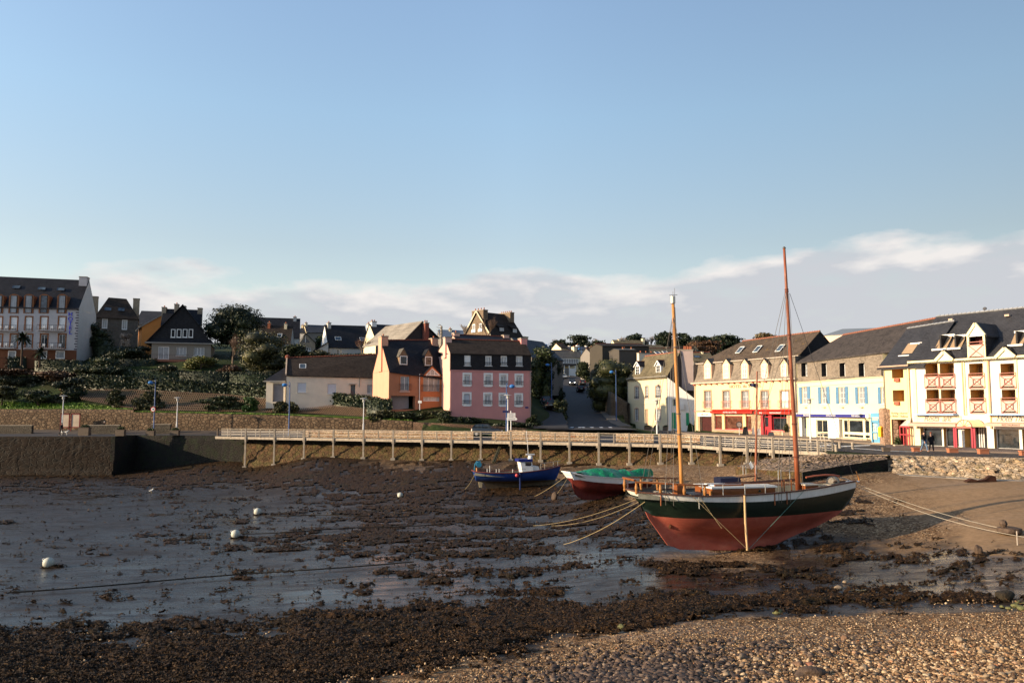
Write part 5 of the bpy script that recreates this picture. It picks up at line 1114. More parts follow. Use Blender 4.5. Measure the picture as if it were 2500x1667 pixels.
for x in (t1(805,1200)[0], t1(835,1200)[0], t1(1090,1200)[0], t1(1128,1200)[0]): MB().box(x-.07, x+.07, yA-.06, yA+.06, .0, zb_-.1).build('post', plain('post_red', (.35,.03,.05), .4, .1, 3, .05), cn)
for a, c in ((790,830),(1075,1120)): MB().box(t1(a,1200)[0], t1(c,1200)[0], yA+.02, yA+.05, .5, zb_-.15).build('menu_panel', plain('menu_panel', (.30,.16,.16), .4, .3, 6, .05), cn)
x0 = -1.0; m = MB()
for x in (x0, x0+.35, x0+.7, -.05): m.box(x-.04, x+.04, -.5, -.42, 0, t1(30,1050)[1])
m.box(x0, -.05, -.5, -.42, 1.1, 1.2); m.box(x0, -.05, -.52, -.40, t1(30,1050)[1]-.08, t1(30,1050)[1]+.04); po = B.part('porch', m, REDP)
MB().poly([(x0,-.45,t1(30,1050)[1]+.05),(-.02,-.45,t1(30,1050)[1]+.05),(-.02,-.1,t1(60,900)[1]),(x0+.3,-.1,t1(60,900)[1]-.4)]).build('porch_roof', plain('porch_glass', (.45,.36,.33), .2, .2, 4, .05), po)
gz_ = lambda y, x, d=0: t1(x, y, d)[1]
m = MB(); m.box(-.1, W_, -.28, .05, zc-.02, zc+.25)
B.part('eave_board', m, YTR)
D_h = 11.0; pkz = f7(870, 205, 5.2)[1]; slp = (pkz - zc) / 5.2
rf = B.roof(0, W_, 0, 10.4, zc+.2, zc+.2, pkz, pkz, SLN, .28, .1, ridge=ZINC, ridge_r=.09, th=.14)
for (xl, xr, ypk) in ((f7(735,600)[0], f7(905,600)[0], f7(815,540)[1]), (f7(1310,590)[0], f7(1500,590)[0], f7(1397,505)[1]), (f7(1310,590)[0]+9.6, f7(1500,590)[0]+9.6, f7(1397,505)[1])):
 zlo = zc + .2; xm_ = (xl+xr)/2; m = MB()
 m.prism([(xl+.15,-.25,zlo-.15),(xr-.15,-.25,zlo-.15),(xm_,-.25,ypk-.2)], (0,.2,0)); go = B.part('gablet', m, WHT)
 g_ = MB()
 for a in (xl, xr): g_.bar((a,-.34,zlo-.05),(xm_,-.34,ypk-.05),.14,.26)
 g_.build('bargeboard', YTR, go)
 dpt = (ypk - zlo) / slp; g_ = MB()
 for a in (xl-.1, xr+.1): g_.prism([(a,-.4,zlo),(xm_,-.4,ypk+.05),(xm_,dpt,ypk+.05)], (0,0,.12))
 for a in (xl-.1, xr+.1): g_.prism([(a,-.4,zlo),(xm_,-.4,ypk+.05),(xm_,dpt,ypk+.05),(a,.0,zlo)], (0,0,.12))
 g_.build('roof', SLN, go)
x0, x1 = f7(1035,500)[0], f7(1208,500)[0]; z0 = f7(1120,600)[1]; ze = f7(1120,385)[1]; zp = f7(1120,275)[1]; xm_ = (x0+x1)/2
m = MB(); yb = (zp - zc) / slp + .3; m.add([(x0,-.12,z0),(x0,-.12,ze),(x0,yb,ze),(x0,yb,z0),(x1,-.12,z0),(x1,-.12,ze),(x1,yb,ze),(x1,yb,z0)], [(0,1,2,3),(4,7,6,5)]); bd = B.part('dormer', m, SLN)
g_ = MB(); g_.box(x0, x0+.18, -.2, .0, z0, ze); g_.box(x1-.18, x1, -.2, .0, z0, ze)
for a in (x0, x1): g_.bar((a,-.15,ze-.05),(xm_,-.15,zp+.02),.22,.22)
g_.build('frame', YTR, bd)
g_ = MB(); g_.prism([(x0+.15,-.14,ze-.1),(x1-.15,-.14,ze-.1),(xm_,-.14,zp-.15)], (0,.1,0)); g_.build('gable', WHT, bd)
g_ = MB(); g_.box(x0+.18, x1-.18, .9, .95, z0, ze-.1); g_.build('recess', plain('recess_red', (.12,.03,.03), .6, .2, 3, .1), bd)
g_ = MB()
for a in (x0-.18, x1+.18): dz = -.18*(zp-ze)/(xm_-x0); g_.prism([(a,-.25,ze+dz),(xm_,-.25,zp),(xm_,yb,zp),(a,(ze-zc)/slp,ze+dz)], (0,0,.12))
g_.build('roof', SLN, bd)
g_ = MB(); h = 1.15
for zz in (z0, z0+h, z0+h+.25): g_.bar((x0+.1,-.26,zz),(x1-.1,-.26,zz),.06)
g_.bar((x0+.1,-.26,z0),(x1-.1,-.26,z0+h),.05); g_.bar((x0+.1,-.26,z0+h),(x1-.1,-.26,z0),.05); g_.build('railing', RRD, bd); MB().box(x0+.15, x1-.15, -.23, -.21, z0+.1, z0+h-.04).build('panel', MESH_, bd)
for (xl, xr, yt, yb_) in ((690,825,412,535),(835,965,412,525),(1415,1560,372,498)):
 xc = (xl+xr)/2; d0 = 0
 ds = np.linspace(.3, 4.8, 60); db = min(ds, key=lambda d: abs(f7(xc, yb_, d)[1] - (zc+.3+slp*d))); dt = min(ds, key=lambda d: abs(f7(xc+60, yt, d)[1] - (zc+.3+slp*d)))
 a, c = f7(xl, yb_, db)[0], f7(xr, yb_, db)[0]; zB = zc+.36+slp*db; zT = zc+.38+slp*dt; m = MB(); m.box(a, c, db-.12, db+.08, zB, zB+.16); ro = B.part('roof_terrace', m, WHT); MB().box(a, c+.1, dt-.1, dt+.1, zT+.02, zT+.22).build('lintel', WHT, ro)
 MB().prism([(a+.1,db+.1,zB+.02),(c-.1,db+.1,zB+.02),(c-.1,dt-.1,zT+.0),(a+.1,dt-.1,zT+.0)], (0,0,.03)).build('recess', MATS['recess_tan'], ro)
 MB().box(a+(c-a)*.5, a+(c-a)*.62, db+.1, dt-.1, zB+.05, zT+.1).build('divider', SLB, ro)
B.shell(W_, 10.4, -.2, zc+.2, WLR, pkz)
m = MB(); m.tube([(-.15,-.12,.0),(-.15,-.12,zc)], .06, 6); B.part('drainpipe', m, YTR)
for x, y in ((870,245),(1410,205)): px, py = q('R7', x, y); best = min(np.linspace(1, 5, 60), key=lambda d: abs(B.L(px, py, d)[1] - (zc + .3 + slp*d))); v = B.V(px, py, best); B.part('roof_vent', MB().box(v.x-.2, v.x+.2, v.y-.15, v.y+.15, v.z, v.z+.18), plain('vent_tan', (.45,.33,.25), .7, .1, 3, .1))
m = MB(); x_ = f7(1183,150,5)[0]; m.ball((x_, 5.2, pkz+.42), .16, 8, 0, (1.3,.8,1)); o = m.build('pigeon', plain('bird_grey', (.08,.08,.09), .8, .2, 10, .1)); w = B.t.matrix_basis; o.matrix_basis = Matrix.Translation(B.o) @ Matrix.Rotation(math.atan2(B.u.y, B.u.x), 4, 'Z'); tag(o, 'small dark bird perched on the ridge of the restaurant hotel roof', 'bird')
p = foot(2158,1088.5); B = Bld('stone_pier', 'tall free-standing brown stone pier between the blue kiosk and the gateway', foot(2148.5,1085.5), foot(2160,1087.5), 'pillar')
st = stone('stone_pier', [(.42,.27,.18),(.34,.20,.13),(.50,.34,.24),(.28,.16,.10)], 2.2, (1,1,1.6), (.30,.2,.14), .05)
zt = B.z(996, 2154); wd = max(B.W, .8); m = MB(); m.box(0, wd, 0, 1.3, 0, zt*.965); m.prism([(0,0,zt*.965),(wd,0,zt*.965),(wd*.8,.1,zt),(wd*.2,.1,zt)], (0,1.1,0)); B.part('shaft', m, st)
pk_ = on(2124, 1083.5, 0); B = Bld('information_kiosk', 'sky blue kiosk front with posters, wedged between the yellow hotel and the stone pier', on(2128.5,1085.0,0), on(2149.0,1085.6,0), 'kiosk')
f5 = lambda x, y: B.L(*q('T5', x, y)); KB = plain('kiosk_blue', (.10,.32,.50), .45, .08, 3, .05); zt = f5(650, 305)[1]; m = MB(); W_ = B.W; m.box(0, W_, 0, .8, 0, .22, 1); m.box(0, W_, .1, .8, .22, zt*.8); m.box(0, W_, -.06, .8, f5(650,430)[1], zt); m.box(0, .1, -.04, .1, .22, zt*.85); m.box(W_-.08, W_, -.04, .1, .22, zt*.85); m.box(0, W_, -.04, .1, f5(650,570)[1], f5(650,515)[1]); m.box(0, W_, -.04, .1, f5(650,860)[1], f5(650,825)[1]); ko = B.part('cabinet', m, [KB, KERBM])
rr = random.Random(3)
for i in range(9):
 a = .14 + (i % 3) * (W_-.3)/3; zz = f5(650,640)[1] - (i//3)*.32; MB().box(a, a+(W_-.3)/3-.04, .06, .085, zz-.12, zz+.14).build('poster', plain('poster_%d' % (i % 3), [(.5,.62,.50),(.62,.66,.68),(.35,.5,.55)][i % 3], .6, .4, 9, .05), ko)
MB().box(.18, W_*.62, .05, .09, f5(640,1035)[1], f5(640,870)[1]).build('poster', plain('poster_cream', (.70,.62,.40), .6, .2, 9, .05), ko); MB().box(.14, W_-.14, -.01, .08, f5(650,510)[1], f5(650,450)[1]).build('sign', plain('poster_tan', (.70,.58,.42), .6, .2, 9, .05), ko)
v = at(2150.5, 1055, on(2150,1086.5,0).y - .35); m = MB(); m.box(-.22,.22,-.16,.16,-.45,.45); m.lathe([(.22,0),(.20,.10),(.10,.16),(.01,.17)], (0,0,.45), 12); m.box(-.1,.1,-.17,-.16,.15,.19,1)
o = m.build('letter_box', [plain('postal_yellow', (.70,.38,.02), .4, .08, 4, .05), IRON]); o.location = v; o.rotation_euler = (0,0,.5); tag(o, 'yellow letter box fixed to the stone pier beside the blue kiosk', 'letter box')
# cream house by the hill road
B = Bld('cream_house', 'cream house with arched windows and two white dormers at the foot of the road', Vector(((1532-CX)/FPX*146, 146, .4)), Vector(((1630-CX)/FPX*133.5, 133.5, .4))); W_ = B.W
f = lambda x, y, d=0: B.L(*q('R5', x, y), d); zc = f(1470, 692)[1]
ABR = rend('arch_trim', (.50,.33,.24))
for x0, x1, y0, y1 in ((1322,1370,790,945),(1450,1485,785,940),(1572,1633,780,935),(1322,1366,1052,1208),(1570,1632,1057,1205)):
 B.win('R5', x0, y0+14, x1, y1, nx=2, nz=4, dep=.16, pane=GLC, surround=ABR, sw=.10, arch=.28, rail=(IRON, .42, .0, .1) if y0 < 1000 else None, fw=.05, mid=.035)
x0, x1 = f(1447,1200)[0], f(1484,1200)[0]; B.door(x0, x1, 0, f(1465,1070)[1], plain('door_brown', (.35,.25,.17), .6, .15, 2, .1), glassy=None)
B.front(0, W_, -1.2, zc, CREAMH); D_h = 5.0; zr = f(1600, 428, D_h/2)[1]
B.shell(W_, D_h, -1.2, zc, rend('gable_shade', (.075,.055,.045)), zr)  # gable walls coloured dark to stand in for the shade on them
B.roof(0, W_, 0, D_h, zc+.1, zc+.1, zr, zr+.05, SLO, .3, .1, ridge=TILEB, hip0=2.2)
B.part('string_course', MB().box(0, W_, -.04, -.002, f(1465,1008)[1], f(1465,995)[1]).box(0, W_, -.05, -.002, zc-.32, zc-.2), CREAMH); B.gutter(0, W_, zc, zc, -.32); B.pipe(.15, 0, zc); B.pipe(W_-.15, 0, zc)
sl = (zr-zc)/(D_h/2)
for xa, xb, yp in ((1340,1388,505),(1588,1638,492)):
 x0, x1 = f(xa,620,.5)[0]-.15, f(xb,620,.5)[0]+.15; zp = f((xa+xb)/2, yp, .4)[1]; z0 = f((xa+xb)/2, 668, .4)[1]
 dormer(B, x0, x1, z0, zp-.75, zp, .35, min(3.7, (zp-zc)/sl+.1), WHT, SLB, nx=2, nz=3, trim=WHT, ridge=TILE, ov=.18, fr=.07, wx=.22)
x0 = f(1382,450,3.2)[0]; x1 = f(1430,450,3.2)[0]; zt = f(1400,400,3.2)[1]; B.chimney(-.3, .45, 2.2, 5.6, zr-2.2, zt, rend('chimney_cream', (.72,.62,.46)), 3, axis='y')
A0 = at(1631, 1047, 133.2); A1 = at(1699, 1058, 132.4); B = Bld('white_annex', 'bright white side building with steep sloping verge and green shutters, joined to the cream house', Vector((A0.x, A0.y, 0)), Vector((A1.x, A1.y, 0))); W_ = B.W
f = lambda x, y, d=0: B.L(*q('R5', x, y), d); WB = rend('white_bright', (.80,.78,.74)); GRN = plain('green_shutter', (.03,.30,.14), .5, .1, 3, .1)
zl, zr_ = f(1725,690)[1], f(2035,950)[1]; B.win('R5', 1775, 905, 1812, 1030, nx=1, pane=GL, frame=GRN, dep=.1)
def ex(m): m.poly([(0,0,zr_),(W_,0,zr_),(0,0,zl)])
B.front(0, W_, -1, zr_, WB, extra=ex); m = MB(); m.poly([(0,4,-1),(W_,4,-1),(W_,4,zr_),(0,4,zl)]); m.poly([(W_,0,-1),(W_,4,-1),(W_,4,zr_),(W_,0,zr_)]); B.part('side_wall', m, WB)
m = MB(); m.prism([(-.05,-.15,zl+.03),(W_+.1,-.15,zr_+.03),(W_+.1,4,zr_+.03),(-.05,4,zl+.03)], (0,0,.12)); B.part('roof', m, SLB)
for a, c, y0, y1 in ((1768,1812,1112,1302),(1935,1970,1115,1265)): xa, xb = f(a,1200)[0], f(c,1200)[0]; B.part('shutter', MB().box(xa, xb, -.08, -.01, f((a+c)/2,y1)[1], f((a+c)/2,y0)[1]), GRN)
x0, x1 = f(1862,1050)[0], f(1912,1050)[0]; B.part('air_conditioner', MB().box(x0, x1, -.35, -.01, f(1885,1080)[1], f(1885,1010)[1]), FRM)
B = Bld('chimney_stack', 'massive pinkish rendered chimney stack with terracotta pots, right of the tall mast', at(1656,920,134.6), at(1693,920,134.2), 'chimney', z=at(1670,917,134).z - 2.5)
f = lambda x, y: B.L(*q('R5', x, y)); zt = f(1930,370)[1]; m = MB(); m.box(0, B.W, 0, 1.2, 0, zt); m.box(-.08, B.W+.08, -.08, 1.28, zt, zt+.18, 1); B.part('stack', m, [rend('stack_pink', (.42,.33,.30), streak=.2), CONC])
for i in range(5): MB().lathe([(.13,0),(.10,.55),(.14,.6)], (B.W*.45+i*.28, .6, zt+.18), 8).build('chimney_pot', POT, B.t)
B = Bld('dark_roofed_house', 'house with a dark roof in shade between the white annex and the pediment hotel', at(1640,960,140), at(1706,960,140.5), z=1.0)
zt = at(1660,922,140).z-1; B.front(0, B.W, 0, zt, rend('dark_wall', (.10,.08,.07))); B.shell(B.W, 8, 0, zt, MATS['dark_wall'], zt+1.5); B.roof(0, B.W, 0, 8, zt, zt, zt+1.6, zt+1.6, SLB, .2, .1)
# pink house
PINK = rend('pink_render', (.56,.255,.235), streak=.12); PEACH = rend('pink_gable', (.60,.38,.31)); ORG = rend('orange_render', (.38,.165,.09), streak=.15); ORGB = rend('orange_bright', (.42,.145,.06), streak=.12)
B = Bld('pink_house', 'tall pink house with white-framed windows and black slate mansard, right of the orange house', at(1098.5,1015,115), at(1296.5,1033,118.6), z=at(1297,1034,118.6).z); W_ = B.W
f = lambda x, y, d=0: B.L(*q('R4', x, y), d); zc = f(1260, 742)[1]; D_h = 9
for k, rws in enumerate((((970,1068,762,895),(1188,1286,765,898),(1348,1445,768,900),(1508,1603,771,903)), ((967,1066,963,1098),(1183,1281,965,1100),(1343,1441,970,1103),(1505,1600,973,1106)))):
 for i, (a, c, y0, y1) in enumerate(rws):
  B.win('R4', a+20, y0+18, c-20, y1-14, nx=2, dep=.2, surround=WHT, sw=.27, pane=GLN if not (k == 1 and i == 0) else GLC, rail=(IRON, .55, .22, .12), sill=True, sills=WHT, blind=.95 if (k == 1 and i == 0) else .18)
B.front(0, W_, -1.0, zc, PINK)
m = MB(); zl0 = f(835,1190)[1]
B.shell(W_, D_h, -1.0, zc, PEACH); zb_ = f(1260, 570)[1]; hs_ = B.holes; B.holes = []
for a, c, y0, y1 in ((990,1055,583,690),(1207,1273,588,690),(1367,1433,588,690),(1525,1592,590,692)):
 B.win('R4', a, y0, c, y1, y=.02, nx=2, dep=.12, fw=.11, pane=GLN, rail=(IRON, .5, .0, .08), blind=.97 if a == 990 else .12)
B.front(-.05, W_+.05, zc+.06, zb_, SLB, y=.02, name='slate_storey'); B.part('string_course', MB().box(-.08, W_+.08, -.1, .1, zc-.08, zc+.05), PINK)
B.shell(W_, D_h, zc, zb_, PEACH, None, name='gable_wall'); pk_ = f(1260, 436, 3.2)[1]
B.roof(0, W_, 0, D_h, zb_, zb_, pk_, pk_, SLBR, .18, .05, ridge=TILE, yr=3.2, zb=(zb_+1, zb_+1))
m = MB()
for x in (0, W_): m.poly([(x,0,zb_-.1),(x,D_h,zb_+.8),(x,3.2,pk_-.05)])
B.part('gable', m, PEACH)
ch = B.L(*q('R4',862,440), 3)[0]; B.chimney(-.25, .75, 2.4, 4.0, zb_-.5, B.z(q('R4',0,393)[1], q('R4',830,0)[0], 3), PEACH, 0)
B.chimney(W_-.75, W_+.2, 2.4, 4.0, zb_, B.z(q('R4',0,405)[1], q('R4',1660,0)[0], 3), PINK, 0); B.pipe(W_-.12, 0, zc)
B.part('street_name_plate', MB().box(*[v for v in (f(1620,1120)[0], f(1652,1120)[0])], -.04, -.005, f(1636,1130)[1], f(1636,1113)[1]), plain('plate_blue', (.03,.04,.15), .4, .1, 3, 0))
B = Bld('dark_roofed_house', 'long black roof with peach chimneys showing just above the pink house', at(1125,838,132), at(1262,838,136)); W_ = B.W
zr = B.z(822, 1200, 4); z0 = B.z(845, 1200); B.front(0, W_, -6, z0, PEACH); B.shell(W_, 8, -6, z0, PEACH, zr); B.roof(0, W_, 0, 8, z0, z0, zr, zr, SLB, .2, .1)
B.chimney(0, 1.0, 3.4, 4.6, z0, B.z(813, 1130, 4), PEACH, 1); B.chimney(W_-1.0, W_, 3.4, 4.6, z0, B.z(818.5, 1255, 4), PEACH, 0)
# orange house
B = Bld('orange_house', 'orange rendered house with two roof dormers, grey garage and glazed gabled bay', at(948.5,999,117.2), at(1090,1010,121.0), z=at(1090,1011,121).z); W_ = B.W
f = lambda x, y, d=0: B.L(*q('R4', x, y), d); xj = f(530, 900)[0]; zl, zr_ = f(215,738)[1], f(790,806)[1]; zj = f(530, 776)[1]; D_h = 9
B.win('R4', 328, 800, 420, 945, nx=2, dep=.18, pane=GLC, rail=(IRON, .95, .25, .3), surround=ORGB, sw=.12)
x0, x1 = f(232,1050)[0], f(435,1050)[0]; zg0, zg1 = f(330,1140)[1], f(350,1000)[1]; B.holes.append((x0, f(482,1050)[0], zg0, zg1, 1.2))
B.win('R4', 562, 802, 735, 955, nx=3, dep=.16, pane=GLC, rail=(IRON, 1.0, .3, .25)); B.win('R4', 562, 1012, 732, 1056, nx=3, dep=.12, pane=GLN, surround=ORG, sw=.10)
zlo = min(zl, zr_)
def ex(m): m.poly([(0,0,zlo),(xj,0,zlo),(xj,0,zj),(0,0,zl)]);
B.front(0, xj, -1.5, zlo, ORG, extra=ex); B.front(xj, W_, -1.5, zlo, ORGB, y=-.12, extra=lambda m: (m.poly([(xj,-.12,zlo),(W_,-.12,zlo),(W_,-.12,zr_),(xj,-.12,zj)]), m.poly([(xj,-.12,-1.5),(xj,-.12,zj),(xj,0,zj),(xj,0,-1.5)])))
m = MB(); m.box(x0, x1, 1.0, 1.1, zg0, zg1)
for i in range(5): zz = zg0 + (zg1-zg0)*i/5; m.box(x0, x1, .98, 1.0, zz, zz+.03)
B.part('garage_door', m, plain('garage_grey', (.24,.23,.24), .6, .06, 3, .1))
B.shell(W_, D_h, -1.5, zl, rend('orange_gable', (.58,.30,.20)), H1=zr_)
zR0, zR1 = f(190, 436, 4.5)[1], f(740, 434, 4.5)[1]; B.roof(0, W_, 0, D_h, zl, zr_-.1, zR0, zR1, SLB, .3, .05, ridge=TILE)
for x, a, c in ((0, zl, zR0), (W_, zr_, zR1)): B.part('gable', MB().poly([(x,0,a-.05),(x,D_h,a-.05),(x,4.5,c)]), MATS['orange_gable'])
pass; B.chimney(-.2, .85, 3.6, 5.4, zl, f(155,382,4)[1], MATS['orange_gable'], 1); B.chimney(W_-1.1, W_-.1, 3.7, 5.2, zr_, f(715,405,4)[1], MATS['orange_gable'], 1)
sl = (zR0 - zl) / 4.5
for xa, xb, yp, yt, yb in ((318,402,512,588,678),(578,658,520,596,688)):
 x0, x1 = f(xa,640,.8)[0], f(xb,640,.8)[0]; dormer(B, x0, x1, f(xa,yb+6,.8)[1], f(xa,yt-4,.8)[1], f(xa,yp,.8)[1], .75, 3.6, plain('dormer_brown', (.20,.13,.08), .8, .2, 3, .2), SLG if xa < 400 else SLB, nx=1, wx=.06, fr=.10)
x0, x1 = f(560,780)[0], f(750,780)[0]; xm_ = f(650,700)[0]; zz, zp = f(650,790)[1], f(650,694)[1]; m = MB()
m.prism([(x0,-.35,zz-.05),(x1,-.35,zz-.05),(xm_,-.35,zp)], (0,1.6,0)); bo = B.part('bay_gable', m, ORGB); g_ = MB(); g_.prism([(x0+.45,-.37,zz+.05),(x1-.45,-.37,zz+.05),(xm_,-.37,zp-.5)], (0,.02,0)); g_.build('pane', GLC, bo)
g_ = MB()
for a, c in (((x0+.35,-.39,zz),(x1-.35,-.39,zz)),((x0+.35,-.39,zz),(xm_,-.39,zp-.4)),((x1-.35,-.39,zz),(xm_,-.39,zp-.4)),((xm_-.35,-.39,zz),(xm_-.35,-.39,zz+.65)),((xm_+.35,-.39,zz),(xm_+.35,-.39,zz+.65))): g_.bar(a, c, .07)
g_.build('frame', FRM, bo); g_ = MB()
for a in (x0-.15, x1+.15): g_.prism([(a,-.45,zz-.15),(xm_,-.45,zp+.05),(xm_,2.0,zp+.05),(a,1.2,zz-.15)], (0,0,.1))
g_.build('roof', SLB, bo)
B.pipe(xj-.1, -.5, zj, -.18, FRM); B.pipe(W_-.15, -.5, zr_, -.22)
o = at(1025, 985, 114); m = MB(); m.tube([(0,0,0),(0,0,1.0)], .03, 6); po = thing('letter_box', 'small white letter box on a post before the orange house garage', 'letter box', at(1025,1001,114.2)); m.build('post', FRM, po); MB().box(-.25,.25,-.15,.15,1.0,1.35).build('box', FRM, po)
# low white house on the left of it
B = Bld('low_white_house', 'long low cream-white house with red ridge tiles and three skylights', at(699,950,123.8), at(936.5,975,127.6), z=at(936,990,127.6).z); W_ = B.W
f = lambda x, y, d=0: B.L(*q('R3', x, y), d); LW = rend('low_white_render', (.66,.58,.46), streak=.2); zl, zr_ = f(865,845)[1], f(1785,865)[1]; D_h = 8
for a, c, y0, bl in ((965,1048,918,.95),(1252,1334,928,.97),(1630,1712,935,0)):
 B.win('R3', a, y0, c, 1022 if a > 1200 else 1010, nx=2, dep=.15, pane=GLC, blind=bl)
x0, x1 = f(1474,980)[0], f(1518,980)[0]; B.door(x0, x1, f(1495,1045)[1], f(1495,938)[1], plain('door_dark', (.10,.09,.09), .5, .2, 3, .1), glassy=GL); B.part('door_hood', MB().box(x0-.3, x1+.1, -.3, 0, f(1495,935)[1], f(1495,928)[1]), GUT)
zmn = min(zl, zr_); B.front(0, W_, -2.5, zmn, LW, extra=lambda m: m.poly([(0,0,zmn),(W_,0,zmn),(W_,0,zr_),(0,0,zl)]))
zR0, zR1 = f(850,686,4)[1], f(1750,656,4)[1]; B.shell(W_, D_h, -2.5, zl, LW, H1=zr_); B.roof(0, W_, 0, D_h, zl, zr_, zR0, zR1, SLBR, .25, .05, ridge=TILE, ridge_r=.13)
m = MB(); m.poly([(0,0,zl-.05),(0,D_h,zl-.05),(0,4,zR0)]); m.poly([(W_,0,zr_-.05),(W_,D_h,zr_-.05),(W_,4,zR1)]); m.prism([(-.22,-.3,zl),(-.22,4,zR0+.15),(-.22,4,zR0+.3),(-.22,-.3,zl+.2)], (.2,0,0)); B.part('gable', m, rend('verge_tan', (.5,.38,.28)))
for a, c, y0, y1 in ((988,1043,742,790),(1275,1327,750,798),(1627,1680,758,805)):
 px, py = q('R3', (a+c)/2, (y0+y1)/2); s0 = (zR0-zl)/4; best = min(np.linspace(.3, 3.9, 60), key=lambda d: abs(B.L(px, py, d)[1] - (np.interp(B.L(px,py,d)[0], [0,W_], [zl,zr_]) + .1 + s0*d))); v = B.V(px, py, best); B.skylight(v, .95, 1.2, s0)
B.pipe(f(1560,900)[0], f(1560,958)[1], zr_+.1); B.pipe(W_-.1, -2, zr_)
m = MB(); m.ball((0,4,zR0+.25), .42, 8, 0, (1,1,.9)); B.part('ridge_end', m, TILE)
B = Bld('garage_annex', 'small garage with dark swept roof at left end of the low white house', at(650,945,124.2), at(697,945,124.6), z=at(670,965,124.5).z-1); W_ = B.W
zc = B.z(931, 670); B.holes.append((1.0, W_-.3, 0, zc-.35, .4)); B.front(0, W_, -1, zc, LW); B.part('garage_door', MB().box(1.0, W_-.3, .35, .4, 0, zc-.35), plain('garage_dark', (.16,.16,.18), .5, .1, 2, .1)); B.shell(W_, 6, -1, zc, LW)
zp = B.z(889, 694, 3); m = MB(); m.prism([(-.3,-.3,zc+.02),(W_+.15,-.3,zc+.02),(W_+.15,4,zp),(W_*.5,4,zc+(zp-zc)*.42)], (0,0,.12)); m.prism([(W_*.5,4,zc+(zp-zc)*.42),(W_+.15,4,zp),(W_+.15,6.2,zc)], (0,0,.1)); B.part('roof', m, SLB)
B.part('fascia', MB().box(-.3, W_, -.36, -.28, zc-.1, zc+.12), GUT)
# white hotel at far left
B = Bld('hotel_block', 'white hotel block with orange window surrounds, balconies and vertical blue lettering', at(-60,880,145.6), at(186.5,880,149.5), 'hotel', z=at(186,881,149.5).z); W_ = B.W
f = lambda x, y, d=0: B.L(*q('R1', x, y), d); zc = f(400, 352)[1]; ORT = rend('orange_trim', (.22,.09,.04)); ORW = rend('orange_band', (.13,.05,.025)); WH = rend('hotel_white', (.42,.40,.40), streak=.15); D_h = 12
xs_ = [(118,27,95),(245,26,222),(375,27,350),(528,27,503)]
for cx_, hw, _ in xs_ + [(-12,27,0),(-135,27,0)]:
 B.win('R1', cx_-hw, 432, cx_+hw, 545, nx=1, dep=.18, pane=GLN, surround=ORT, sw=.22, blind=.85, sill=False, arch=.12)
 B.win('R1', cx_-hw, 580, cx_+hw, 692, nx=2, dep=.18, pane=GL if cx_ > 300 else GLC, surround=ORT, sw=.22, sill=False)
for a, c in ((480,545),(75,130),(330,395)): B.win('R1', a, 725, c, 782, nx=1, dep=.15, pane=GLC, surround=WHT, sw=.12, sill=False)
zo = f(400, 711)[1]; B.front(0, W_, -1.5, zo, ORW); B.front(0, W_, zo, zc, WH); B.shell(W_, D_h, -1.5, zc, rend('hotel_side', (.60,.58,.55)))
m = MB()
for a, c in ((400,478),(552,640),(0,68)): pass
for i in range(16): zz = zo + i*(zc-zo)/16; m.box(W_-.5 + (.15 if i % 2 else 0), W_+.03, -.03, .05, zz+.08, zz+(zc-zo)/32+.08)
B.part('quoins', m, plain('quoin_dark', (.10,.09,.10), .8, .2, 3, .1))
for a, c, y0 in ((330,560,548),(-30,150,548),(205,275,548),(330,560,700),(-30,140,695),(205,275,695)):
 x0, x1 = f(a, y0)[0], f(c, y0)[0]; zz = f((a+c)/2, y0)[1]; wide = c - a > 100; m = MB(); m.box(x0, x1, -1.1 if wide else -.35, 0, zz-.12, zz); bo = B.part('balcony', m, WH)
 g_ = MB(); yy = -1.05 if wide else -.3
 for z_ in (.15, 1.0): g_.bar((x0,yy,zz+z_),(x1,yy,zz+z_),.05)
 n = int((x1-x0)/.35)
 for i in range(n+1): xx = x0+(x1-x0)*i/n; g_.bar((xx,yy,zz),(xx,yy,zz+1.0),.03)
 for xx in (x0, x1): g_.bar((xx,yy,zz+1),(xx,0,zz+1),.04)
 g_.build('railing', IRON, bo)
 if wide:
  for k in range(3):
   xx = x0 + (x1-x0)*(.2+.3*k); ch = MB(); ch.box(xx-.22, xx+.22, -.75, -.35, zz+.42, zz+.46); ch.box(xx-.22, xx+.22, -.38, -.34, zz+.46, zz+.9)
   for sx_ in (-.2,.2):
    for sy_ in (-.72,-.38): ch.box(xx+sx_-.02, xx+sx_+.02, sy_-.02, sy_+.02, zz, zz+.42)
   co = ch.build('balcony_chair', FRM, bo)
zr = f(300, 105, 6)[1]; pk = f(0, 92, 6)[1]; B.roof(0, W_, 0, D_h, zc, zc, pk, f(610,120,6)[1], SLB, .3, .0, ridge=None)
m = MB()
for x in (W_,): m.poly([(x,0,zc-.05),(x,D_h,zc-.05),(x,6,f(610,120,6)[1])])
B.part('gable', m, MATS['hotel_side']); zpk = f(638,90,5.5)[1]; B.chimney(W_-1.5, W_-.1, 4.7, 6.5, f(640,215,4)[1]-1, zpk, WH, 0)
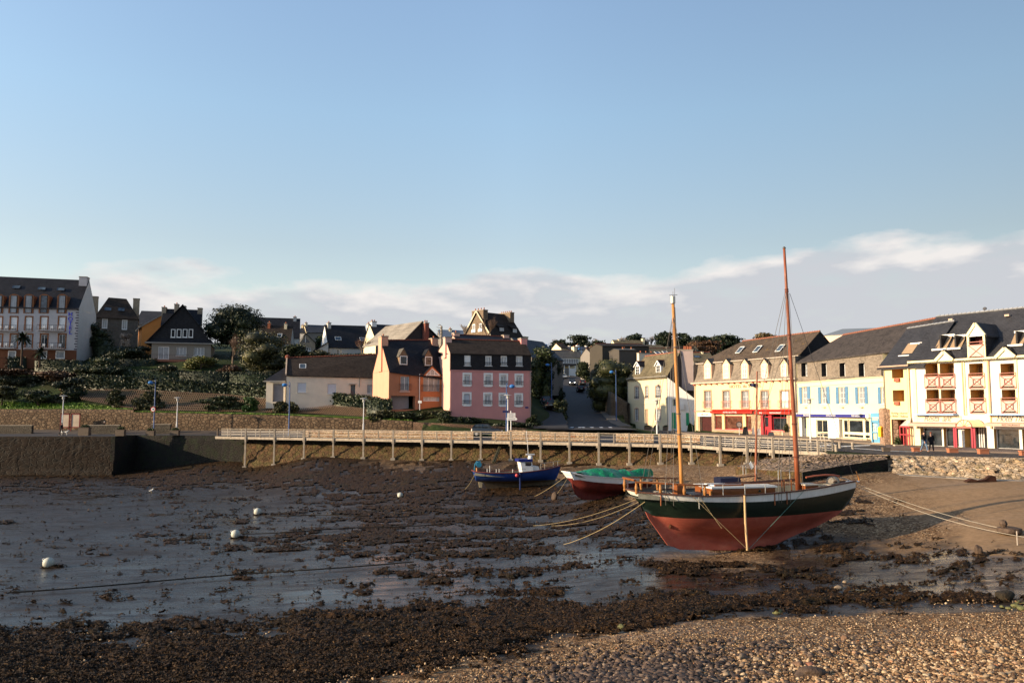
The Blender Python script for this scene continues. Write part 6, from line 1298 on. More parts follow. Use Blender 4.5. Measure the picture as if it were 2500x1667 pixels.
for cx_, hw, _ in xs_ + [(-12,27,0)]:
 x0, x1 = f(cx_-42, 330)[0], f(cx_+43, 330)[0]; z0, z1 = f(cx_, 400)[1], f(cx_, 262)[1]; m = MB(); n = 8; cxm = (x0+x1)/2; R_ = (x1-x0)/2
 pts_ = [(x0,-.12,z0),(x1,-.12,z0)] + [(cxm + R_*math.cos(math.pi*i/n), -.12, z1 + .55*math.sin(math.pi*i/n)) for i in range(n+1)]; m.prism(pts_, (0, 2.2, 0)); do = B.part('dormer', m, ORT)
 g_ = MB(); a, c = cxm-R_*.62, cxm+R_*.62; g_.box(a, c, -.16, -.122, z0+.1, z1+.2); g_.build('pane', GLC if cx_ != 375 else GLS, do); g_ = MB()
 for xx in (a, c): g_.box(xx-.05, xx+.05, -.2, -.13, z0+.05, z1+.25)
 g_.box(a, c, -.2, -.13, z1+.2, z1+.3); g_.box(a, c, -.25, -.2, z0+.9, z0+.96); g_.build('frame', IRON, do)
for x, y in ((140,180),(357,193),(518,200)):
 px, py = q('R1', x, y); s0 = (zr-zc)/6; best = min(np.linspace(.5, 5.8, 60), key=lambda d: abs(B.L(px, py, d)[1] - (zc + .1 + s0*d))); B.skylight(B.V(px, py, best), 1.35, .9, s0, mat=IRON)
BLL = plain('letter_blue', (.03,.04,.55), .4, .05, 3, 0)
for i, ch_ in enumerate('HOTEL'): v = f(600, 410 + i*38.5); textmesh(ch_, 1.05, B.t, BLL, (v[0], -.08, v[1]), ext=.05, sx=1.0)
# houses on the left slope
def simple_house(name, label, p0, p1, depth, eave, ridge, wallm, roofm, base=-3, chim=(), sky=(), wins=(), gable=None, ridgem=None, left_gable=None, zb=None, ov=.2, oh=.08):
 """p0,p1: (px, py, Y) of the facade ends; eave/ridge: ((px,py),(px,py)) left and right"""
 B = Bld(name, label, at(*p0), at(*p1), z=min(at(*p0).z, at(*p1).z)); W_ = B.W; h = depth / 2
 e0, e1 = B.L(*eave[0])[1], B.L(*eave[1])[1]; r0, r1 = B.L(*ridge[0], h)[1], B.L(*ridge[1], h)[1]; em = min(e0, e1)
 for w in wins: B.winp(*w[:4], nx=2, dep=.12, pane=w[4] if len(w) > 4 else GLC)
 B.front(0, W_, base, em, wallm, extra=lambda m: m.poly([(0,0,em),(W_,0,em),(W_,0,e1),(0,0,e0)]) if abs(e0-e1) > .02 else None)
 B.shell(W_, depth, base, e0, gable or wallm, H1=e1); B.roof(0, W_, 0, depth, e0, e1, r0, r1, roofm, ov, oh, ridge=ridgem)
 m = MB(); m.poly([(-.01,0,e0-.05),(-.01,depth,e0-.05),(-.01,h,r0-.02)]); m.poly([(W_+.01,0,e1-.05),(W_+.01,depth,e1-.05),(W_+.01,h,r1-.02)]); B.part('gable', m, left_gable or gable or wallm)
 for c in chim:
  x0, x1 = B.L(c[0], c[2], h)[0], B.L(c[1], c[2], h)[0]; B.chimney(x0, x1, h-.8, h+.8, e0, B.L((c[0]+c[1])/2, c[2], h)[1], c[3] if len(c) > 3 else wallm, c[4] if len(c) > 4 else 1)
 for s_ in sky:
  k = (r0-e0)/h; best = min(np.linspace(.2, h-.1, 60), key=lambda d: abs(B.L(s_[0], s_[1], d)[1] - (e0 + .1 + k*d))); B.skylight(B.V(s_[0], s_[1], best), s_[2], s_[3], k, mat=IRON if len(s_) > 4 else FRM)
 return B
GRS = stone('granite_house', [(.09,.08,.07),(.14,.12,.10),(.11,.095,.08),(.17,.145,.12)], 2.2, (1,1,1.5), (.13,.115,.10), .05, bump=.4)
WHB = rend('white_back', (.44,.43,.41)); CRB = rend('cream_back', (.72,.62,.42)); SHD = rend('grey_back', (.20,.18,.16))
B = Bld('granite_house', 'grey granite house with steep hipped slate roof between two tall chimneys', at(228.5,850,167), at(335,850,170.5), z=at(300,862,169).z); W_ = B.W
f = lambda x, y, d=0: B.L(*q('R2', x, y), d); zc = f(400, 292)[1]
for x0, x1, y0, y1 in ((276,318,310,392),(466,508,320,405)): B.win('R2', x0, y0, x1, y1, nx=2, dep=.15, pane=GLN, surround=WHT, sw=.1)
B.front(0, W_, -3, zc, GRS); B.shell(W_, 8, -3, zc, rend('granite_gable', (.45,.30,.20))); zr = f(380, 110, 4)[1]
B.roof(0, W_, 0, 8, zc, zc, zr, zr-.1, SLBR, .3, .15, ridge=None, hip0=2.4, hip1=2.7)
B.chimney(-.8, .3, 3, 4.8, zc-1, f(184,95,4)[1], plain('chimney_tan', (.30,.24,.17), .9, .2, 3, .3), 0); B.chimney(W_-1.2, W_+.1, 3, 5, zc-1, f(578,115,4)[1], MATS['chimney_tan'], 0)
for x, y in ((328,218),(455,222)): px, py = q('R2', x, y); k = (zr-zc)/4; best = min(np.linspace(.3, 3.8, 60), key=lambda d: abs(B.L(px, py, d)[1] - (zc+.1+k*d))); B.skylight(B.V(px, py, best), 1.3, 1.0, k, mat=IRON)
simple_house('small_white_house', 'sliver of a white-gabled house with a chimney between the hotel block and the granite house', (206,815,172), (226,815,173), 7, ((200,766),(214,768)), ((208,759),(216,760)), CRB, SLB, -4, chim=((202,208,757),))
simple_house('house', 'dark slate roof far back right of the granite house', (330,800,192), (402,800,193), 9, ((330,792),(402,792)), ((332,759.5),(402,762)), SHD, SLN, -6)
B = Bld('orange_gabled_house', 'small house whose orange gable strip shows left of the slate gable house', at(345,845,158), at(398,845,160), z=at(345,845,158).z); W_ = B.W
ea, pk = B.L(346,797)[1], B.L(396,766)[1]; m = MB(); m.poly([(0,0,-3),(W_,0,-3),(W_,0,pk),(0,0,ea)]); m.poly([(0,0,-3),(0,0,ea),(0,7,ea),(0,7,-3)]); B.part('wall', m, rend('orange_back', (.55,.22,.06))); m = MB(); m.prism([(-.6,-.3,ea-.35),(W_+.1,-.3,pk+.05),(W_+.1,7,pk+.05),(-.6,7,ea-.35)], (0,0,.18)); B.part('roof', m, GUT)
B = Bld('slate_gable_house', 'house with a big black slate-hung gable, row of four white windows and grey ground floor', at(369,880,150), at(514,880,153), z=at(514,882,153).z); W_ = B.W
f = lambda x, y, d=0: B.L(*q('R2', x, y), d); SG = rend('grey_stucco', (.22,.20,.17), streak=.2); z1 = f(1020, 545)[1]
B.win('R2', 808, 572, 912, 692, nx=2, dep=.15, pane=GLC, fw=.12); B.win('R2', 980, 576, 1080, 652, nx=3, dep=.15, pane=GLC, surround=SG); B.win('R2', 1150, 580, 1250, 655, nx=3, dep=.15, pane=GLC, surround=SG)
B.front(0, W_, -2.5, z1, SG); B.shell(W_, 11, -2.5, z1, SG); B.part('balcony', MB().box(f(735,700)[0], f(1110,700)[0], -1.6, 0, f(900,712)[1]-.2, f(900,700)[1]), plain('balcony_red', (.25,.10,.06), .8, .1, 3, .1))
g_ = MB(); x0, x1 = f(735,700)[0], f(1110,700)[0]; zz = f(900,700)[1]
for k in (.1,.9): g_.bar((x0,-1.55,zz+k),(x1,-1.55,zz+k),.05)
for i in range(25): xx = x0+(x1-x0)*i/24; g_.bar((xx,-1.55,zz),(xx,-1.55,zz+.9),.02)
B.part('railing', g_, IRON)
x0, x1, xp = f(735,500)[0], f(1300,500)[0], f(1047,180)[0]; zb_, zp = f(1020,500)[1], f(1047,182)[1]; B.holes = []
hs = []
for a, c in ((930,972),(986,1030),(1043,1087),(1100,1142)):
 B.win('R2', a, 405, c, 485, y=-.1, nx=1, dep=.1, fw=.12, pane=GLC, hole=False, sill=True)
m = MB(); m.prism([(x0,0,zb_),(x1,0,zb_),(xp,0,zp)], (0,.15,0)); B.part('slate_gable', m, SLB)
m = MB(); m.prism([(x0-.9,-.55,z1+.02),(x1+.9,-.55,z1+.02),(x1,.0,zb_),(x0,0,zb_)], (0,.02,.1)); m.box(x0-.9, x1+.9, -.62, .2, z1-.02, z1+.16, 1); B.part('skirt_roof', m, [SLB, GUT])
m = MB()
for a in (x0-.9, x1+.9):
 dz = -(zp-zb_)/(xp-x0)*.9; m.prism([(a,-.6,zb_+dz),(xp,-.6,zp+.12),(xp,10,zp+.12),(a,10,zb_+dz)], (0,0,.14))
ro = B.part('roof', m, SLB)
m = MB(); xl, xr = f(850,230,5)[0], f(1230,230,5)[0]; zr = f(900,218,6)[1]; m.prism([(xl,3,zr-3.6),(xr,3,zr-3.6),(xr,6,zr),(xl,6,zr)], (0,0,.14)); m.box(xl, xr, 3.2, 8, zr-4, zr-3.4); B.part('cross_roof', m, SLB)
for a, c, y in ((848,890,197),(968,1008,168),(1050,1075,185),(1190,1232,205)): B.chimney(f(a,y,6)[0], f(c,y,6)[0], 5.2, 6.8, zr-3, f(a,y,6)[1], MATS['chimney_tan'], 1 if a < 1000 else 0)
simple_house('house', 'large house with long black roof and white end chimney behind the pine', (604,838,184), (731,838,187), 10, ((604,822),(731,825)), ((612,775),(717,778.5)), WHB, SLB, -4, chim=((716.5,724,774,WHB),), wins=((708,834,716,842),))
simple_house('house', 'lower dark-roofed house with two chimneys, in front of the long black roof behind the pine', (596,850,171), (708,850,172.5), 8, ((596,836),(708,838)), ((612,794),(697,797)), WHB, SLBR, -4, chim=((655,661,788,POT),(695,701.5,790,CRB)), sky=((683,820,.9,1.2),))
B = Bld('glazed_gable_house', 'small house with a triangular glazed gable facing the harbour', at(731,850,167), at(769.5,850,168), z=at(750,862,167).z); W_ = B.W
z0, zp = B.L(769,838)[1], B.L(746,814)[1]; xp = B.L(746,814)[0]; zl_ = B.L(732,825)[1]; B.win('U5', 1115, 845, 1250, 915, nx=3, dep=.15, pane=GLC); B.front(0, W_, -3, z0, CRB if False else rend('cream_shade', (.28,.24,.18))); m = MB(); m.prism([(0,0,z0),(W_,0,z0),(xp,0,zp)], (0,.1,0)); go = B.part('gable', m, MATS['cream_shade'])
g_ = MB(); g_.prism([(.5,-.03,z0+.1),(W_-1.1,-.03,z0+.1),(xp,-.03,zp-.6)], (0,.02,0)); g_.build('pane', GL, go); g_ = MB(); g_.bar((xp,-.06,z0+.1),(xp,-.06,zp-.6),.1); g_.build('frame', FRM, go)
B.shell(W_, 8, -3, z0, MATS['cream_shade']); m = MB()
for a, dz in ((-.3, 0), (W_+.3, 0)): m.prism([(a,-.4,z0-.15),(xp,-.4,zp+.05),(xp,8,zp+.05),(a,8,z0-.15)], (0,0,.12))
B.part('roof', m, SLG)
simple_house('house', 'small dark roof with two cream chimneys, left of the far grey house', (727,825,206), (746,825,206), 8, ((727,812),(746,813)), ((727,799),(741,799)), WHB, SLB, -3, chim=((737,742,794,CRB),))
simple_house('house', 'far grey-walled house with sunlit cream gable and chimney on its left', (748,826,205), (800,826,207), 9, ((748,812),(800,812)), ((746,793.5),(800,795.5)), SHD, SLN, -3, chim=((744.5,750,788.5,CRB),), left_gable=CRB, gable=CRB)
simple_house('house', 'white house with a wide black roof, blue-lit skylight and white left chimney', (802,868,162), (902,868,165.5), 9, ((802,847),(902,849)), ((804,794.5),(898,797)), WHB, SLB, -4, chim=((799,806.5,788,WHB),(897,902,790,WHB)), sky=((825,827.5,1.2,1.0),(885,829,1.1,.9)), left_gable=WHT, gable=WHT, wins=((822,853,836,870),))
m = MB(); p = at(768,862,161); a, c, d, e_ = at(766,860,161), at(801,838,161), at(801,875,161), at(766,875,161)
Bq = Bld('lean_to', 'white lean-to wall rising to the left gable of the white house', at(768,870,161), at(801,870,161.3)); z1, z0 = Bq.L(801,836)[1], Bq.L(768,858)[1]; m = MB(); m.poly([(0,0,-3),(Bq.W,0,-3),(Bq.W,0,z1),(0,0,z0)]); Bq.part('wall', m, WHB); m = MB(); m.prism([(-.3,-.3,z0),(Bq.W,-.3,z1),(Bq.W,4,z1),(-.3,4,z0)], (0,0,.15)); Bq.part('roof', m, SLB)
simple_house('house', 'house with white tapering chimney gable and long black roof above the low white house', (917,838,150), (1006,838,153), 9, ((917,828),(1006,829)), ((917,793),(1003,797)), SHD, SLB, -5, chim=((905.5,917,785,WHT,2),), left_gable=CRB, gable=CRB)
B = Bld('grey_gable_house', 'grey roofed house with a dark gable and a tall brick chimney behind the orange house', at(985,838,139), at(1068,838,143), z=at(1020,850,140).z); W_ = B.W
xp = B.L(*q('T8',1385,495))[0]; zp = B.L(*q('T8',1385,495))[1]; z0 = B.L(985,834)[1]; m = MB(); m.poly([(0,0,-3),(W_,0,-3),(W_,0,B.L(1067,825)[1]),(xp,0,zp),(0,0,z0)]); B.part('wall', m, rend('black_gable', (.03,.03,.032)))
m = MB(); back = Vector((-3.2,9,0)); z_b = -1.2
m.prism([(-.4,-.3,z0-.2),(xp,-.3,zp+.05),(xp-2.6,9,zp-.3),(-3.6,9,z0-.6)], (0,0,.15)); ro = B.part('roof', m, SLO if False else slate('slate_pale', (.26,.23,.19), .26, .2)); m = MB(); m.prism([(W_+.3,-.3,B.L(1067,825)[1]-.15),(xp,-.3,zp+.05),(xp-2.6,9,zp-.3),(W_-2.5,9,z0-.6)], (0,0,.15)); B.part('roof', m, SLB)
B.chimney(xp+.15, xp+.95, -1.0, -.1, -2, B.L(*q('T8',1450,520))[1], plain('brick_red', (.20,.07,.05), .9, .25, 5, .3), 2, ph=.45)
simple_house('house', 'small blue-roofed house seen between the orange and pink house chimneys', (1076,838,160), (1136,838,161), 8, ((1076,829),(1136,829)), ((1080,806),(1136,808)), SHD, plain('roof_blue', (.10,.13,.18), .5, .1, 3, .1), -4, chim=((1096,1102,803,CRB),))
m = thing('utility_pole', 'concrete utility pole with wires between the orange and pink roofs', 'pole', at(1077.5,832,150)); zt = at(1077.5,796,150).z - m.location.z; mm = MB(); mm.tube([(0,0,-3),(0,0,zt)], [.28,.2], 8); mm.build('pole', CONC, m); mm = MB()
for k in (.3,.9,1.5,2.1): mm.tube([(-.9,-.2,zt-k+.1),(-.4,-.2,zt-k-.1),(0,-.2,zt-k)], .05, 5)
mm.tube([(0,0,zt),(-.3,0,zt+.3),(-.6,0,zt+.1)], .08, 6); mm.build('insulator_arms', GUT, m)
STH = stone('stone_hillhouse', [(.16,.115,.075),(.22,.155,.10),(.19,.135,.09)], 2.4, (1,1,1.5), (.22,.17,.12), .05, bump=.4)
B = Bld('stone_gable_house', 'brown stone house on the crest with pointed gable and two wide chimneys', at(1197,830,168), at(1276,830,174.5), z=at(1230,834,170).z); W_ = B.W
f = lambda x, y, d=0: B.L(*q('R4', x, y), d); D_h = 8.6; ze = f(1400,378)[1]; zr = f(1300,152,D_h/2)[1]; B.front(0, W_, -4, ze, STH); B.shell(W_, D_h, -4, ze, STH, zr, name='gable_wall')
B.roof(0, W_, 0, D_h, ze, ze, zr, zr, SLBR, .3, .15, ridge=None); m = MB()
for sx_ in (-.3,): m.bar((sx_,-.35,ze-.2),(sx_,D_h/2,zr+.16),.12,.25); m.bar((sx_,D_h+.35,ze-.2),(sx_,D_h/2,zr+.16),.12,.25)
B.part('bargeboard', m, CRB)
B.chimney(.1, 1.4, D_h/2-1.9, D_h/2+1.9, zr-1.8, f(1130,113,4)[1], STH, 4, axis='y', ph=.5); B.chimney(W_-1.5, W_-.3, D_h/2-1.9, D_h/2+1.9, zr-1.8, f(1430,142,4)[1], STH, 6, axis='y', ph=.35)
for y in (2.7, 4.9):
 m = MB(); zz = ze + .9; m.box(-.06, .05, y, y+.9, zz, zz+1.7); wo = B.part('window', m, FRM); m = MB(); m.box(-.08, -.06, y+.12, y+.78, zz+.1, zz+1.5); m.build('pane', GLC, wo); m = MB(); m.box(-.2, -.05, y-.2, y+1.1, zz-.1, zz+.5); m.build('balconet', FRM, wo)
for a, c, y0, y1 in ((1345,1395,290,335),(1482,1530,303,350)):
 x0, x1 = f(a,315,.8)[0], f(c,315,.8)[0]; z0, z1 = f(a,y1,.8)[1], f(a,y0,.8)[1]; m = MB(); m.box(x0, x1, .6, 3.5, z0, z1); do = B.part('dormer', m, SLB); m = MB(); m.prism([(x0-.2,.4,z1),(x1+.2,.4,z1),(x1+.2,4.2,z1+1.7),(x0-.2,4.2,z1+1.7)], (0,0,.12)); m.build('roof', SLBR, do); m = MB(); m.box(x0+.1, x1-.1, .55, .6, z0+.1, z1-.1); m.build('window', GLN, do)
simple_house('house', 'cream chimney and dark roof just right of the stone gabled house', (1272,836,170), (1330,836,176), 8, ((1272,850),(1372,885)), ((1276,832),(1350,838)), SHD, SLN, -5, chim=((1273,1283,822,CRB,0),))
simple_house('house', 'broad black roof behind the pink house’s right edge'.replace('’s', ''), (1298,900,152), (1374,900,160), 10, ((1298,872),(1374,880)), ((1300,831),(1345,838)), SHD, SLN, -5)
# houses up the hill road and behind the front
B = simple_house('veranda_house', 'cream house with glazed white veranda at the top of the hill road', (1352,897,238), (1430,897,243), 9, ((1352,874),(1430,873)), ((1382,858),(1442,857)), CRB, SLG, -6, chim=((1398,1405,846,CRB),(1441,1446.5,847,rend('chimney_pinkish', (.62,.42,.36))),), ridgem=TILE, gable=CRB)
m = MB(); a = B.L(1354,888)[0]; c = B.L(1406,888)[0]; z0, z1 = B.L(1380,887)[1], B.L(1380,877)[1]; m.box(a, c, -1.2, -1.1, z0, z1); vo = B.part('veranda', m, GLC); m = MB()
for i in range(10): x = a+(c-a)*i/9; m.box(x-.06, x+.06, -1.3, -1.2, z0, z1)
m.box(a, c, -1.35, -1.1, z0-.15, z0); m.box(a, c, -1.4, 0, z1, z1+.15); m.build('frame', WHT, vo)
m = MB(); p0, p1 = at(1352,912,233), at(1407,912,236); Bq = Bld('carport', 'white garden gates under a dark flat carport at the top of the hill road', p0, p1, 'carport'); m.box(0, Bq.W, 0, 4, Bq.L(1380,892)[1], Bq.L(1380,887)[1]); Bq.part('roof', m, plain('carport_dark', (.07,.06,.055), .7, .2, 2, .2)); zz = Bq.L(1380,899)[1]
for x in (1362,1378,1390,1405): xx = Bq.L(x,900)[0]; Bq.part('post', MB().box(xx-.12, xx+.12, 0, .2, -1, Bq.L(1380,892)[1]), FRM)
for i, (a, c) in enumerate(((1363,1376),(1379,1389),(1391,1404.5))): Bq.part('gate', MB().box(Bq.L(a,905)[0], Bq.L(c,905)[0], .05, .12, -.5, zz), [SHD, SHD, WHT][i])
simple_house('house', 'small reddish-ridged house left above the veranda house', (1370,860,262), (1388,860,263), 8, ((1366,850),(1388,852)), ((1358,839),(1372,839)), CRB, SLBR, -4, ridgem=TILE)
simple_house('house', 'far white house with a dark roof behind the veranda house chimneys', (1386,858,275), (1440,858,277), 9, ((1386,854),(1440,854)), ((1388,846),(1436,847)), WHB, SLN, -4, chim=((1388,1391.5,843.5,WHT,0),(1407,1413,842,WHT),(1429,1431.5,843.5,WHT,0)))
simple_house('gabled_cottage', 'cottage with red ridge and a small white gable dormer right of the veranda house', (1446,880,215), (1472,880,216), 8, ((1446,866),(1472,868)), ((1443,851),(1471,849)), SHD, SLBR, -6, ridgem=TILE, chim=((1449,1453,850,SHD),))
B = Bld('white_dormer_gable', 'little white half-timbered gable with lace woodwork above the round hedge tree', at(1447,882,205), at(1459,882,205), 'house', z=at(1450,880,205).z); zt = B.L(1453,862)[1]; z1 = B.L(1453,869)[1]; m = MB(); m.prism([(0,0,-.5),(B.W,0,-.5),(B.W,0,z1),(B.W/2,0,zt),(0,0,z1)], (0,3,0)); B.part('wall', m, WHT); m = MB()
for a in (-.35, B.W+.35): m.prism([(a,-.3,z1-.25),(B.W/2,-.3,zt+.15),(B.W/2,3.2,zt+.15),(a,3.2,z1-.25)], (0,0,.12))
B.part('roof', m, SLB); m = MB(); m.box(B.W*.3, B.W*.7, -.05, 0, .4, z1-.1); B.part('window', m, GLC)
simple_house('house', 'house with sunlit tan roof and two yellow chimneys against the skyline cypress', (1505,850,285), (1575,850,287), 9, ((1505,846),(1578,846)), ((1516,830.5),(1568,831.5)), CRB, SLO, -3, chim=((1508.5,1513,828,CRB,0),(1567,1572,826,CRB,0)))
B = simple_house('long_grey_house', 'long dark grey rendered wall with a red tile ridge behind the round hedge tree', (1471,900,168), (1585,900,172), 6, ((1471,845),(1585,846)), ((1471,841),(1585,842)), rend('grey_dark_back', (.06,.052,.042), streak=.3), SLBR, -6, ridgem=TILE)
simple_house('house', 'dark grey block with red chimney pots, directly behind the round hedge tree', (1512,900,160), (1552,900,161), 5, ((1512,855),(1552,855)), ((1513,853),(1551,853)), rend('grey_block', (.08,.07,.06), streak=.3), SLG, -6, chim=((1518,1526,851.5,MATS['grey_block'],2),(1538,1544,851.5,MATS['grey_block'],1)))
simple_house('house', 'grey house with pale skylights behind the cream house roof', (1586,890,178), (1700,890,182), 9, ((1586,872),(1700,874)), ((1588,852),(1640,851)), SHD, SLO, -6, ridgem=TILE, sky=((1606,863,1.2,1.6),(1625,862,1.2,1.6)))
simple_house('house', 'far low house with a plain tan roof left of the tall mast', (1586,858,270), (1627,858,272), 8, ((1586,850),(1627,850)), ((1588,843),(1622,843)), SHD, SLO, -4)
simple_house('house', 'house with bluish roof and small tan chimney just left of the red-shop hotel', (1694,890,150), (1745,890,150), 8, ((1694,882),(1750,882)), ((1696,863.5),(1745,861)), SHD, SLO, -6, ridgem=TILE, chim=((1711,1715,858.5,CRB,0),), sky=((1701,872,1.1,1.1,1),))
simple_house('house', 'far dark house with orange eave half hidden by bushes, behind the pink chimney stack', (1640,868,230), (1712,868,232), 8, ((1640,862),(1712,862)), ((1650,847),(1690,846)), SHD, SLO, -4)
simple_house('long_building', 'very long pale building with grey metal roof on the hill behind the hotels', (2013,830,170), (2260,830,150), 12, ((2013,819),(2260,806)), ((2030,807),(2260,801)), rend('long_cream', (.66,.48,.38)), plain('metal_roof', (.16,.18,.20), .5, .1, 3, .1), -6)
simple_house('house', 'tiny cream gable in the gap between the two hotel roofs', (1990,840,200), (2004,840,200), 6, ((1988,835),(2004,836)), ((1988,829),(2000,829)), CRB, SLG, -4, left_gable=WHT)
# vegetation
EVG = leafy('leaf_evergreen', (.006,.010,.004), (.030,.042,.012), (.07,.08,.03)); PINEM = leafy('leaf_pine', (.004,.008,.003), (.016,.026,.008), (.035,.045,.015), .6)
LAUR = leafy('leaf_laurel', (.006,.011,.004), (.028,.042,.016), (.085,.095,.055), .5); HEDG = leafy('leaf_hedge', (.004,.008,.003), (.014,.024,.008), (.03,.045,.015))
YGR = leafy('leaf_yellowgreen', (.03,.04,.008), (.13,.13,.025), (.22,.20,.05)); BRN = leafy('leaf_brown', (.03,.015,.007), (.10,.05,.022), (.17,.09,.04)); RUS = leafy('leaf_russet', (.02,.012,.006), (.075,.035,.015), (.12,.05,.02))
IVY = leafy('leaf_ivy', (.006,.008,.004), (.04,.045,.02), (.10,.10,.055), .5); CYP = leafy('leaf_cypress', (.004,.009,.004), (.018,.030,.012), (.04,.055,.022), .6); GRB = leafy('leaf_grass', (.05,.10,.01), (.16,.27,.03), (.24,.34,.05), .6)
OLV = leafy('leaf_olive', (.012,.014,.005), (.055,.055,.018), (.12,.11,.04)); TWG = leafy('twig', (.06,.04,.03), (.16,.10,.07), (.26,.18,.13), .8); TWR = leafy('twig_red', (.05,.022,.014), (.13,.06,.035), (.2,.1,.06), .8); TWP = leafy('twig_pale', (.16,.12,.09), (.32,.26,.21), (.4,.33,.27), .8); GRY = leafy('leaf_greygreen', (.03,.035,.02), (.10,.10,.07), (.2,.19,.13))
def blobs_for(W_, H_, D_, n, rng, base=0.0, flat=1.0, dome=.8):
 out = []
 for i in range(n):
  t = rng.uniform(-1, 1); h = rng.uniform(0, 1); lim = math.sqrt(max(0, 1 - abs(t) ** 2.2)); z = base + H_ * (.18 + .66 * h * (lim if dome else 1)); s = rng.uniform(.22, .36)
  out.append((t * W_ * .34, rng.uniform(-.3, .3) * D_, z, W_ * s * rng.uniform(.8, 1.1), D_ * s * 1.1, H_ * s * .62 * flat))
 return out
def tree(name, label, x0, x1, y0, y1, Y, mat, cat='tree', n=9, leaves_=2600, leaf=.3, trunk=0.0, group=None, seed=None, rag=.22, flat=1, depth=None, tmat=BARK, lo=.55, k=.7, dome=.8, gz=None):
 seed = seed or int(x0 * 3 + y0); rng = np.random.default_rng(seed); c = at((x0+x1)/2, y1, Y); Wd = (x1-x0)/FPX*Y; Hd = (y1-y0)/FPX*Y
 g0 = float(land(c.x, c.y)[0]) if Y > 112 else 0.0; drop = (max(min(0, g0 - c.z), -.8) if cat == 'shrub' else min(0, g0 - c.z)) if gz is None else gz
 t = thing(name, label, cat, (c.x, c.y, c.z + drop), 0, group); D_ = depth or Wd * .9
 bl = blobs_for(Wd, Hd * (1 - trunk), D_, n, rng, -drop + Hd * trunk, flat, dome)
 if trunk == 0:
  for i in range(max(3, n // 3)): hh = rng.uniform(.15, 1) * (-drop + Hd * .3); bl.append((rng.uniform(-.33, .33) * Wd, rng.uniform(-.2, .2) * D_, hh, Wd * .26, D_ * .26, max(.3, (-drop + Hd * .3) * .4)))
 crown('crown', bl, leaves_, leaf, mat, t, seed, lo, rag, k=k)
 limbs('trunk', (0, 0, -.4), -drop + Hd * (trunk + .45 * (1-trunk)), bl[:6], t, max(.08, Wd * .035), tmat, seed); return t
def bare(name, label, x0, x1, y0, y1, Y, mat, seed=None, n=900, group=None, trunk=.3, thick=.03, cat='tree', tm=None):
 """leafless tree: recursive branches ending in a fine spray of twigs"""
 seed = seed or int(x0 + y0); r = random.Random(seed); c = at((x0+x1)/2, y1, Y); Wd = (x1-x0)/FPX*Y; Hd = (y1-y0)/FPX*Y; g0 = float(land(c.x, c.y)[0]); drop = min(0, g0 - c.z)
 t = thing(name, label, cat, (c.x, c.y, c.z + drop), 0, group); m = MB(); m.tube([(0,0,-.4),(0,0,-drop+Hd*trunk)], [Hd*.025+.05, Hd*.018+.03], 6); V = MB(); m2 = m
 def br(p, d, L_, rad, dep):
  e = p + d * L_; (m2 if dep < 2 else V).tube([p, p.lerp(e,.5) + Vector((r.uniform(-.05,.05)*L_, r.uniform(-.05,.05)*L_, 0)), e], [rad, rad*.8, rad*.6], 3 if dep > 1 else 5, cap=False)
  if dep == 4: return
  for _ in range(4 if dep < 2 else 3):
   nd = (d + Vector((r.uniform(-.75,.75) * Wd/Hd*1.1, r.uniform(-.6,.6), r.uniform(-.15,.45)))).normalized(); br(p.lerp(e, r.uniform(.5,1)), nd, L_*r.uniform(.55,.8), rad*.55, dep+1)
 for _ in range(6): br(Vector((0,0,-drop+Hd*trunk*r.uniform(.6,1))), Vector((r.uniform(-.8,.8)*Wd/Hd, r.uniform(-.5,.5), r.uniform(.5,1))).normalized(), Hd*(1-trunk)*.34, thick*2.2, 0)
 m.build('trunk', tm or BARKG, t); V.build('crown', mat, t); return t
def hedge(name, label, tops, bots, Ys, thick, mat, leaf=.16, dens=26, seed=3, cat='hedge', rag=.10):
 """clipped hedge following pixel polylines of its top and bottom edge"""
 rng = np.random.default_rng(seed); T = [at(x, y, Y) for (x, y), Y in zip(tops, Ys)]; Bt = [at(x, y, Y - .01) for (x, y), Y in zip(bots, Ys)]; P = []; m = MB()
 o0 = Vector((T[0].x, T[0].y, Bt[0].z))
 for i in range(len(T)-1):
  a, c, d, e_ = T[i], T[i+1], Bt[i], Bt[i+1]; L_ = (c-a).length; hh = ((a.z-d.z)+(c.z-e_.z))/2
  d2, e2 = Vector((d.x,d.y,d.z-1.2)), Vector((e_.x,e_.y,e_.z-1.2)); up = Vector((0,thick,0))
  m.add([v - o0 for v in (d2+Vector((0,.15,0)), e2+Vector((0,.15,0)), c+Vector((0,.15,-.15)), a+Vector((0,.15,-.15)), d2+up, e2+up, c+up-Vector((0,0,.15)), a+up-Vector((0,0,.15)))], [(0,1,2,3),(3,2,6,7),(4,7,6,5),(0,3,7,4),(1,5,6,2)])
  nf = int(L_*hh*dens); u = rng.uniform(size=nf)[:, None]; v = rng.uniform(size=nf)[:, None]; A, C, D, E = [np.array(z[:]) for z in (a,c,d,e_)]
  P.append((A*(1-u)+C*u)*v + (D*(1-u)+E*u)*(1-v) + rng.normal(0, rag, (nf,3))); nt_ = int(L_*thick*dens); u = rng.uniform(size=nt_)[:, None]; P.append(A*(1-u)+C*u + np.c_[np.zeros(nt_), rng.uniform(0, thick, nt_), rng.normal(0, rag*.7, nt_)])
 P = np.concatenate(P) - np.array(o0[:]); V, F = leaves(P, leaf, rng); cv = np.array(m.v); cf = np.array(m.f)
 o = npmesh(name, np.vstack([V, cv]), np.vstack([F, cf + len(V)]), mat); o.location = o0; return tag(o, label, cat)
tree('pine_tree', 'big dark umbrella pine rising above the roofs right of the slate gable house', 500, 634, 731, 868, 158, PINEM, n=26, leaves_=11000, leaf=.24, trunk=.12, rag=.3, dome=.8, k=.62)
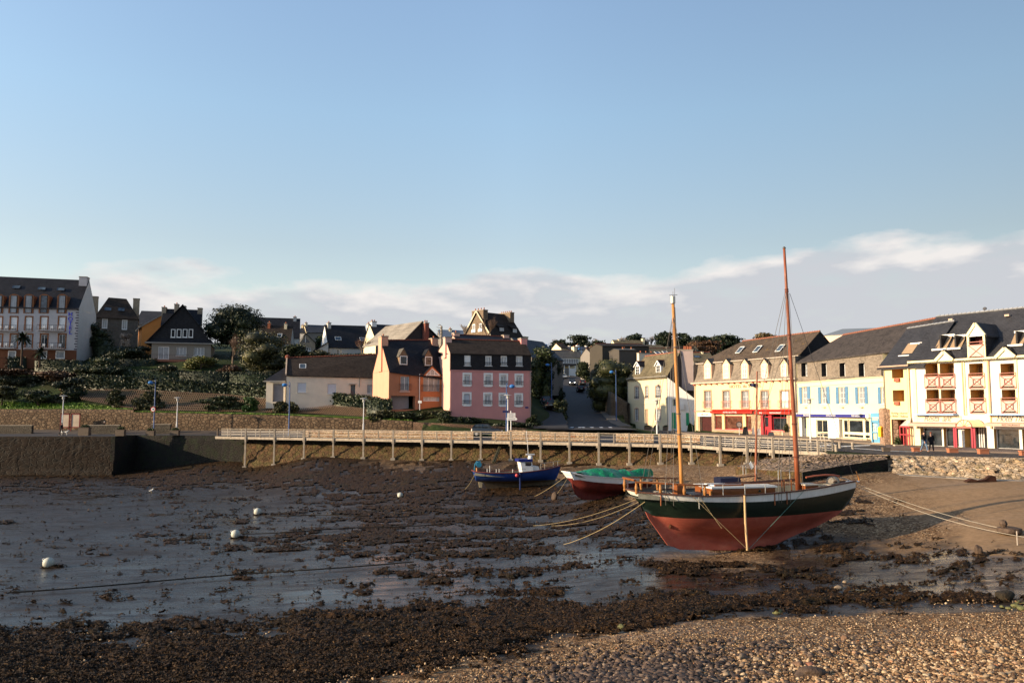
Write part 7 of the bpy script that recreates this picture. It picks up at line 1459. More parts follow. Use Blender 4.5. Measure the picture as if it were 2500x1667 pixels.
tree('evergreen_tree', 'large round dull green evergreen above the left end of the low white house', 572, 712, 806, 925, 146, OLV, n=20, leaves_=10000, leaf=.22, trunk=.0, rag=.25, k=.7)
bare('bare_tree', 'leafless brown tree between the umbrella pine and the round evergreen', 538, 598, 800, 888, 150, TWG, trunk=.2, thick=.05)
tree('evergreen_tree', 'dark lower tree merging right of the round evergreen, above the red ridge', 690, 752, 838, 884, 140, EVG, n=10, leaves_=4500, leaf=.22, rag=.25)
tree('shrub', 'russet shrub below the glazed gable house', 705, 742, 842, 872, 148, RUS, 'shrub', n=7, leaves_=1600, leaf=.2)
tree('shrub', 'olive shrubs in front of the white lean-to wall', 742, 806, 852, 884, 145, OLV, 'shrub', n=8, leaves_=2400, leaf=.2)
tree('shrub', 'dark shrubs under the bare birch behind the low white house', 806, 930, 858, 878, 142, EVG, 'shrub', n=10, leaves_=2600, leaf=.2)
bare('birch_tree', 'slender leafless reddish birch before the white house with the blue-lit skylight', 858, 908, 808, 874, 145, TWR, trunk=.35, thick=.03)
tree('shrub', 'bright green bushes between the glazed gable and the white house', 758, 800, 815, 862, 172, YGR if False else leafy('leaf_mid', (.012,.02,.005), (.05,.07,.018), (.09,.11,.03)), 'shrub', n=8, leaves_=2600, leaf=.22)
tree('shrub', 'yellow-green feathery shrub in front of the slate gable house', 455, 524, 866, 900, 145, YGR, 'shrub', n=8, leaves_=3200, leaf=.2, rag=.3)
tree('shrub', 'low orange-tipped shrub at the foot of the bare brown tree', 528, 592, 885, 912, 142, RUS, 'shrub', n=7, leaves_=2200, leaf=.18)
tree('shrub', 'dark bushes left of the granite house', 190, 262, 786, 850, 160, EVG, 'shrub', n=12, leaves_=4200, leaf=.22)
tree('shrub', 'dark green mass of bushes between the granite house and the slate gable house', 262, 362, 830, 878, 153, HEDG, 'shrub', n=14, leaves_=5200, leaf=.2)
tree('pampas_grass', 'pale pinkish plume grass above the dark bushes by the granite house', 292, 322, 812, 842, 156, TWP, 'plant', n=5, leaves_=1300, leaf=.2)
hedge('hedge', 'boxy clipped hedge with sunlit left edge beside the granite house', [(226,829),(254,829)], [(226,868),(254,868)], [158,158], 3, LAUR, .18, 22, 5)
hedge('hedge', 'second boxy hedge with yellow lit edge, lower right of the first boxy one', [(240,842),(270,844)], [(240,876),(270,880)], [154,154], 3, LAUR, .18, 22, 6)
hedge('hedge', 'dark clipped hedge at the far left in front of the hotel block', [(-60,870),(57,872)], [(-60,898),(57,899)], [147,146.5], 2.5, HEDG, .16, 26, 7)
hedge('hedge', 'long dark clipped hedge in front of the hotel block, right of the palm', [(84,878),(190,880)], [(84,902),(190,912)], [146,145], 2.5, HEDG, .16, 26, 8)
hedge('hedge', 'dark hedge just below the slate gable house terrace, behind the small lamp', [(288,877),(374,876)], [(288,905),(374,905)], [147,147], 2, HEDG, .16, 24, 9)
tree('shrub', 'big rounded dark green bush right of the long dark hedge', 184, 298, 872, 920, 143, EVG, 'shrub', n=14, leaves_=6500, leaf=.2, rag=.15)
hedge('hedge', 'mottled hedge with reddish top below the terrace of the slate gable house', [(286,903),(440,905)], [(286,932),(440,934)], [142,141], 2, LAUR, .18, 22, 10)
tree('shrub', 'small grey-green leafy bush on the mottled hedge', 374, 434, 886, 908, 143, IVY, 'shrub', n=6, leaves_=1800, leaf=.18)
hedge('hedge', 'long dark flat-topped hedge left of the swept-roof garage', [(438,906),(560,909),(656,913)], [(438,940),(560,945),(656,950)], [140.5,137,134], 2, HEDG, .16, 26, 11)
hedge('laurel_hedge', 'long glossy laurel hedge running down to the orange house above the trellis', [(186,914),(333,922),(560,936),(750,953),(955,976)], [(186,952),(333,952),(560,964),(750,984),(955,1003)], [138.5,137,133,128.5,119.5], 1.6, LAUR, .22, 34, 12, rag=.13)
def palm(name, label, px, ytop, ybase, Y, n=34, L_=2.2):
 c = at(px, ybase, Y); t = thing(name, label, 'palm', c); H_ = (ybase-ytop)/FPX*Y; rr = random.Random(int(px)); m = MB()
 for i in range(n):
  a = rr.uniform(0, 6.28); el = rr.uniform(-.5, 1.2); pts_ = []
  for k in range(4): s_ = k/3*L_*.8; pts_.append(Vector((math.cos(a)*math.cos(el)*s_, math.sin(a)*math.cos(el)*s_, H_ - L_*.5 + math.sin(el)*s_ - .22*s_*s_)))
  for k in range(3):
   p, q_ = pts_[k], pts_[k+1]; w = Vector((-math.sin(a), math.cos(a), 0)) * (.28 - .07*k); m.add([p-w, p+w, q_+w*.7, q_-w*.7], [(0,1,2,3)])
 m.build('fronds', HEDG, t); m = MB(); m.tube([(0,0,-1.5),(0,0,H_-L_*.5)], [.2,.16], 8); m.build('trunk', BARK, t)
palm('palm', 'taller bushy palm in front of the hotel block balconies', 53, 806, 872, 142, 60, 2.3); palm('palm', 'lower palm right of the taller one before the hotel block', 97, 846, 876, 142, 46, 2.0)
k = 0
for (x0, x1, y0, y1, mt, lb) in ((-20,60,905,948,IVY,'pale leafy ivy bush at the far left edge of the bank'),(40,100,915,955,IVY,'grey-green ivy bush on the bank below the far left hedge'),(100,136,918,952,IVY,'small pale ivy clump left of the dark hollow in the bank'),
 (-30,40,940,972,OLV,'olive scrub at the foot of the bank, far left'),(-30,90,893,916,RUS,'reddish heather along the top of the far left bank'),(90,190,900,925,RUS,'reddish brown heather below the long dark hedge'),(50,140,945,975,EVG,'dark scrub low on the bank left of the brown ball bush'),
 (134,212,918,972,HEDG,'dark hollow of bushes behind the brown ball bush'),(146,174,940,966,leafy('leaf_tan',(.05,.032,.012),(.15,.10,.035),(.22,.16,.06)),'round golden brown bush above the left white lamp post'),(125,159,964,990,GRY,'grey-green rounded bush left of the left white lamp post'),
 (157,196,968,998,EVG,'dark bush right of the left white lamp post'),(262,304,950,986,OLV,'brown-green shrub growing through the left part of the trellis'),(326,396,950,1004,OLV,'large brown shrub hiding the trellis behind the blue lamp post'),
 (596,632,962,1006,leafy('leaf_fresh',(.01,.025,.004),(.035,.08,.012),(.06,.12,.02)),'bright green shrub in the middle of the trellis'),(668,700,978,1008,OLV,'tan shrub on the trellis left of the second blue lamp post'),(704,728,974,1008,OLV,'brownish shrub on the trellis right of the second blue lamp post'),
 (480,596,964,992,EVG,'green creeper over the trellis left of the bright green shrub')):
 Y = {True: 131.5, False: 141}[y1 > 958];
 if x0 > 240: Y = wallY((x0+x1)/2) + 4.6
 elif y1 > 958 and x0 > 110: Y = 133
 tree('shrub', lb, x0, x1, y0, y1, Y, mt, 'shrub', n=8, leaves_=int(900 + (x1-x0)*(y1-y0)*.9), leaf=.19, rag=.28, depth=1.6 if x0 > 240 else None); k += 1
m = MB(); tl = [(196,950),(333,951),(560,963),(750,983),(900,998)]; blw = [(196,975),(333,1001),(560,1005),(750,1009),(900,1018)]
def tp(px, f_):
 yt = np.interp(px, [a[0] for a in tl], [a[1] for a in tl]); yb = np.interp(px, [a[0] for a in blw], [a[1] for a in blw]); Yt = np.interp(px, [186,333,560,750,955], [138.5,137,133,128.5,119.5]) - .4; Yb = wallY(px) + 4.2
 a, c = at(px, yt, Yt), at(px, yb, Yb); return c.lerp(a, f_)
tr_o = tp(200, 0)
for px in np.arange(200, 896, 4.6):
 for d, o_ in ((7, 0), (-5, .035)):
  for j in range(3):
   a, c = tp(px + d*j, j/3), tp(px + d*(j+1), (j+1)/3); off = Vector((0, -.06 - o_, .05)); m.bar(a - tr_o + off, c - tr_o + off, .075 if d > 0 else .05, .03)
o = m.build('trellis', plain('trellis_wood', (.20,.125,.08), .85, .3, 3, .2)); o.location = tr_o; tag(o, 'brown diagonal wooden trellis covering the bank under the laurel hedge', 'trellis')
rng = np.random.default_rng(9); n = 26000; px = rng.uniform(-60, 1006, n); f_ = rng.uniform(size=n) ** 1.5; w = np.where(px < 310, 6.0, 1.3) * f_; Y = 128 - (px + 50) / 1055 * 14 + .5 + w; X = (px - CX) / FPX * Y
zt_ = np.interp(px, [-60,0,326,327,500,700,900,1006], [0,1,2,3,4,5,6,7]); topz = np.array([at(x, y, wallY(x)).z for x, y in ((-60,998.5),(0,998.5),(326,999.5),(327,1006),(500,1009),(700,1014),(900,1023),(1006,1027.5))]); z0 = np.interp(zt_, range(8), topz)
gz_ = np.maximum(land(X, Y), z0 - .05); P = np.stack([X, Y, gz_ + .06], -1); V, F = leaves(P, .22, rng, -.5, .35)
o = npmesh('grass', V, F, GRB); tag(o, 'bright green grass strip along the top of the retaining wall', 'grass', kind='stuff')
hedge('hedge', 'dark end of hedge just left of the orange house garage', [(895,972),(955,976)], [(895,1000),(955,1001)], [118.6,116.6], 1.4, LAUR, .18, 26, 14)
for (x0, x1, y0, y1, Y, mt, lb) in ((900,962,1000,1018,115.6,OLV,'low mixed shrubs below the dark hedge end'),(960,1040,1004,1020,115.2,EVG,'low dark shrubs before the orange garage'),(1036,1100,996,1013,115,OLV,'flowering shrubs under the orange bay window'),(1060,1102,1008,1030,113.6,EVG,'dark bush at the left foot of the pink house'),
 (1100,1200,1016,1032,113.4,HEDG,'low dark ground shrubs along the foot of the pink house'),(1200,1300,1028,1042,113.4,HEDG,'low shrubs at the right foot of the pink house'),(1286,1322,1012,1040,117.5,EVG,'dark shrubs at the pink house corner by the side street')):
 tree('shrub', lb, x0, x1, y0, y1, Y, mt, 'shrub', n=8, leaves_=2200, leaf=.17, rag=.3, depth=1.6)
bare('bare_tree', 'leafless tree standing in front of the crest stone house roof', 1172, 1212, 762, 834, 158, TWG, trunk=.2, thick=.04); bare('bare_tree', 'thin leafless tree left of the crest stone house', 1126, 1144, 782, 832, 160, TWP, trunk=.2, thick=.03)
tree('evergreen_tree', 'green tree with sunlit top between the black roof and the side street', 1298, 1352, 846, 905, 148, leafy('leaf_mid2', (.008,.014,.004), (.035,.05,.012), (.08,.09,.025)), n=12, leaves_=5000, leaf=.22)
tree('ivy_bank', 'dark ivy-covered bank on the left side of the hill road', 1338, 1374, 880, 985, 160, HEDG, 'shrub', n=18, leaves_=7000, leaf=.22, dome=0, k=.8)
tree('ivy_bank', 'dark overgrown wall behind the parked cars of the side street', 1302, 1350, 896, 985, 150, HEDG, 'shrub', n=18, leaves_=6000, leaf=.22, dome=0, k=.8)
tree('verge', 'dark green verge between the side street and the hill road', 1352, 1384, 970, 1034, 136, EVG, 'shrub', n=16, leaves_=5000, leaf=.16, dome=0, k=.8, depth=2.5)
tree('hedge_tree', 'huge rounded evergreen tree right of the hill road', 1441, 1549, 866, 984, 150, leafy('leaf_bay', (.008,.012,.003), (.045,.048,.012), (.12,.11,.035)), n=30, leaves_=14000, leaf=.22, rag=.10, k=.82)
tree('evergreen_tree', 'small rounded tree at the bend of the hill road', 1406, 1446, 880, 928, 214, EVG, n=10, leaves_=4200, leaf=.28, k=.8)
rough_wall('garden_wall', [at(1462,985,160)-Vector((0,0,1)), at(1490,1010,143)-Vector((0,0,1)), at(1532,1044,144)-Vector((0,0,1))], [at(1462,946,160), at(1490,958,143), at(1532,985,144)], stone('stone_hillroad', [(.09,.075,.06),(.13,.11,.085),(.11,.09,.07)], 2.5, (1,1,1.5), (.06,.05,.04)), 'high grey stone wall beside the hill road below the huge round tree', 'wall', (.5,.5,0), .05)
def cyp(label, x0, x1, y0, y1, Y, seed=1, n=14): return tree('cypress_tree', label, x0, x1, y0, y1, Y, CYP, 'tree', n=n, leaves_=5500, leaf=.5, trunk=0, rag=.6, seed=seed, flat=.5, k=.5, lo=.3)
cyp('dark wind-shaped cypress, leftmost on the skyline above the hill road', 1350, 1384, 818, 862, 330, 3); cyp('broad dark cypress clump on the skyline left of the lamp post', 1382, 1446, 815, 862, 335, 4, 20); cyp('low dark cypress clump on the skyline above the cottages', 1440, 1482, 825, 862, 330, 5)
cyp('lone flat-topped dark cypress above the tan roof with yellow chimneys', 1528, 1580, 810, 850, 320, 6); cyp('dark pointed conifer left of the mizzen mast', 1600, 1644, 808, 852, 310, 7); cyp('spiky dark cypress just right of the mizzen mast', 1646, 1698, 808, 850, 310, 8); cyp('smaller cypress left of the pair above the red-shop hotel', 1700, 1738, 812, 850, 300, 9); cyp('broad spiky cypress above the hip of the red-shop hotel roof', 1734, 1812, 810, 856, 295, 10, 22)
tree('tree', 'brown autumn thicket between the cypresses and the red-shop hotel roof', 1672, 1758, 828, 866, 250, BRN, 'tree', n=14, leaves_=5000, leaf=.4, rag=.4); tree('tree', 'olive-brown rounded tree top above the hotel ridge', 1846, 1908, 808, 850, 220, leafy('leaf_ochre', (.04,.03,.01), (.12,.085,.03), (.2,.15,.06)), 'tree', n=10, leaves_=3000, leaf=.4, rag=.3)
bare('bare_tree', 'pale leafless tree on the skyline left of the lone cypress', 1512, 1534, 814, 850, 330, TWP, trunk=.15, thick=.08); bare('bare_tree', 'pale leafless tree on the skyline right of the lone cypress', 1570, 1606, 810, 852, 325, TWP, trunk=.15, thick=.08); bare('bare_tree', 'pale twiggy tree behind the leftmost cypress', 1342, 1366, 820, 855, 340, TWP, trunk=.15, thick=.08); bare('bare_tree', 'pale twiggy tree behind the low cypress clump', 1440, 1470, 818, 852, 345, TWP, trunk=.15, thick=.08)
tree('tree', 'dark far trees filling the skyline between the black roof and the cypresses', 1330, 1360, 838, 868, 320, CYP, n=6, leaves_=1600, leaf=.45); tree('tree', 'low dark far trees right of the low cypress clump', 1476, 1530, 836, 862, 320, CYP, n=8, leaves_=2000, leaf=.45)
tree('shrub', 'russet bushes below the far dark house behind the stack', 1560, 1700, 846, 872, 236, RUS, 'shrub', n=14, leaves_=3500, leaf=.35)
tree('tree', 'leafy scrap of tree in the gap between the two hotel roofs', 1968, 2002, 830, 852, 190, OLV, n=6, leaves_=1500, leaf=.25)
# boats
def loft_hull(xs, zk, zt, hb, zc, zs, zw, rake=0.0, keel=.09, p=2.6, nb=(9, 4, 2)):
 """returns V, F, mi: a hull lofted over stations; material rows: 0 bottom, 1 topside, 2 stripe"""
 N = len(xs); cols = sum(nb) + 1; V = []; F = []; mi = []
 for side in (-1, 1):
  off = len(V)
  for i in range(N):
   lv = list(np.linspace(zk[i], max(zk[i], zw), nb[0]+1)) + list(np.linspace(max(zk[i], zw), max(zk[i], zs[i]), nb[1]+1))[1:] + list(np.linspace(max(zk[i], zs[i]), zt[i], nb[2]+1))[1:]
   for z in lv:
    t = (z - zc[i]) / max(.05, zt[i] - zc[i]); t = min(max(t, 0), 1); e = abs(2*i/(N-1) - 1) ** 2; pp = p * (1-e) + 1.25 * e
    w = min(keel, hb[i]) + (hb[i] - min(keel, hb[i])) * (1 - (1-t)**pp) * min(1, t/.3) ** .7
    xr = xs[i] - rake * max(0, (z - zk[0]) / max(.1, zt[0]-zk[0])) * max(0, 1 - i/4)
    V.append((xr, side * w, z))
  for i in range(N-1):
   for j in range(cols-1):
    a, b_, c, d = off+i*cols+j, off+(i+1)*cols+j, off+(i+1)*cols+j+1, off+i*cols+j+1
    F.append((a, b_, c, d) if side < 0 else (d, c, b_, a)); mi.append(0 if j < nb[0] else 1 if j < nb[0]+nb[1] else 2)
 return V, F, mi, cols
def make_boat(name, label, B, st, zw, mats, rake=0, deckdrop=.3, group=None, keel=.09, p=2.6, N=44, deckm=None, capm=None, transom=2, cap_w=.13):
 """st: rows (x, zkeel, zsheer, halfbeam, zcanoe, zstripe)"""
 st = sorted(st); X = np.array([s[0] for s in st]); xs = np.linspace(X[0], X[-1], N)
 def it(k):
  y = np.interp(xs, X, [s[k] for s in st]); return y
 def smooth(y, n=2):
  for _ in range(n): z = y.copy(); z[1:-1] = (y[:-2] + 2*y[1:-1] + y[2:]) / 4; y = z
  return y
 zk, zt, hb, zc, zs = it(1), smooth(it(2), 6), smooth(it(3), 4), smooth(it(4), 2), smooth(it(5), 6); zc = np.maximum(zc, zk)
 V, F, mi, cols = loft_hull(xs, zk, zt, hb, zc, zs, zw, rake, keel, p)
 m = MB(); m.add(V, F); m.mi = list(mi); n1 = N*cols
 tr = [V[j] for j in range(cols)]; tl = [V[n1 + j] for j in range(cols)]
 for j in range(cols-1): m.add([tl[j], tr[j], tr[j+1], tl[j+1]], [(0,1,2,3)], mi[j])
 h = m.build('hull', mats, B.t, smooth=True)
 m = MB()
 for i in range(N-1):
  a, b_ = (xs[i], xs[i+1]); wa, wb = max(.02, hb[i]-.06), max(.02, hb[i+1]-.06)
  if i < 3: a = xs[i] - rake * max(0, 1-i/4); b_ = xs[i+1] - rake * max(0, 1-(i+1)/4)
  m.poly([(a,-wa,zt[i]-deckdrop),(b_,-wb,zt[i+1]-deckdrop),(b_,wb,zt[i+1]-deckdrop),(a,wa,zt[i]-deckdrop)])
  for s_ in (-1,1): m.poly([(a,s_*(wa+.0),zt[i]-deckdrop),(b_,s_*wb,zt[i+1]-deckdrop),(b_,s_*wb,zt[i+1]),(a,s_*wa,zt[i])])
 m.build('deck', deckm or plain('deck_grey', (.14,.14,.12), .7, .2, 4, .2), B.t)
 m = MB()
 for s_ in (-1,1):
  pts_ = [Vector((xs[i] - (rake * max(0, 1-i/4)), s_*(hb[i]+.01), zt[i]+.02)) for i in range(N)]
  for i in range(N-1): m.bar(pts_[i], pts_[i+1], cap_w, .07)
 m.bar(pts_[0], Vector((pts_[0].x, -pts_[0].y, pts_[0].z)), cap_w, .07)
 m.build('cap_rail', capm or plain('caprail_dark', (.09,.04,.025), .5, .2, 4, .1), B.t)
 return lambda x: (float(np.interp(x, xs, zt)), float(np.interp(x, xs, hb)), float(np.interp(x, xs, zk)))
def bedz(px, Y): X = (px-CX)/FPX*Y; return float(bed(X, Y))
VAR = woodm('varnish', (.20,.065,.02), .35, .3, coat=.3); VARL = woodm('varnish_light', (.34,.15,.045), .35, .2, coat=.3); MAST2 = woodm('mast_dark', (.22,.065,.028), .35, .3, (6,6,.5), coat=.3); MAST1 = woodm('mast_orange', (.42,.19,.055), .35, .25, (6,6,.5), coat=.3)
ROPE = plain('rope', (.28,.22,.12), .9, .2, 8, .2); WIRE = plain('wire', (.10,.09,.08), .5, .1, 5, 0); ROPEW = plain('rope_white', (.36,.32,.26), .9, .2, 8, .2)
b = NB('antifoul_red'); c = b.ramp(b.noise(1.0, 7, .65, stretch=(.7,1,1.6)), [(.3, (.24,.055,.038)), (.55, (.34,.085,.058)), (.8, (.44,.15,.10))]); c = b.mix(b.ramp(b.noise(3, 7, .7, stretch=(1,1,.5)), [(.55,0),(.75,.55)]), c, (.30,.17,.11)); c = b.mix(b.ramp(b.noise(14,3,.5), [(.73,0),(.76,.9)]), c, (.10,.035,.02))
b.color(c); b.rough(.65); b.bump(b.noise(2,5,stretch=(.3,1,6)), .25, .02); ANTI = b.m
b = NB('topside_green'); c = b.ramp(b.noise(1.5, 6, .6, stretch=(.5,1,3)), [(.3, (.004,.010,.007)), (.7, (.009,.020,.013))]); c = b.mix(b.ramp(b.noise(2, 6, .65, stretch=(5,1,.2)), [(.58,0),(.75,.5)]), c, (.035,.038,.03)); b.color(c); b.rough(.35); b.b.inputs['Specular IOR Level'].default_value = .4; b.bump(b.noise(9,2,stretch=(.02,.02,1)), .3, .015); b.bump(b.noise(2.2,4,stretch=(.15,1,7)), .25, .01); TOPG = b.m
STRP = plain('stripe_white', (.66,.64,.58), .45, .08, 2, .08, streak=.25, dirt=(.35,.27,.2))
KP0, KP1 = at(1668.7,1340,43.2), at(1884.8,1340,44.4); kz = bedz(1750, 43.8) - .06
B = Bld('sailing_ketch', 'big wooden two-masted sailing boat, dark green over red hull, leaning on a beaching leg', Vector((KP0.x, 43.2, kz)), Vector((KP1.x, 44.4, kz)), 'sailing boat')
s2 = lambda x, y, d=0: B.L(*q('S2', x, y), d)
def stn(x, yk, ys, hb, yc, yst):
 X = s2(x, (yk+ys)/2, -hb*.5)[0]; return (X, s2(x, yk)[1], s2(x, ys, -hb)[1], hb, s2(x, yc)[1], s2(x, yst, -hb)[1])
zfix = s2(1000, 912)[1]; B.o.z += zfix; B.t.location.z = B.o.z
st = [stn(*r) for r in ((262,470,386,.95,470,432),(300,555,392,1.15,550,440),(375,575,400,1.4,572,448),(450,668,408,1.62,625,456),(550,792,416,1.78,700,465),(640,908,422,1.86,760,471),(800,912,428,1.93,805,478),(1000,914,424,1.95,832,480),(1250,915,411,1.9,840,476),(1460,914,394,1.78,820,462),(1500,893,390,1.74,805,458),(1600,838,380,1.6,785,450),(1750,765,362,1.33,745,435),(1900,700,341,1.0,700,412),(2000,642,324,.74,642,395),(2080,592,309,.52,592,380),(2150,512,297,.32,512,364),(2200,430,290,.18,430,352),(2232,345,285,.05,345,342))]
zwl = s2(1000, 584)[1]
fn = make_boat('ketch', None, B, st, zwl, [ANTI, TOPG, STRP], rake=.42, deckdrop=.32, keel=.10, N=60)
m = MB(); pr = [s2(x, y) for x, y in ((285,562),(365,572),(636,902),(640,912),(492,875),(315,625))]; m.prism([(a, -.05, z) for a, z in pr], (0, .10, 0)); ru = B.part('rudder', m, ANTI)
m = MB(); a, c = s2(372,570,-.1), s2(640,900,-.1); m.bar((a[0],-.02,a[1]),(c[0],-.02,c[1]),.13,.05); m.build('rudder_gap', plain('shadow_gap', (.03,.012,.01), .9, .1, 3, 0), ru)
m = MB(); c = s2(492,715)
for k in range(3):
 a = 2.1*k + .5; d = Vector((.1, math.cos(a), math.sin(a))); e = Vector((.25, -math.sin(a), math.cos(a))); o = Vector((c[0], 0, c[1])); m.add([o, o+d*.18+e*.12, o+d*.38+e*.05, o+d*.36-e*.08, o+d*.12-e*.1], [(0,1,2,3,4),(4,3,2,1,0)])
m.ball((c[0],0,c[1]), .07, 8); B.part('propeller', m, plain('bronze', (.10,.05,.03), .4, .2, 5, .1, metal=.6))
def spar(nm, a, c, r0, r1, mat, y0=0, parent=None, n=12):
 A, C = B.L(*a, y0), B.L(*c, y0); m = MB(); m.tube([(A[0]+(C[0]-A[0])*t, y0, A[1]+(C[1]-A[1])*t) for t in np.linspace(0,1,9)], list(np.linspace(r0, r1, 9)), n); return B.part(nm, m, mat, parent, smooth=True)
mz = spar('mizzen_mast', (1666,1210), (1643,738), .115, .085, MAST1); mm_ = spar('main_mast', (1948.5,1195), (1914.5,607), .145, .07, MAST2)
mtop = lambda px, py: Vector((B.L(px, py)[0], 0, B.L(px, py)[1]))
v = mtop(1642.5, 738); MB().lathe([(.09,-.1),(.14,-.05),(.14,.32),(.10,.34)], v, 14).build('radar_dome', plain('metal_dome', (.45,.43,.38), .35, .1, 3, .05, metal=.5), mz)
m = MB()
for dx in (-.08, .02, .12): m.tube([v+Vector((dx,0,.3)), v+Vector((dx,0,.55+dx*2))], .01, 4)
m.tube([v+Vector((-.2,0,.38)), v+Vector((.28,0,.42))], .012, 4); m.build('antenna', WIRE, mz)
for px, py in ((1660.5,800),(1652,1140)): pass
for py, r in ((848,.125),(1010,.13),(1060,.13)): xx = np.interp(py, [738,1210], [1643,1666]); w = mtop(xx, py); MB().lathe([(r,-.03),(r,.03)], w, 12).build('mast_band', WIRE, mz)
for py in (707,712,818,1035,1115): xx = np.interp(py, [607,1195], [1914.5,1948.5]); w = mtop(xx, py); r = float(np.interp(py, [607,1195], [.075,.15])) + .02; MB().lathe([(r,-.04),(r,.04)], w, 12).build('mast_band', woodm('band_brown', (.12,.035,.02), .4, .2), mm_)
pass; v = mtop(1914.5, 607); MB().lathe([(.09,0),(.09,.05),(.03,.12)], v, 10).build('mast_cap', WIRE, mm_)
def wire(pts_, r, nm, mat=WIRE, parent=None): m = MB(); m.tube(pts_, r, 4, cap=False); return B.part(nm, m, mat, parent)
hx = lambda px: B.L(px, 1200, -1.5)[0]
for px, py_t in ((1893,700),(1924,706),(1900,810)):
 X = hx(px); zt, hb, _ = fn(X); t_ = mtop(np.interp(py_t,[607,1195],[1914.5,1948.5]), py_t)
 for s_ in (-1, 1): wire([(X, s_*(hb+.04), zt-.5), (X, s_*(hb+.04), zt+.9), t_], .014, 'shroud'); m = MB(); m.tube([(X, s_*(hb+.04), zt+.7), (X, s_*(hb+.04), zt+1.2)], .02, 6); B.part('turnbuckle', m, plain('galvanised', (.45,.45,.42), .4, .15, 5, .1, metal=.4))
for px, py_t in ((1624,760),(1640,765),(1706,760)):
 X = hx(px); zt, hb, _ = fn(X); t_ = mtop(np.interp(py_t,[738,1210],[1643,1666]), py_t)
 for s_ in (-1, 1): wire([(X, s_*(hb+.04), zt-.55), (X, s_*(hb+.04), zt+.3), t_], .012, 'shroud'); m = MB(); m.tube([(X, s_*(hb+.04), zt+.3), (X, s_*(hb+.04), zt+.6)], .017, 6); B.part('turnbuckle', m, MATS['galvanised'])
bow = Vector((B.L(2088,1176)[0], 0, B.L(2088,1176)[1])); wire([bow, mtop(1928, 716)], .014, 'forestay'); wire([(hx(1985),-.6,fn(hx(1985))[0]), mtop(1926,716)], .012, 'forestay'); wire([(hx(1700),0,fn(hx(1700))[0]+.2), mtop(1648,750)], .010, 'stay')
for s_ in (-1, 1):
 pts_ = [];
 for x, y in ((245,290),(450,302),(640,316),(850,325)): X = s2(x, 395, -1.6)[0]; zt, hb, _ = fn(X); pts_.append(Vector((X, s_*(hb-.12), s2(x, y, -hb)[1] if s_ < 0 else zt + .62)))
 m = MB()
 for i in range(3): m.bar(pts_[i], pts_[i+1], .13, .09)
 ra = B.part('taffrail', m, VAR)
 for x in (258, 450, 640, 822): X = s2(x, 395, -1.6)[0]; zt, hb, _ = fn(X); ztop = float(np.interp(X, [p_.x for p_ in pts_], [p_.z for p_ in pts_])); m = MB(); hh = ztop - zt + .1; m.lathe([(.05,0),(.085,hh*.12),(.06,hh*.2),(.095,hh*.5),(.055,hh*.85),(.07,hh)], (X, s_*(hb-.12), zt-.1), 10); m.build('baluster', VARL, ra)
m = MB(); a, c = pts_[0], Vector((pts_[0].x, -pts_[0].y, pts_[0].z)); m.bar(a, c, .13, .09); B.part('stern_rail', m, VAR)
x0, x1 = s2(905,370,-1)[0], s2(1490,370,-1)[0]; zt0 = fn((x0+x1)/2)[0] - .32; zc_ = s2(1200,345,-1)[1]; zc2 = s2(1200,322,-1)[1]
m = MB(); m.box(x0, x1, -1.0, 1.0, zt0, zc_); ca = B.part('cabin', m, VAR); m = MB(); m.prism([(x0-.06,-1.08,zc_),(x1+.08,-1.08,zc_),(x1+.08,-1.08,zc_+.09),(x0-.06,-1.08,zc_+.09)], (0,2.16,0)); m.prism([(x0+.4,-.7,zc_+.09),(x1-.1,-.7,zc_+.09),(x1-.1,-.6,zc2),(x0+.4,-.6,zc2)], (0,1.3,0)); m.build('roof', plain('cabin_white', (.66,.66,.62), .5, .08, 3, .1), ca)
m = MB(); m.box(x0+.3, x0+2.0, -.75, -.65, zc_+.1, zc_+.19); m.box(x0+1.9, x1-.1, -.72, -.66, zc2+.04, zc2+.09); m.build('grab_rail', VAR, ca); m = MB(); cx_ = s2(1343,365,-1)[0]; m.tube([(cx_,-1.03,zc_-.17),(cx_,-.98,zc_-.17)], .10, 14); o_ = m.build('porthole', plain('brass', (.25,.13,.04), .4, .1, 3, 0, metal=.5), ca); m = MB(); m.tube([(cx_,-1.04,zc_-.17),(cx_,-1.0,zc_-.17)], .07, 12); m.build('pane', GL, o_)
x_ = s2(890,360,-1)[0]; B.part('winch_post', MB().lathe([(.09,0),(.11,.2),(.07,.3),(.10,.5)], (x_, -1.0, zt0), 10), VARL)
m = MB(); a, c = s2(650,400)[0], s2(760,400)[0]; zz = fn(a)[0]-.3; m.box(a, c+.5, -.7, .7, zz, zz+.28); B.part('hatch', m, plain('hatch_dark', (.02,.02,.025), .5, .2, 3, .1));
x_ = s2(600,360)[0]; B.part('wheel_box', MB().box(x_-.25, x_+.25, -.3, .3, fn(x_)[0]-.3, fn(x_)[0]+.45), VAR)
a, c = s2(1725,330)[0], s2(1845,330)[0]; zz = fn(a)[0]-.3; fh = B.part('fore_hatch', MB().box(a, c, -.45, .45, zz, s2(1780,315)[1]), VAR); MB().box(a-.04, c+.04, -.5, .5, s2(1780,315)[1], s2(1780,303)[1]).build('lid', plain('lid_pale', (.40,.36,.30), .6, .15, 3, .1), fh)
z1 = s2(1000,298)[1]; m = MB(); m.tube([(s2(870,318)[0], .2, s2(870,322)[1]), (s2(1680,265)[0], .1, s2(1680,268)[1])], .06, 8); B.part('boom', m, woodm('boom_dark', (.07,.03,.02), .5, .3)); m = MB(); m.tube([(s2(1000,300)[0], -.3, s2(1000,296)[1]), (s2(1640,255)[0], -.3, s2(1640,272)[1])], .035, 6); B.part('gaff', m, MATS['boom_dark'])
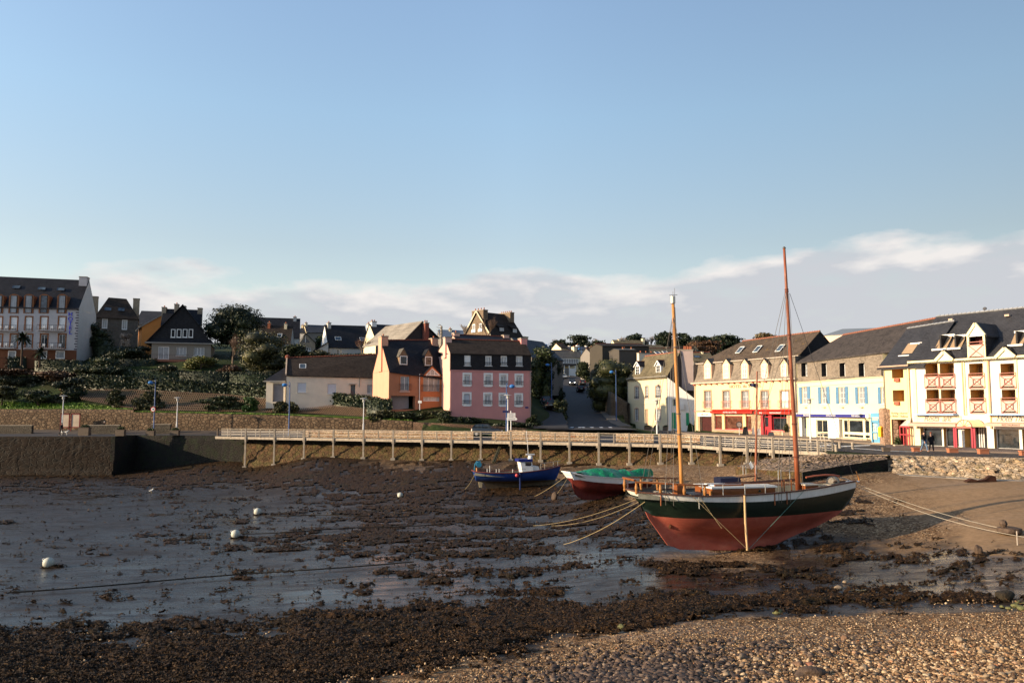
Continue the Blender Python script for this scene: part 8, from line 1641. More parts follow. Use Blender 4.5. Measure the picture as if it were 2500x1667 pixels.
m = MB(); m.tube([(s2(x, y)[0], -.35, s2(x, y)[1]) for x, y in ((1740,242),(1820,228),(1920,219),(2000,222),(2050,232))], .05, 8); B.part('tender_gunwale', m, woodm('tender_red', (.30,.09,.05), .4, .2)); m = MB(); m.tube([(s2(x, y)[0], .1, s2(x, y)[1]) for x, y in ((2050,234),(2110,250),(2170,268),(2200,282))], .03, 6); B.part('hawser', m, ROPEW)
m = MB(); c = s2(2022,280)
for k in range(9): r = .14+.03*k; m.tube([(c[0]+r*math.cos(t)*1.1, -.25+.03*k, c[1]-.02+r*math.sin(t)*.75) for t in np.linspace(0, 6.28, 14)], .018, 4)
B.part('rope_coil', m, ROPEW); rr = random.Random(2); m = MB()
for k in range(12): x_ = s2(360+rr.uniform(-30,60),380)[0]; zz = fn(x_)[0]-.02; m.tube([(x_+rr.uniform(-.3,.3), -.9+rr.uniform(-.2,.3), zz+rr.uniform(0,.12)) for _ in range(4)], .02, 4)
B.part('rope_heap', m, ROPEW); m = MB()
for k in range(14): x_ = s2(1900+rr.uniform(-60,110),330)[0]; hb_ = fn(x_)[1]; zz = fn(x_)[0]-.05; m.tube([(x_+rr.uniform(-.35,.35), -hb_*.5+rr.uniform(-.2,.3), zz+rr.uniform(0,.10)) for _ in range(4)], .022, 4)
B.part('rope_heap', m, ROPEW)
for x, y0, y1 in ((1003,318,405),(1207,315,402),(1403,310,390)): X = s2(x, 380, -1.8)[0]; zt, hb, _ = fn(X); m = MB(); m.tube([(X,-(hb-.1),zt-.1),(X,-(hb-.1),s2(x,y0,-hb)[1])], .02, 6); B.part('stanchion', m, MATS['galvanised'])
for x in (1650, 1582, 1560): X = s2(x,330,-1)[0]; B.part('belaying_post', MB().tube([(X,-.9,fn(X)[0]-.3),(X,-.9,fn(X)[0]+.55)], .035, 6), VAR)
m = MB(); p_ = [s2(x, y) for x, y in ((2238,188),(2250,225),(2263,255),(2266,292))]; m.tube([(a, 0, z) for a, z in p_], [.02,.035,.06,.05], 8); B.part('stemhead', m, VARL); m = MB(); m.bar((s2(2150,285)[0],0,s2(2150,284)[1]),(s2(2262,282)[0],0,s2(2262,282)[1]),.16,.06); B.part('bow_roller', m, FRM)
m = MB(); X = s2(1197,410,-1.95)[0]; zt, hb, _ = fn(X); fx, fz = s2(1226,912,-2.25); m.tube([(X, -hb-.12, zt+.03), ((X+fx)/2, -2.12, (zt+fz)/2), (fx, -2.3, fz-.05)], [.055,.06,.055], 10); B.part('beaching_leg', m, woodm('leg_wood', (.50,.33,.17), .6, .2, (6,6,.6)))
def hullrope(a, c, nm, mat, sag=.0, r=.012):
 A = s2(*a, -1.9); C = s2(*c, -2.2); ya = -fn(A[0])[1]-.06; m = MB(); m.tube([(A[0], ya, A[1]), ((A[0]+C[0])/2, (ya-2.3)/2, (A[1]+C[1])/2-sag), (C[0], -2.3, C[1])], r, 4); B.part(nm, m, mat)
hullrope((700,400), (1212,898), 'leg_guy', ROPE); hullrope((1815,362), (1238,905), 'leg_guy', plain('rope_green', (.10,.22,.18), .8, .2, 8, .1)); hullrope((785,430), (985,715), 'hull_line', ROPE)
m = MB(); X = s2(783,430,-1.95)[0]; zt, hb, _ = fn(X); m.tube([(X,-hb-.05,zt+.0),(X+.02,-hb-.04,zt-.62)], .025, 6); B.part('chainplate', m, MATS['galvanised'])
for x in (467, 1492, 1616): X = s2(x,430,-1.9)[0]; zt, hb, _ = fn(X); m = MB(); m.box(X-.018, X+.018, -hb-.05, -hb+.02, zt-.6, zt); B.part('chainplate', m, plain('rust', (.25,.09,.04), .8, .3, 6, .2))
def mooring(name, label, pts_px, r, mat, z0=None, end_bed=True, sag=.25, cat='mooring rope', n=14):
 a, c = pts_px; m = MB(); P_ = [a.lerp(c, t) - Vector((0,0,sag*math.sin(math.pi*t))) for t in np.linspace(0,1,n)]; o0_ = P_[0]
 P_ = [Vector((p.x, p.y, max(p.z, float(bed(p.x,p.y))+.04))) for p in P_]
 m.tube([p - o0_ for p in P_], r, 5); o = m.build(name, mat); o.location = o0_; return tag(o, label, cat)
bw = B.t.matrix_basis; Mw = Matrix.Translation(B.o) @ Matrix.Rotation(math.atan2(B.u.y, B.u.x), 4, 'Z')
sternw = Mw @ Vector((s2(262,440)[0], -.7, s2(262,440)[1])); bowp = Mw @ Vector((bow.x, 0, bow.z-.1))
mooring('mooring_rope', 'yellowish rope from the big boat stern down to the mud, lowest of the three', (sternw, onbed(1376,1330)), .018, ROPE, sag=.25)
mooring('mooring_rope', 'upper thin rope from the big boat stern running left across the mud', (sternw + Vector((0,0,.25)), onbed(1300,1284)), .012, ROPE, sag=.3); mooring('mooring_rope', 'middle rope from the big boat stern, just below the upper one', (sternw + Vector((.05,0,.12)), onbed(1345,1284)), .012, ROPE, sag=.35)
mooring('mooring_rope', 'upper pale rope from the big boat bow to the right edge', (bowp, onbed(2560,1312)), .015, ROPEW, sag=.3, n=20); mooring('mooring_rope', 'lower pale rope from the big boat bow to the right edge', (bowp - Vector((0,0,.12)), onbed(2540,1318)), .015, ROPEW, sag=.38, n=20)
# blue fishing boat
BL_ = plain('hull_blue', (.012,.038,.16), .35, .15, 2, .15, streak=.3, dirt=(.03,.04,.12)); MUDY = plain('bottom_brown', (.07,.05,.03), .8, .3, 3, .3, streak=.4, dirt=(.16,.09,.04)); BOATW = plain('boat_white', (.66,.66,.64), .4, .06, 3, .08)
Yb = 76.5; B = Bld('fishing_boat', 'small blue fishing boat with white wheelhouse standing upright on the mud', P2(1185, Yb-.6, 0), P2(1342, Yb+.7, 0), 'fishing boat', z=bedz(1260, Yb)-.05)
u4 = lambda x, y, d=0: B.L(*q('U4', x, y), d); zf = u4(1000, 962)[1]; B.o.z += zf; B.t.location.z = B.o.z
def stn(x, yk, ys, hb, yc): X = u4(x, (yk+ys)/2, -hb*.4)[0]; return (X, u4(x, yk)[1], u4(x, ys, -hb)[1], hb, u4(x, yc)[1], u4(x, ys, -hb)[1]-.10)
st = [stn(*r) for r in ((225,790,575,.85,790),(300,800,588,1.05,798),(420,830,600,1.2,820),(470,955,604,1.25,835),(700,962,612,1.35,850),(1000,965,612,1.38,860),(1300,965,592,1.32,855),(1600,960,555,1.1,840),(1850,950,515,.7,830),(1960,890,490,.45,830),(2060,720,462,.22,720),(2135,520,440,.06,515))]
fn = make_boat('b', None, B, st, u4(1000,772)[1], [MUDY, BL_, BL_], rake=.25, deckdrop=.35, keel=.08, p=3, N=36, capm=plain('cap_red', (.16,.04,.03), .5, .2, 3, .1), cap_w=.16)
m = MB(); m.prism([(a, -.04, z) for a, z in [u4(x, y) for x, y in ((262,800),(355,808),(345,940),(282,940))]], (0,.08,0)); B.part('rudder', m, plain('rudder_cream', (.50,.40,.24), .7, .2, 4, .2))
m = MB()
for z_, w_ in ((0,.26),(.9,.24)): pass
a, c = u4(1285,560,-.7), u4(1515,560,-.7); zd = fn(a[0])[0]-.35; zr_ = u4(1400,345,-.7)[1]; m.prism([(a[0],-.75,zd),(c[0]+.1,-.75,zd),(c[0]-.1,-.75,zr_),(a[0]-.25,-.75,zr_)], (0,1.5,0)); wh = B.part('wheelhouse', m, BOATW)
MB().box(a[0]-.45, c[0]-.05, -.85, .85, zr_, zr_+.24).build('roof', plain('roof_navy', (.012,.02,.14), .4, .1, 3, .05), wh); x0, x1 = u4(1342,400,-.76)[0], u4(1478,400,-.76)[0]; MB().box(x0, x1, -.765, -.745, u4(1400,440,-.76)[1], u4(1400,355,-.76)[1]).build('window', GL, wh)
m = MB(); x2 = u4(1705,500,-.6)[0]; m.prism([(c[0]-.1,-.6,zd),(x2,-.6,zd+.1),(x2-.25,-.6,u4(1650,455,-.6)[1]),(c[0]-.1,-.6,u4(1540,445,-.6)[1])], (0,1.2,0)); B.part('fore_cabin', m, BOATW)
x_ = u4(1455,300)[0]; m = MB(); m.lathe([(.25,0),(.22,.25),(.10,.3)], (x_, 0, zr_+.24), 12); m.box(x_-.42, x_+.42, -.08, .08, zr_+.58, zr_+.70); B.part('radar', m, BOATW); m = MB(); m.tube([(x_-.12,.2,zr_+.24),(x_-.32,.2,zr_+2.9)], .025, 5); B.part('antenna', m, BOATW)
m = MB(); x_ = u4(280,400)[0]; zz = u4(280,405)[1]; m.tube([(x_-.1,-.5,zz),(x_+.0,.5,zz)], .26, 14); m.tube([(x_-.5,-.2,zz-.7),(x_-.45,-.2,zz),(x_-.25,-.2,zz+.3),(x_+.1,-.2,zz+.28)], .05, 6); B.part('net_drum', m, plain('drum_blue', (.02,.14,.24), .5, .2, 4, .2))
m = MB(); x_ = u4(205,500)[0]; m.bar((x_,-.7,fn(x_+.3)[0]-.1),(x_-.05,-.7,u4(205,480)[1]),.3,.08); B.part('stern_board', m, plain('board_orange', (.50,.24,.10), .6, .2, 3, .2))
X = u4(1065,600)[0]; zt, hb, _ = fn(X); m = MB(); m.ball((X, -hb-.2, u4(1065,655,-hb)[1]), .16, 12); fe = B.part('fender', m, plain('fender_red', (.50,.06,.07), .4, .1, 3, .05)); m = MB(); m.tube([(X,-hb-.18,u4(1065,630,-hb)[1]),(X,-hb,zt)], .02, 4); m.build('fender_line', ROPE, fe)
X = u4(1145,600)[0]; zt, hb, _ = fn(X); m = MB(); m.tube([(X,-hb-.1,zt+.05),(X,-hb-.15,0)], .085, 8); B.part('beaching_leg', m, plain('leg_blue', (.01,.02,.08), .5, .2, 3, .1))
for x, y in ((418,505),(475,435),(620,515),(683,512),(988,520)): X = u4(x,580)[0]; zt, hb, _ = fn(X); m = MB(); m.tube([(X,-hb+.1,zt-.1),(X,-hb+.1,u4(x,y,-hb)[1])], .03, 5); B.part('stanchion', m, BOATW)
m = MB(); X = [u4(x,500)[0] for x in (1640,1740,1960,2080,2150)]; zt = [fn(x)[0] for x in X]; tp_ = [Vector((x, 0 if i == 4 else -fn(x)[1]+.05, u4(1640+120*i, (380,370,350,338,335)[i], -.4)[1])) for i, x in enumerate(X)]
for i in range(4): m.tube([tp_[i], tp_[i+1]], .02, 5); m.tube([(X[i], -fn(X[i])[1]+.05, zt[i]), tp_[i]], .018, 5)
B.part('pulpit', m, MATS['galvanised']); m = MB(); m.tube([(u4(270,480)[0],-.9,u4(270,480)[1]),(u4(600,500)[0],-1.2,u4(600,500)[1]),(u4(1290,500)[0],-1.2,u4(1290,500)[1])], .015, 4); B.part('lifeline', m, WIRE)
Mw = Matrix.Translation(B.o) @ Matrix.Rotation(math.atan2(B.u.y, B.u.x), 4, 'Z'); mooring('mooring_rope', 'short rope from the stern of the blue fishing boat down to the mud', (Mw @ Vector((u4(185,590)[0],-.3,u4(185,590)[1])), onbed(1133,1196)), .017, ROPE, sag=.2)
# boat under the green tarpaulin
Yg = 66.0; B = Bld('covered_boat', 'red and white wooden boat under a bright green tarpaulin, left of the big boat', P2(1432, Yg-1.0, 0), P2(1540, Yg+1.2, 0), 'boat', z=bedz(1480, Yg)-.05)
s1 = lambda x, y, d=0: B.L(*q('S1', x, y), d); zf = s1(1600, 655)[1]; B.o.z += zf; B.t.location.z = B.o.z
def stn(x, yk, ys, hb, yc): X = s1(x, (yk+ys)/2, -hb*.4)[0]; return (X, s1(x, yk)[1], s1(x, ys, -hb)[1], hb, s1(x, yc)[1], s1(x, ys+ (62 if x > 1300 else 70), -hb)[1])
st = [stn(*r) for r in ((1275,470,345,.7,465),(1310,570,368,.9,520),(1360,625,385,1.05,560),(1420,652,392,1.15,585),(1600,655,408,1.3,600),(1800,655,420,1.3,600),(1950,650,422,1.15,590),(2060,630,412,.85,580),(2130,560,400,.5,540),(2175,470,388,.08,460))]
REDH = plain('hull_maroon', (.13,.022,.018), .55, .3, 1.5, .2, streak=.4, dirt=(.20,.09,.06)); fn = make_boat('b', None, B, st, s1(1500,470)[1], [REDH, REDH, BOATW], rake=.5, deckdrop=.2, keel=.08, N=30, capm=BOATW)
m = MB(); m.prism([(a, -.04, z) for a, z in [s1(x, y) for x, y in ((1278,440),(1300,470),(1335,560),(1420,650),(1335,605),(1265,520),(1255,480))]], (0,.08,0)); B.part('rudder', m, REDH); m = MB(); m.prism([(a, -.75, z) for a, z in [s1(x, y, -.75) for x, y in ((1230,338),(1300,335),(1345,428),(1275,428))]], (0,.06,0)); B.part('quarter_board', m, BOATW)
x_ = s1(1775,430)[0]; zt, hb, _ = fn(x_); B.part('beaching_leg', MB().tube([(x_,-hb-.08,zt-.05),(x_,-hb-.12,.0)], .06, 8, 0), plain('leg_pinkish', (.45,.25,.2), .6, .2, 3, .1))
tx = np.linspace(s1(1262,335)[0], s1(2165,300)[0], 46); ridge = np.interp(tx, [s1(x, y)[0] for x, y in ((1262,335),(1640,285),(1780,320),(1860,300),(1920,325),(2040,300),(2165,296))], [s1(x, y)[1] for x, y in ((1262,335),(1640,285),(1780,320),(1860,298),(1920,325),(2040,300),(2165,296))])
edge_ = np.interp(tx, [s1(x, y)[0] for x, y in ((1262,345),(1340,388),(1560,400),(1760,425),(1930,460),(2040,415),(2165,400))], [s1(x, y, -1.2)[1] for x, y in ((1262,345),(1340,388),(1560,400),(1760,425),(1930,460),(2040,415),(2165,400))])
rng = np.random.default_rng(6); V = []; K = 17
for i, x in enumerate(tx):
 hb = max(fn(x)[1], .25) + .06
 for j in range(K):
  a = -1 + 2*j/(K-1); fo = .05*math.sin(x*6.5 + abs(a)*3) * abs(a) + .05*math.sin(x*2.7+a*4) + rng.normal(0,.012); z = edge_[i] + (ridge[i]-edge_[i]) * (1 - abs(a)**1.4) + fo*.9; V.append((x + .03*math.sin(a*9), a*hb*(1.02) , z))
F = [(i*K+j, (i+1)*K+j, (i+1)*K+j+1, i*K+j+1) for i in range(len(tx)-1) for j in range(K-1)]
b = NB('tarpaulin_green'); b.color(b.ramp(b.noise(1.5,5), [(.3,(.002,.12,.045)),(.7,(.006,.23,.09))])); b.rough(.4); b.b.inputs['Specular IOR Level'].default_value = .5; b.bump(b.noise(2.2,5,.6,stretch=(1,.4,1)), .8, .12); m = MB(); m.add(V, F); B.part('tarpaulin', m, b.m)
Mw = Matrix.Translation(B.o) @ Matrix.Rotation(math.atan2(B.u.y, B.u.x), 4, 'Z'); p0 = Mw @ Vector((s1(1235,345)[0], 0, s1(1235,345)[1])); mooring('mooring_rope', 'rope from the tarpaulined boat stern to the mud, left one', (p0, onbed(1305,1212)), .018, ROPE, sag=.12); mooring('mooring_rope', 'rope from the tarpaulined boat stern to the mooring block', (p0, onbed(1358,1208)), .015, ROPE, sag=.1)
# small boat hidden behind the big one: its mast, boom and cover show
Yd = 50.5; B = Bld('small_sailboat', 'small boat behind the big one, showing its slim mast, dark flag and blue cover', P2(1740, Yd, 0), P2(1880, Yd+.4, 0), 'sailing boat', z=bedz(1810, Yd)-.05)
zsh = B.L(1800,1190)[1]; W_ = B.W; st = [(-.6,.5,zsh,.6,.6,zsh-.15),(.3,0,zsh,.95,.3,zsh-.15),(W_*.5,0,zsh,1.1,.25,zsh-.15),(W_*.85,.1,zsh+.05,.7,.35,zsh-.1),(W_+.6,.5,zsh+.12,.08,.6,zsh)]
fn = make_boat('b', None, B, st, zsh*.45, [REDH, BOATW, BOATW], N=20, deckdrop=.12)
m = MB(); a, c = B.L(1844,1172), B.L(1848.3,906); m.tube([(a[0],0,zsh-.2),(c[0],0,c[1])], [.085,.05], 10); B.part('mast', m, MAST2); m = MB(); a, c = B.L(1797,1166), B.L(1844,1161); m.tube([(a[0],0,a[1]),(c[0],0,c[1])], .05, 6); B.part('boom', m, MATS['boom_dark'])
m = MB(); a0, a1 = B.L(1752,1166), B.L(1799,1164); c0, c1 = B.L(1756,1184), B.L(1795,1184); m.prism([(a0[0],-.5,a0[1]),(a1[0],-.5,a1[1]),(a1[0]+.1,-.8,zsh),(a0[0]-.1,-.8,zsh)], (0,1.2,0)); B.part('sail_cover', m, plain('cover_blue', (.007,.008,.025), .7, .2, 3, .2))
a, c = q('S3',862,877), q('S3',905,908); r = B.rect(a[0],a[1],c[0],c[1]); m = MB(); n = 8
for i in range(n): x0, x1 = r[0]+(r[1]-r[0])*i/n, r[0]+(r[1]-r[0])*(i+1)/n; f_ = lambda t: .06*math.sin(t*9); m.poly([(x0,f_(i/n),r[2]+.15*(1-i/n)),(x1,f_((i+1)/n),r[2]+.15*(1-(i+1)/n)),(x1,f_((i+1)/n),r[3]),(x0,f_(i/n),r[3]+.0)])
B.part('flag', m, plain('flag_dark', (.03,.035,.08), .8, .3, 5, .1)); v = B.L(1824.7,1134); m = MB(); m.prism([(v[0]-.14,-.6,v[1]+.1),(v[0]+.02,-.6,v[1]-.26),(v[0]+.16,-.6,v[1]-.08),(v[0]-.02,-.6,v[1]+.27)], (0,.02,0)); B.part('white_pennant', m, plain('white_card', (.8,.8,.76), .6, .03, 3, 0)); m = MB(); m.tube([(v[0],-.6,v[1]+.27),(v[0],-.6,B.L(1824,1060)[1]),(B.L(1846,960)[0],0,B.L(1846,960)[1])], .008, 4); B.part('halyard', m, WIRE)
m = MB()
for px in (1785, 1868): m.tube([(B.L(px,1180)[0], -.9, zsh), (B.L(1848,925)[0], 0, B.L(1848,925)[1])], .008, 4)
B.part('shroud', m, WIRE)
# buoys, anchor, gull
BUO = plain('buoy_white', (.44,.44,.38), .5, .15, 4, .15, streak=.5, dirt=(.10,.13,.05))
def buoy(px, py, r, label):
 p = onbed(px, py); t = thing('mooring_buoy', label, 'buoy', (p.x, p.y, p.z + r*.75)); MB().ball((0,0,0), r, 18).build('float', BUO, t, smooth=True); m = MB(); d = Vector((-.75,-.1,.55)); m.tube([d*r*.95, d*r*1.15], r*.16, 8); m.tube([d*r*1.15 + Vector((math.cos(a)*r*.2, 0, math.sin(a)*r*.2)) for a in np.linspace(0, 6.28, 9)], r*.05, 5); m.build('ring', BOATW, t)
 m = MB(); rr = random.Random(int(px)); V = blob_points([(r*1.6, 0, -r*.6, r*1.4, r*.8, r*.35), (-.2*r, -r*.6, -r*.7, r*.9, r*.5, r*.2)], 500, np.random.default_rng(int(px)), .2, .4); Vv, F = leaves(V, r*.22, np.random.default_rng(2), .4, .35); o = npmesh('weed', Vv, F, MATS['frond'], t)
buoy(118,1384,.30,'white mooring buoy nearest the viewer, at far left'); buoy(575,1312,.30,'white mooring buoy second nearest, with a dark weedy chain'); buoy(629,1256,.31,'white mooring buoy just beyond and right of the weedy one'); buoy(977,1214,.27,'small white buoy in the middle of the mud, farthest right')
for a, c, lb in (((590,1308),(1080,1283),'thin dark chain running right from the weedy buoy'),((20,1453),(1010,1376),'long thin dark rope lying across the wet mud, lower left'),((640,1262),(900,1262),'short weedy chain right of the farther left buoy')):
 m = MB(); A = [onbed(a[0]+(c[0]-a[0])*t, a[1]+(c[1]-a[1])*t + 1.5*math.sin(t*9)) for t in np.linspace(0,1,40)]; o0_ = A[0]; m.tube([p - o0_ + Vector((0,0,.13)) for p in A], .035, 5); o = m.build('chain', plain('chain_dark', (.02,.016,.012), .8, .2, 6, .3)); o.location = o0_; tag(o, lb, 'chain')
p = onbed(2465,1302); t = thing('anchor_block', 'dark weedy mooring weight with a ring, lying on sand at the right edge', 'mooring block', p); m = MB(); m.lathe([(.5,0),(.58,.12),(.55,.28),(.3,.34)], (0,0,0), 14); m.build('block', RKD, t); m = MB(); m.ball((-.3,0,.5), .2, 8); m.tube([(-.3,0,.3),(-.3,0,.55)], .1, 8); m.build('ring', RKD, t)
m = MB(); p = onbed(2484,1328); m.tube([(0,0,-.1),(0,0,.62)], .03, 6); o = m.build('stake', plain('stake_grey', (.35,.3,.25), .8, .2, 4, .2)); o.location = p; tag(o, 'thin upright stake under the bow ropes at the right edge', 'stake')
p = onbed(2405,1176); m = MB(); m.prism([(-.7,0,0),(.1,0,.18),(.45,0,.42),(.75,0,.40),(.8,0,.02)], (0,.4,0)); m.prism([(-1.3,0,0),(-.9,0,.22),(-.6,0,.15),(-.2,0,0)], (0,.4,0)); o = m.build('wreck_timber', plain('timber_dark', (.05,.02,.012), .9, .3, 4, .4)); o.location = p; tag(o, 'dark broken timbers lying on the sand below the rubble bank', 'timber')
t = thing('seagull', 'white gull standing on the mud at left', 'gull', onbed(369,1203)); m = MB(); m.tube([(-.22,0,.2),(-.12,0,.24),(0,0,.27),(.12,0,.30),(.17,0,.38),(.21,0,.43),(.25,0,.43)], [.015,.06,.085,.07,.045,.05,.02], 10); m.build('body', plain('gull_white', (.8,.8,.78), .7, .05, 8, .1), t, smooth=True); m = MB(); m.prism([(-.24,-.07,.23),(.08,-.085,.28),(.06,-.085,.33),(-.1,-.075,.31)], (0,.02,0)); m.build('wing', plain('gull_grey', (.3,.31,.33), .7, .05, 8, .1), t); m = MB(); m.bar((.26,0,.43),(.32,0,.42),.02); m.build('beak', plain('beak', (.6,.4,.05), .5, 0, 1, 0), t)
for y in (-.03,.03): m = MB(); m.tube([(.01,y,.2),(.01,y,-.02)], .008, 4); m.build('leg', MATS['beak'], t)
for i, (a, c) in enumerate((((1220,1092.5),(1203,1133)),((1223,1093),(1207,1134)))):
 A, C = at(a[0], a[1], 92.6), at(c[0], c[1], 88.5); m = MB(); m.bar(Vector((0,0,.25)), C-A+Vector((0,0,.2)), .18); o = m.build('slip_beam', plain('beam_weedy', (.05,.045,.025), .9, .3, 4, .3)); o.location = A; tag(o, 'weedy timber beam leaning on the bank above the blue boat, %s of the pair' % ('left', 'right')[i], 'beam')
# people, dog, cars, street furniture
def skin(name, J, E, mat, parent, root=0, sub=1):
 bm = bmesh.new(); L_ = bm.verts.layers.skin.verify(); vs_ = []
 for p, r in J: v = bm.verts.new(p); v[L_].radius = (r, r) if not hasattr(r, '__len__') else r; vs_.append(v)
 for a, c in E: bm.edges.new((vs_[a], vs_[c]))
 vs_[root][L_].use_root = True; me = bpy.data.meshes.new(name); bm.to_mesh(me); bm.free(); me.materials.append(mat); o = bpy.data.objects.new(name, me); COL.objects.link(o); o.parent = parent
 o.modifiers.new('skin', 'SKIN').use_smooth_shade = True; s_ = o.modifiers.new('sub', 'SUBSURF'); s_.levels = s_.render_levels = sub; return o
SKN = plain('skin', (.42,.24,.17), .6, .08, 5, .05); HAIR = plain('hair_dark', (.03,.02,.015), .8, .2, 9, .2); BLK = plain('cloth_black', (.010,.010,.012), .9, .2, 6, .2); DENIM = plain('denim', (.10,.16,.24), .9, .2, 9, .2)
def person(label, pos, rz, h=1.74, coat=BLK, legs=DENIM, stride=.25, hair=HAIR, long=False, lean=0, arm=.12):
 t = thing('person', label, 'person', pos, rz); k = h/1.74; t.scale = (k, k, k); s = stride
 V3 = Vector; hip = [V3((sx*.09, 0, .92)) for sx in (-1,1)]; kn = [V3((sx*.10, -sx*s*.45-.03, .50)) for sx in (-1,1)]; an = [V3((sx*.10, -sx*s*.95+.04, .09)) for sx in (-1,1)]; toe = [a + V3((sx*.02, -.15, -.05)) for a, sx in zip(an, (-1,1))]
 sh = [V3((sx*.19, 0, 1.42)) for sx in (-1,1)]; el = [V3((sx*.25, sx*arm+.02, 1.14)) for sx in (-1,1)]; wr = [V3((sx*.24, sx*arm*1.6-.10, .90)) for sx in (-1,1)]
 J = [(V3((0,0,.95)),.11),(V3((0,0,1.2)),.11),(V3((0,0,1.42)),.12),(V3((0,-.01,1.52)),.055),(V3((0,-.015,1.60)),.082),(V3((0,-.02,1.70)),.075)]; E = [(0,1),(1,2),(2,3),(3,4),(4,5)]
 for i in (0,1):
  n = len(J); J += [(hip[i],.085),(kn[i],.055),(an[i],.04),(toe[i],.04),(sh[i],.055),(el[i],.042),(wr[i],.03)]; E += [(0,n),(n,n+1),(n+1,n+2),(n+2,n+3),(2,n+4),(n+4,n+5),(n+5,n+6)]
  sx = (-1,1)[i]; J.append((wr[i]+V3((0,-.01,-.07)),.032)); E.append((n+6,n+7))
  for f in range(4): J += [(wr[i]+V3((0,-.035+.022*f,-.12)),.009),(wr[i]+V3((-sx*.015,-.035+.022*f,-.165+.008*abs(f-1.5))),.008)]; m_ = len(J); E += [(n+7,m_-2),(m_-2,m_-1)]
  J += [(wr[i]+V3((0,-.05,-.07)),.011),(wr[i]+V3((-sx*.01,-.065,-.10)),.009)]; m_ = len(J); E += [(n+7,m_-2),(m_-2,m_-1)]
 skin('body', J, E, SKN, t)
 m = MB(); m.ball((0,-.105,1.635), .016, 6, 0, (1,1.3,1.2));
 for sx in (-1,1): m.ball((sx*.085,-.01,1.63), .02, 6, 0, (.5,1,1.3))
 m.build('face', SKN, t); m = MB()
 for sx in (-.03,.03): m.ball((sx,-.088,1.66), .010, 6)
 m.build('eyes', HAIR, t); m = MB(); m.ball((0,.012,1.695 if not long else 1.67), .098, 10, 0, (1,1.05,.85 if not long else 1.2)); m.build('hair', hair, t, smooth=True)
 J = [(V3((0,0,.80 if long else .90)),.17 if not long else .19),(V3((0,0,1.15)),.155),(V3((0,0,1.36)),.17),(V3((0,0,1.48)),.075)]; E = [(0,1),(1,2),(2,3)]
 if long: J[0] = (V3((0,0,.62)),.21);
 for i in (0,1): n = len(J); J += [(sh[i],.085),(el[i],.065),(wr[i]+V3((0,0,.03)),.045)]; E += [(2,n),(n,n+1),(n+1,n+2)]
 skin('coat', J, E, coat, t, 1); J = [(V3((0,0,.93)),.14)]; E = []
 for i in (0,1): n = len(J); J += [(hip[i],.105),(kn[i],.075),(an[i]+V3((0,0,.02)),.055)]; E += [(0,n),(n,n+1),(n+1,n+2)]
 skin('trousers', J, E, legs, t)
 for i in (0,1): skin('shoe', [(an[i]+V3((0,.04,-.03)),.05),(toe[i]+V3((0,-.03,.0)),.04)], [(0,1)], HAIR, t)
 return t
P_ = lambda px, py, z: on(px, py, z)
person('person in black jacket and light blue jeans walking before the restaurant window', P_(2257,1103.5,.145), .35, 1.62, stride=.3)
person('person in long black coat and dark tights walking right of the one in jeans', P_(2274.5,1103,.145), -.3, 1.56, legs=BLK, long=True, stride=.35, hair=plain('hair_auburn', (.12,.035,.02), .8, .2, 9, .2))
m_ = P_(149.5,1062.6,.004); person('person in dark clothes walking a white dog in front of the notice boards', m_, 1.4, 1.72, legs=BLK)
person('person in dark clothes walking behind the grey low wall, right of the notice boards', Vector(((260-CX)/FPX*121.5, 121.5, .12)), -1.4, 1.7, legs=BLK, hair=plain('hair_white', (.5,.48,.45), .8, .1, 9, .1))
for px, lb, cm in ((1415.5,'person in pale clothes standing left of the other at the top of the hill road',plain('cloth_pale',(.45,.38,.32),.9,.1,6,.1)),(1423,'person in red-brown clothes standing right of the other at the top of the hill road',plain('cloth_maroon',(.18,.05,.05),.9,.1,6,.1))):
 person(lb, at(px,914.5,229), .2, 1.75, coat=cm, stride=.05)
t = thing('dog', 'white medium-sized dog on a lead beside the person at the notice boards', 'dog', P_(158.5,1062.4,.004), .15); FUR = plain('fur_white', (.62,.60,.56), .9, .08, 9, .2)
J = [((-.28,0,.46),.11),((-.02,0,.44),.10),((.24,0,.47),.135),((.38,0,.58),.075),((.47,0,.66),.07),((.58,0,.64),.04),((-.42,0,.55),.025),((-.55,0,.62),.02)]; E = [(0,1),(1,2),(2,3),(3,4),(4,5),(0,6),(6,7)]
for y in (-.08,.08):
 s_ = .06 if y > 0 else -.05; n = len(J); J += [((-.32,y,.36),.07),((-.24+s_,y,.27),.045),((-.36+s_,y,.15),.03),((-.31+s_,y,.03),.03),((.24,y,.34),.06),((.22-s_,y,.20),.035),((.24-s_,y,.03),.03)]; E += [(0,n),(n,n+1),(n+1,n+2),(n+2,n+3),(2,n+4),(n+4,n+5),(n+5,n+6)]
skin('body', J, E, FUR, t, 1); m = MB()
for y in (-.05,.05): m.prism([(.44,y,.71),(.50,y,.70),(.45,y*1.5,.80)], (.0,.01 if y > 0 else -.01,0))
m.build('ear', FUR, t); m = MB(); m.tube([(.33,0,.62),(.0,-.1,.8),(-.45,-.1,.92)], .008, 4); m.build('lead', HAIR, t)
TYRE = plain('tyre', (.02,.02,.02), .8, .1, 5, .1); PLATE = plain('number_plate', (.6,.6,.55), .5, .05, 3, 0); LRED = plain('lamp_red', (.35,.01,.01), .3, .1, 3, 0); LWH = plain('lamp_clear', (.6,.6,.6), .2, .05, 3, 0)
b = NB('headlamp_on'); b.b.inputs['Emission Color'].default_value = (1,.95,.85,1); b.b.inputs['Emission Strength'].default_value = 4; LON = b.m
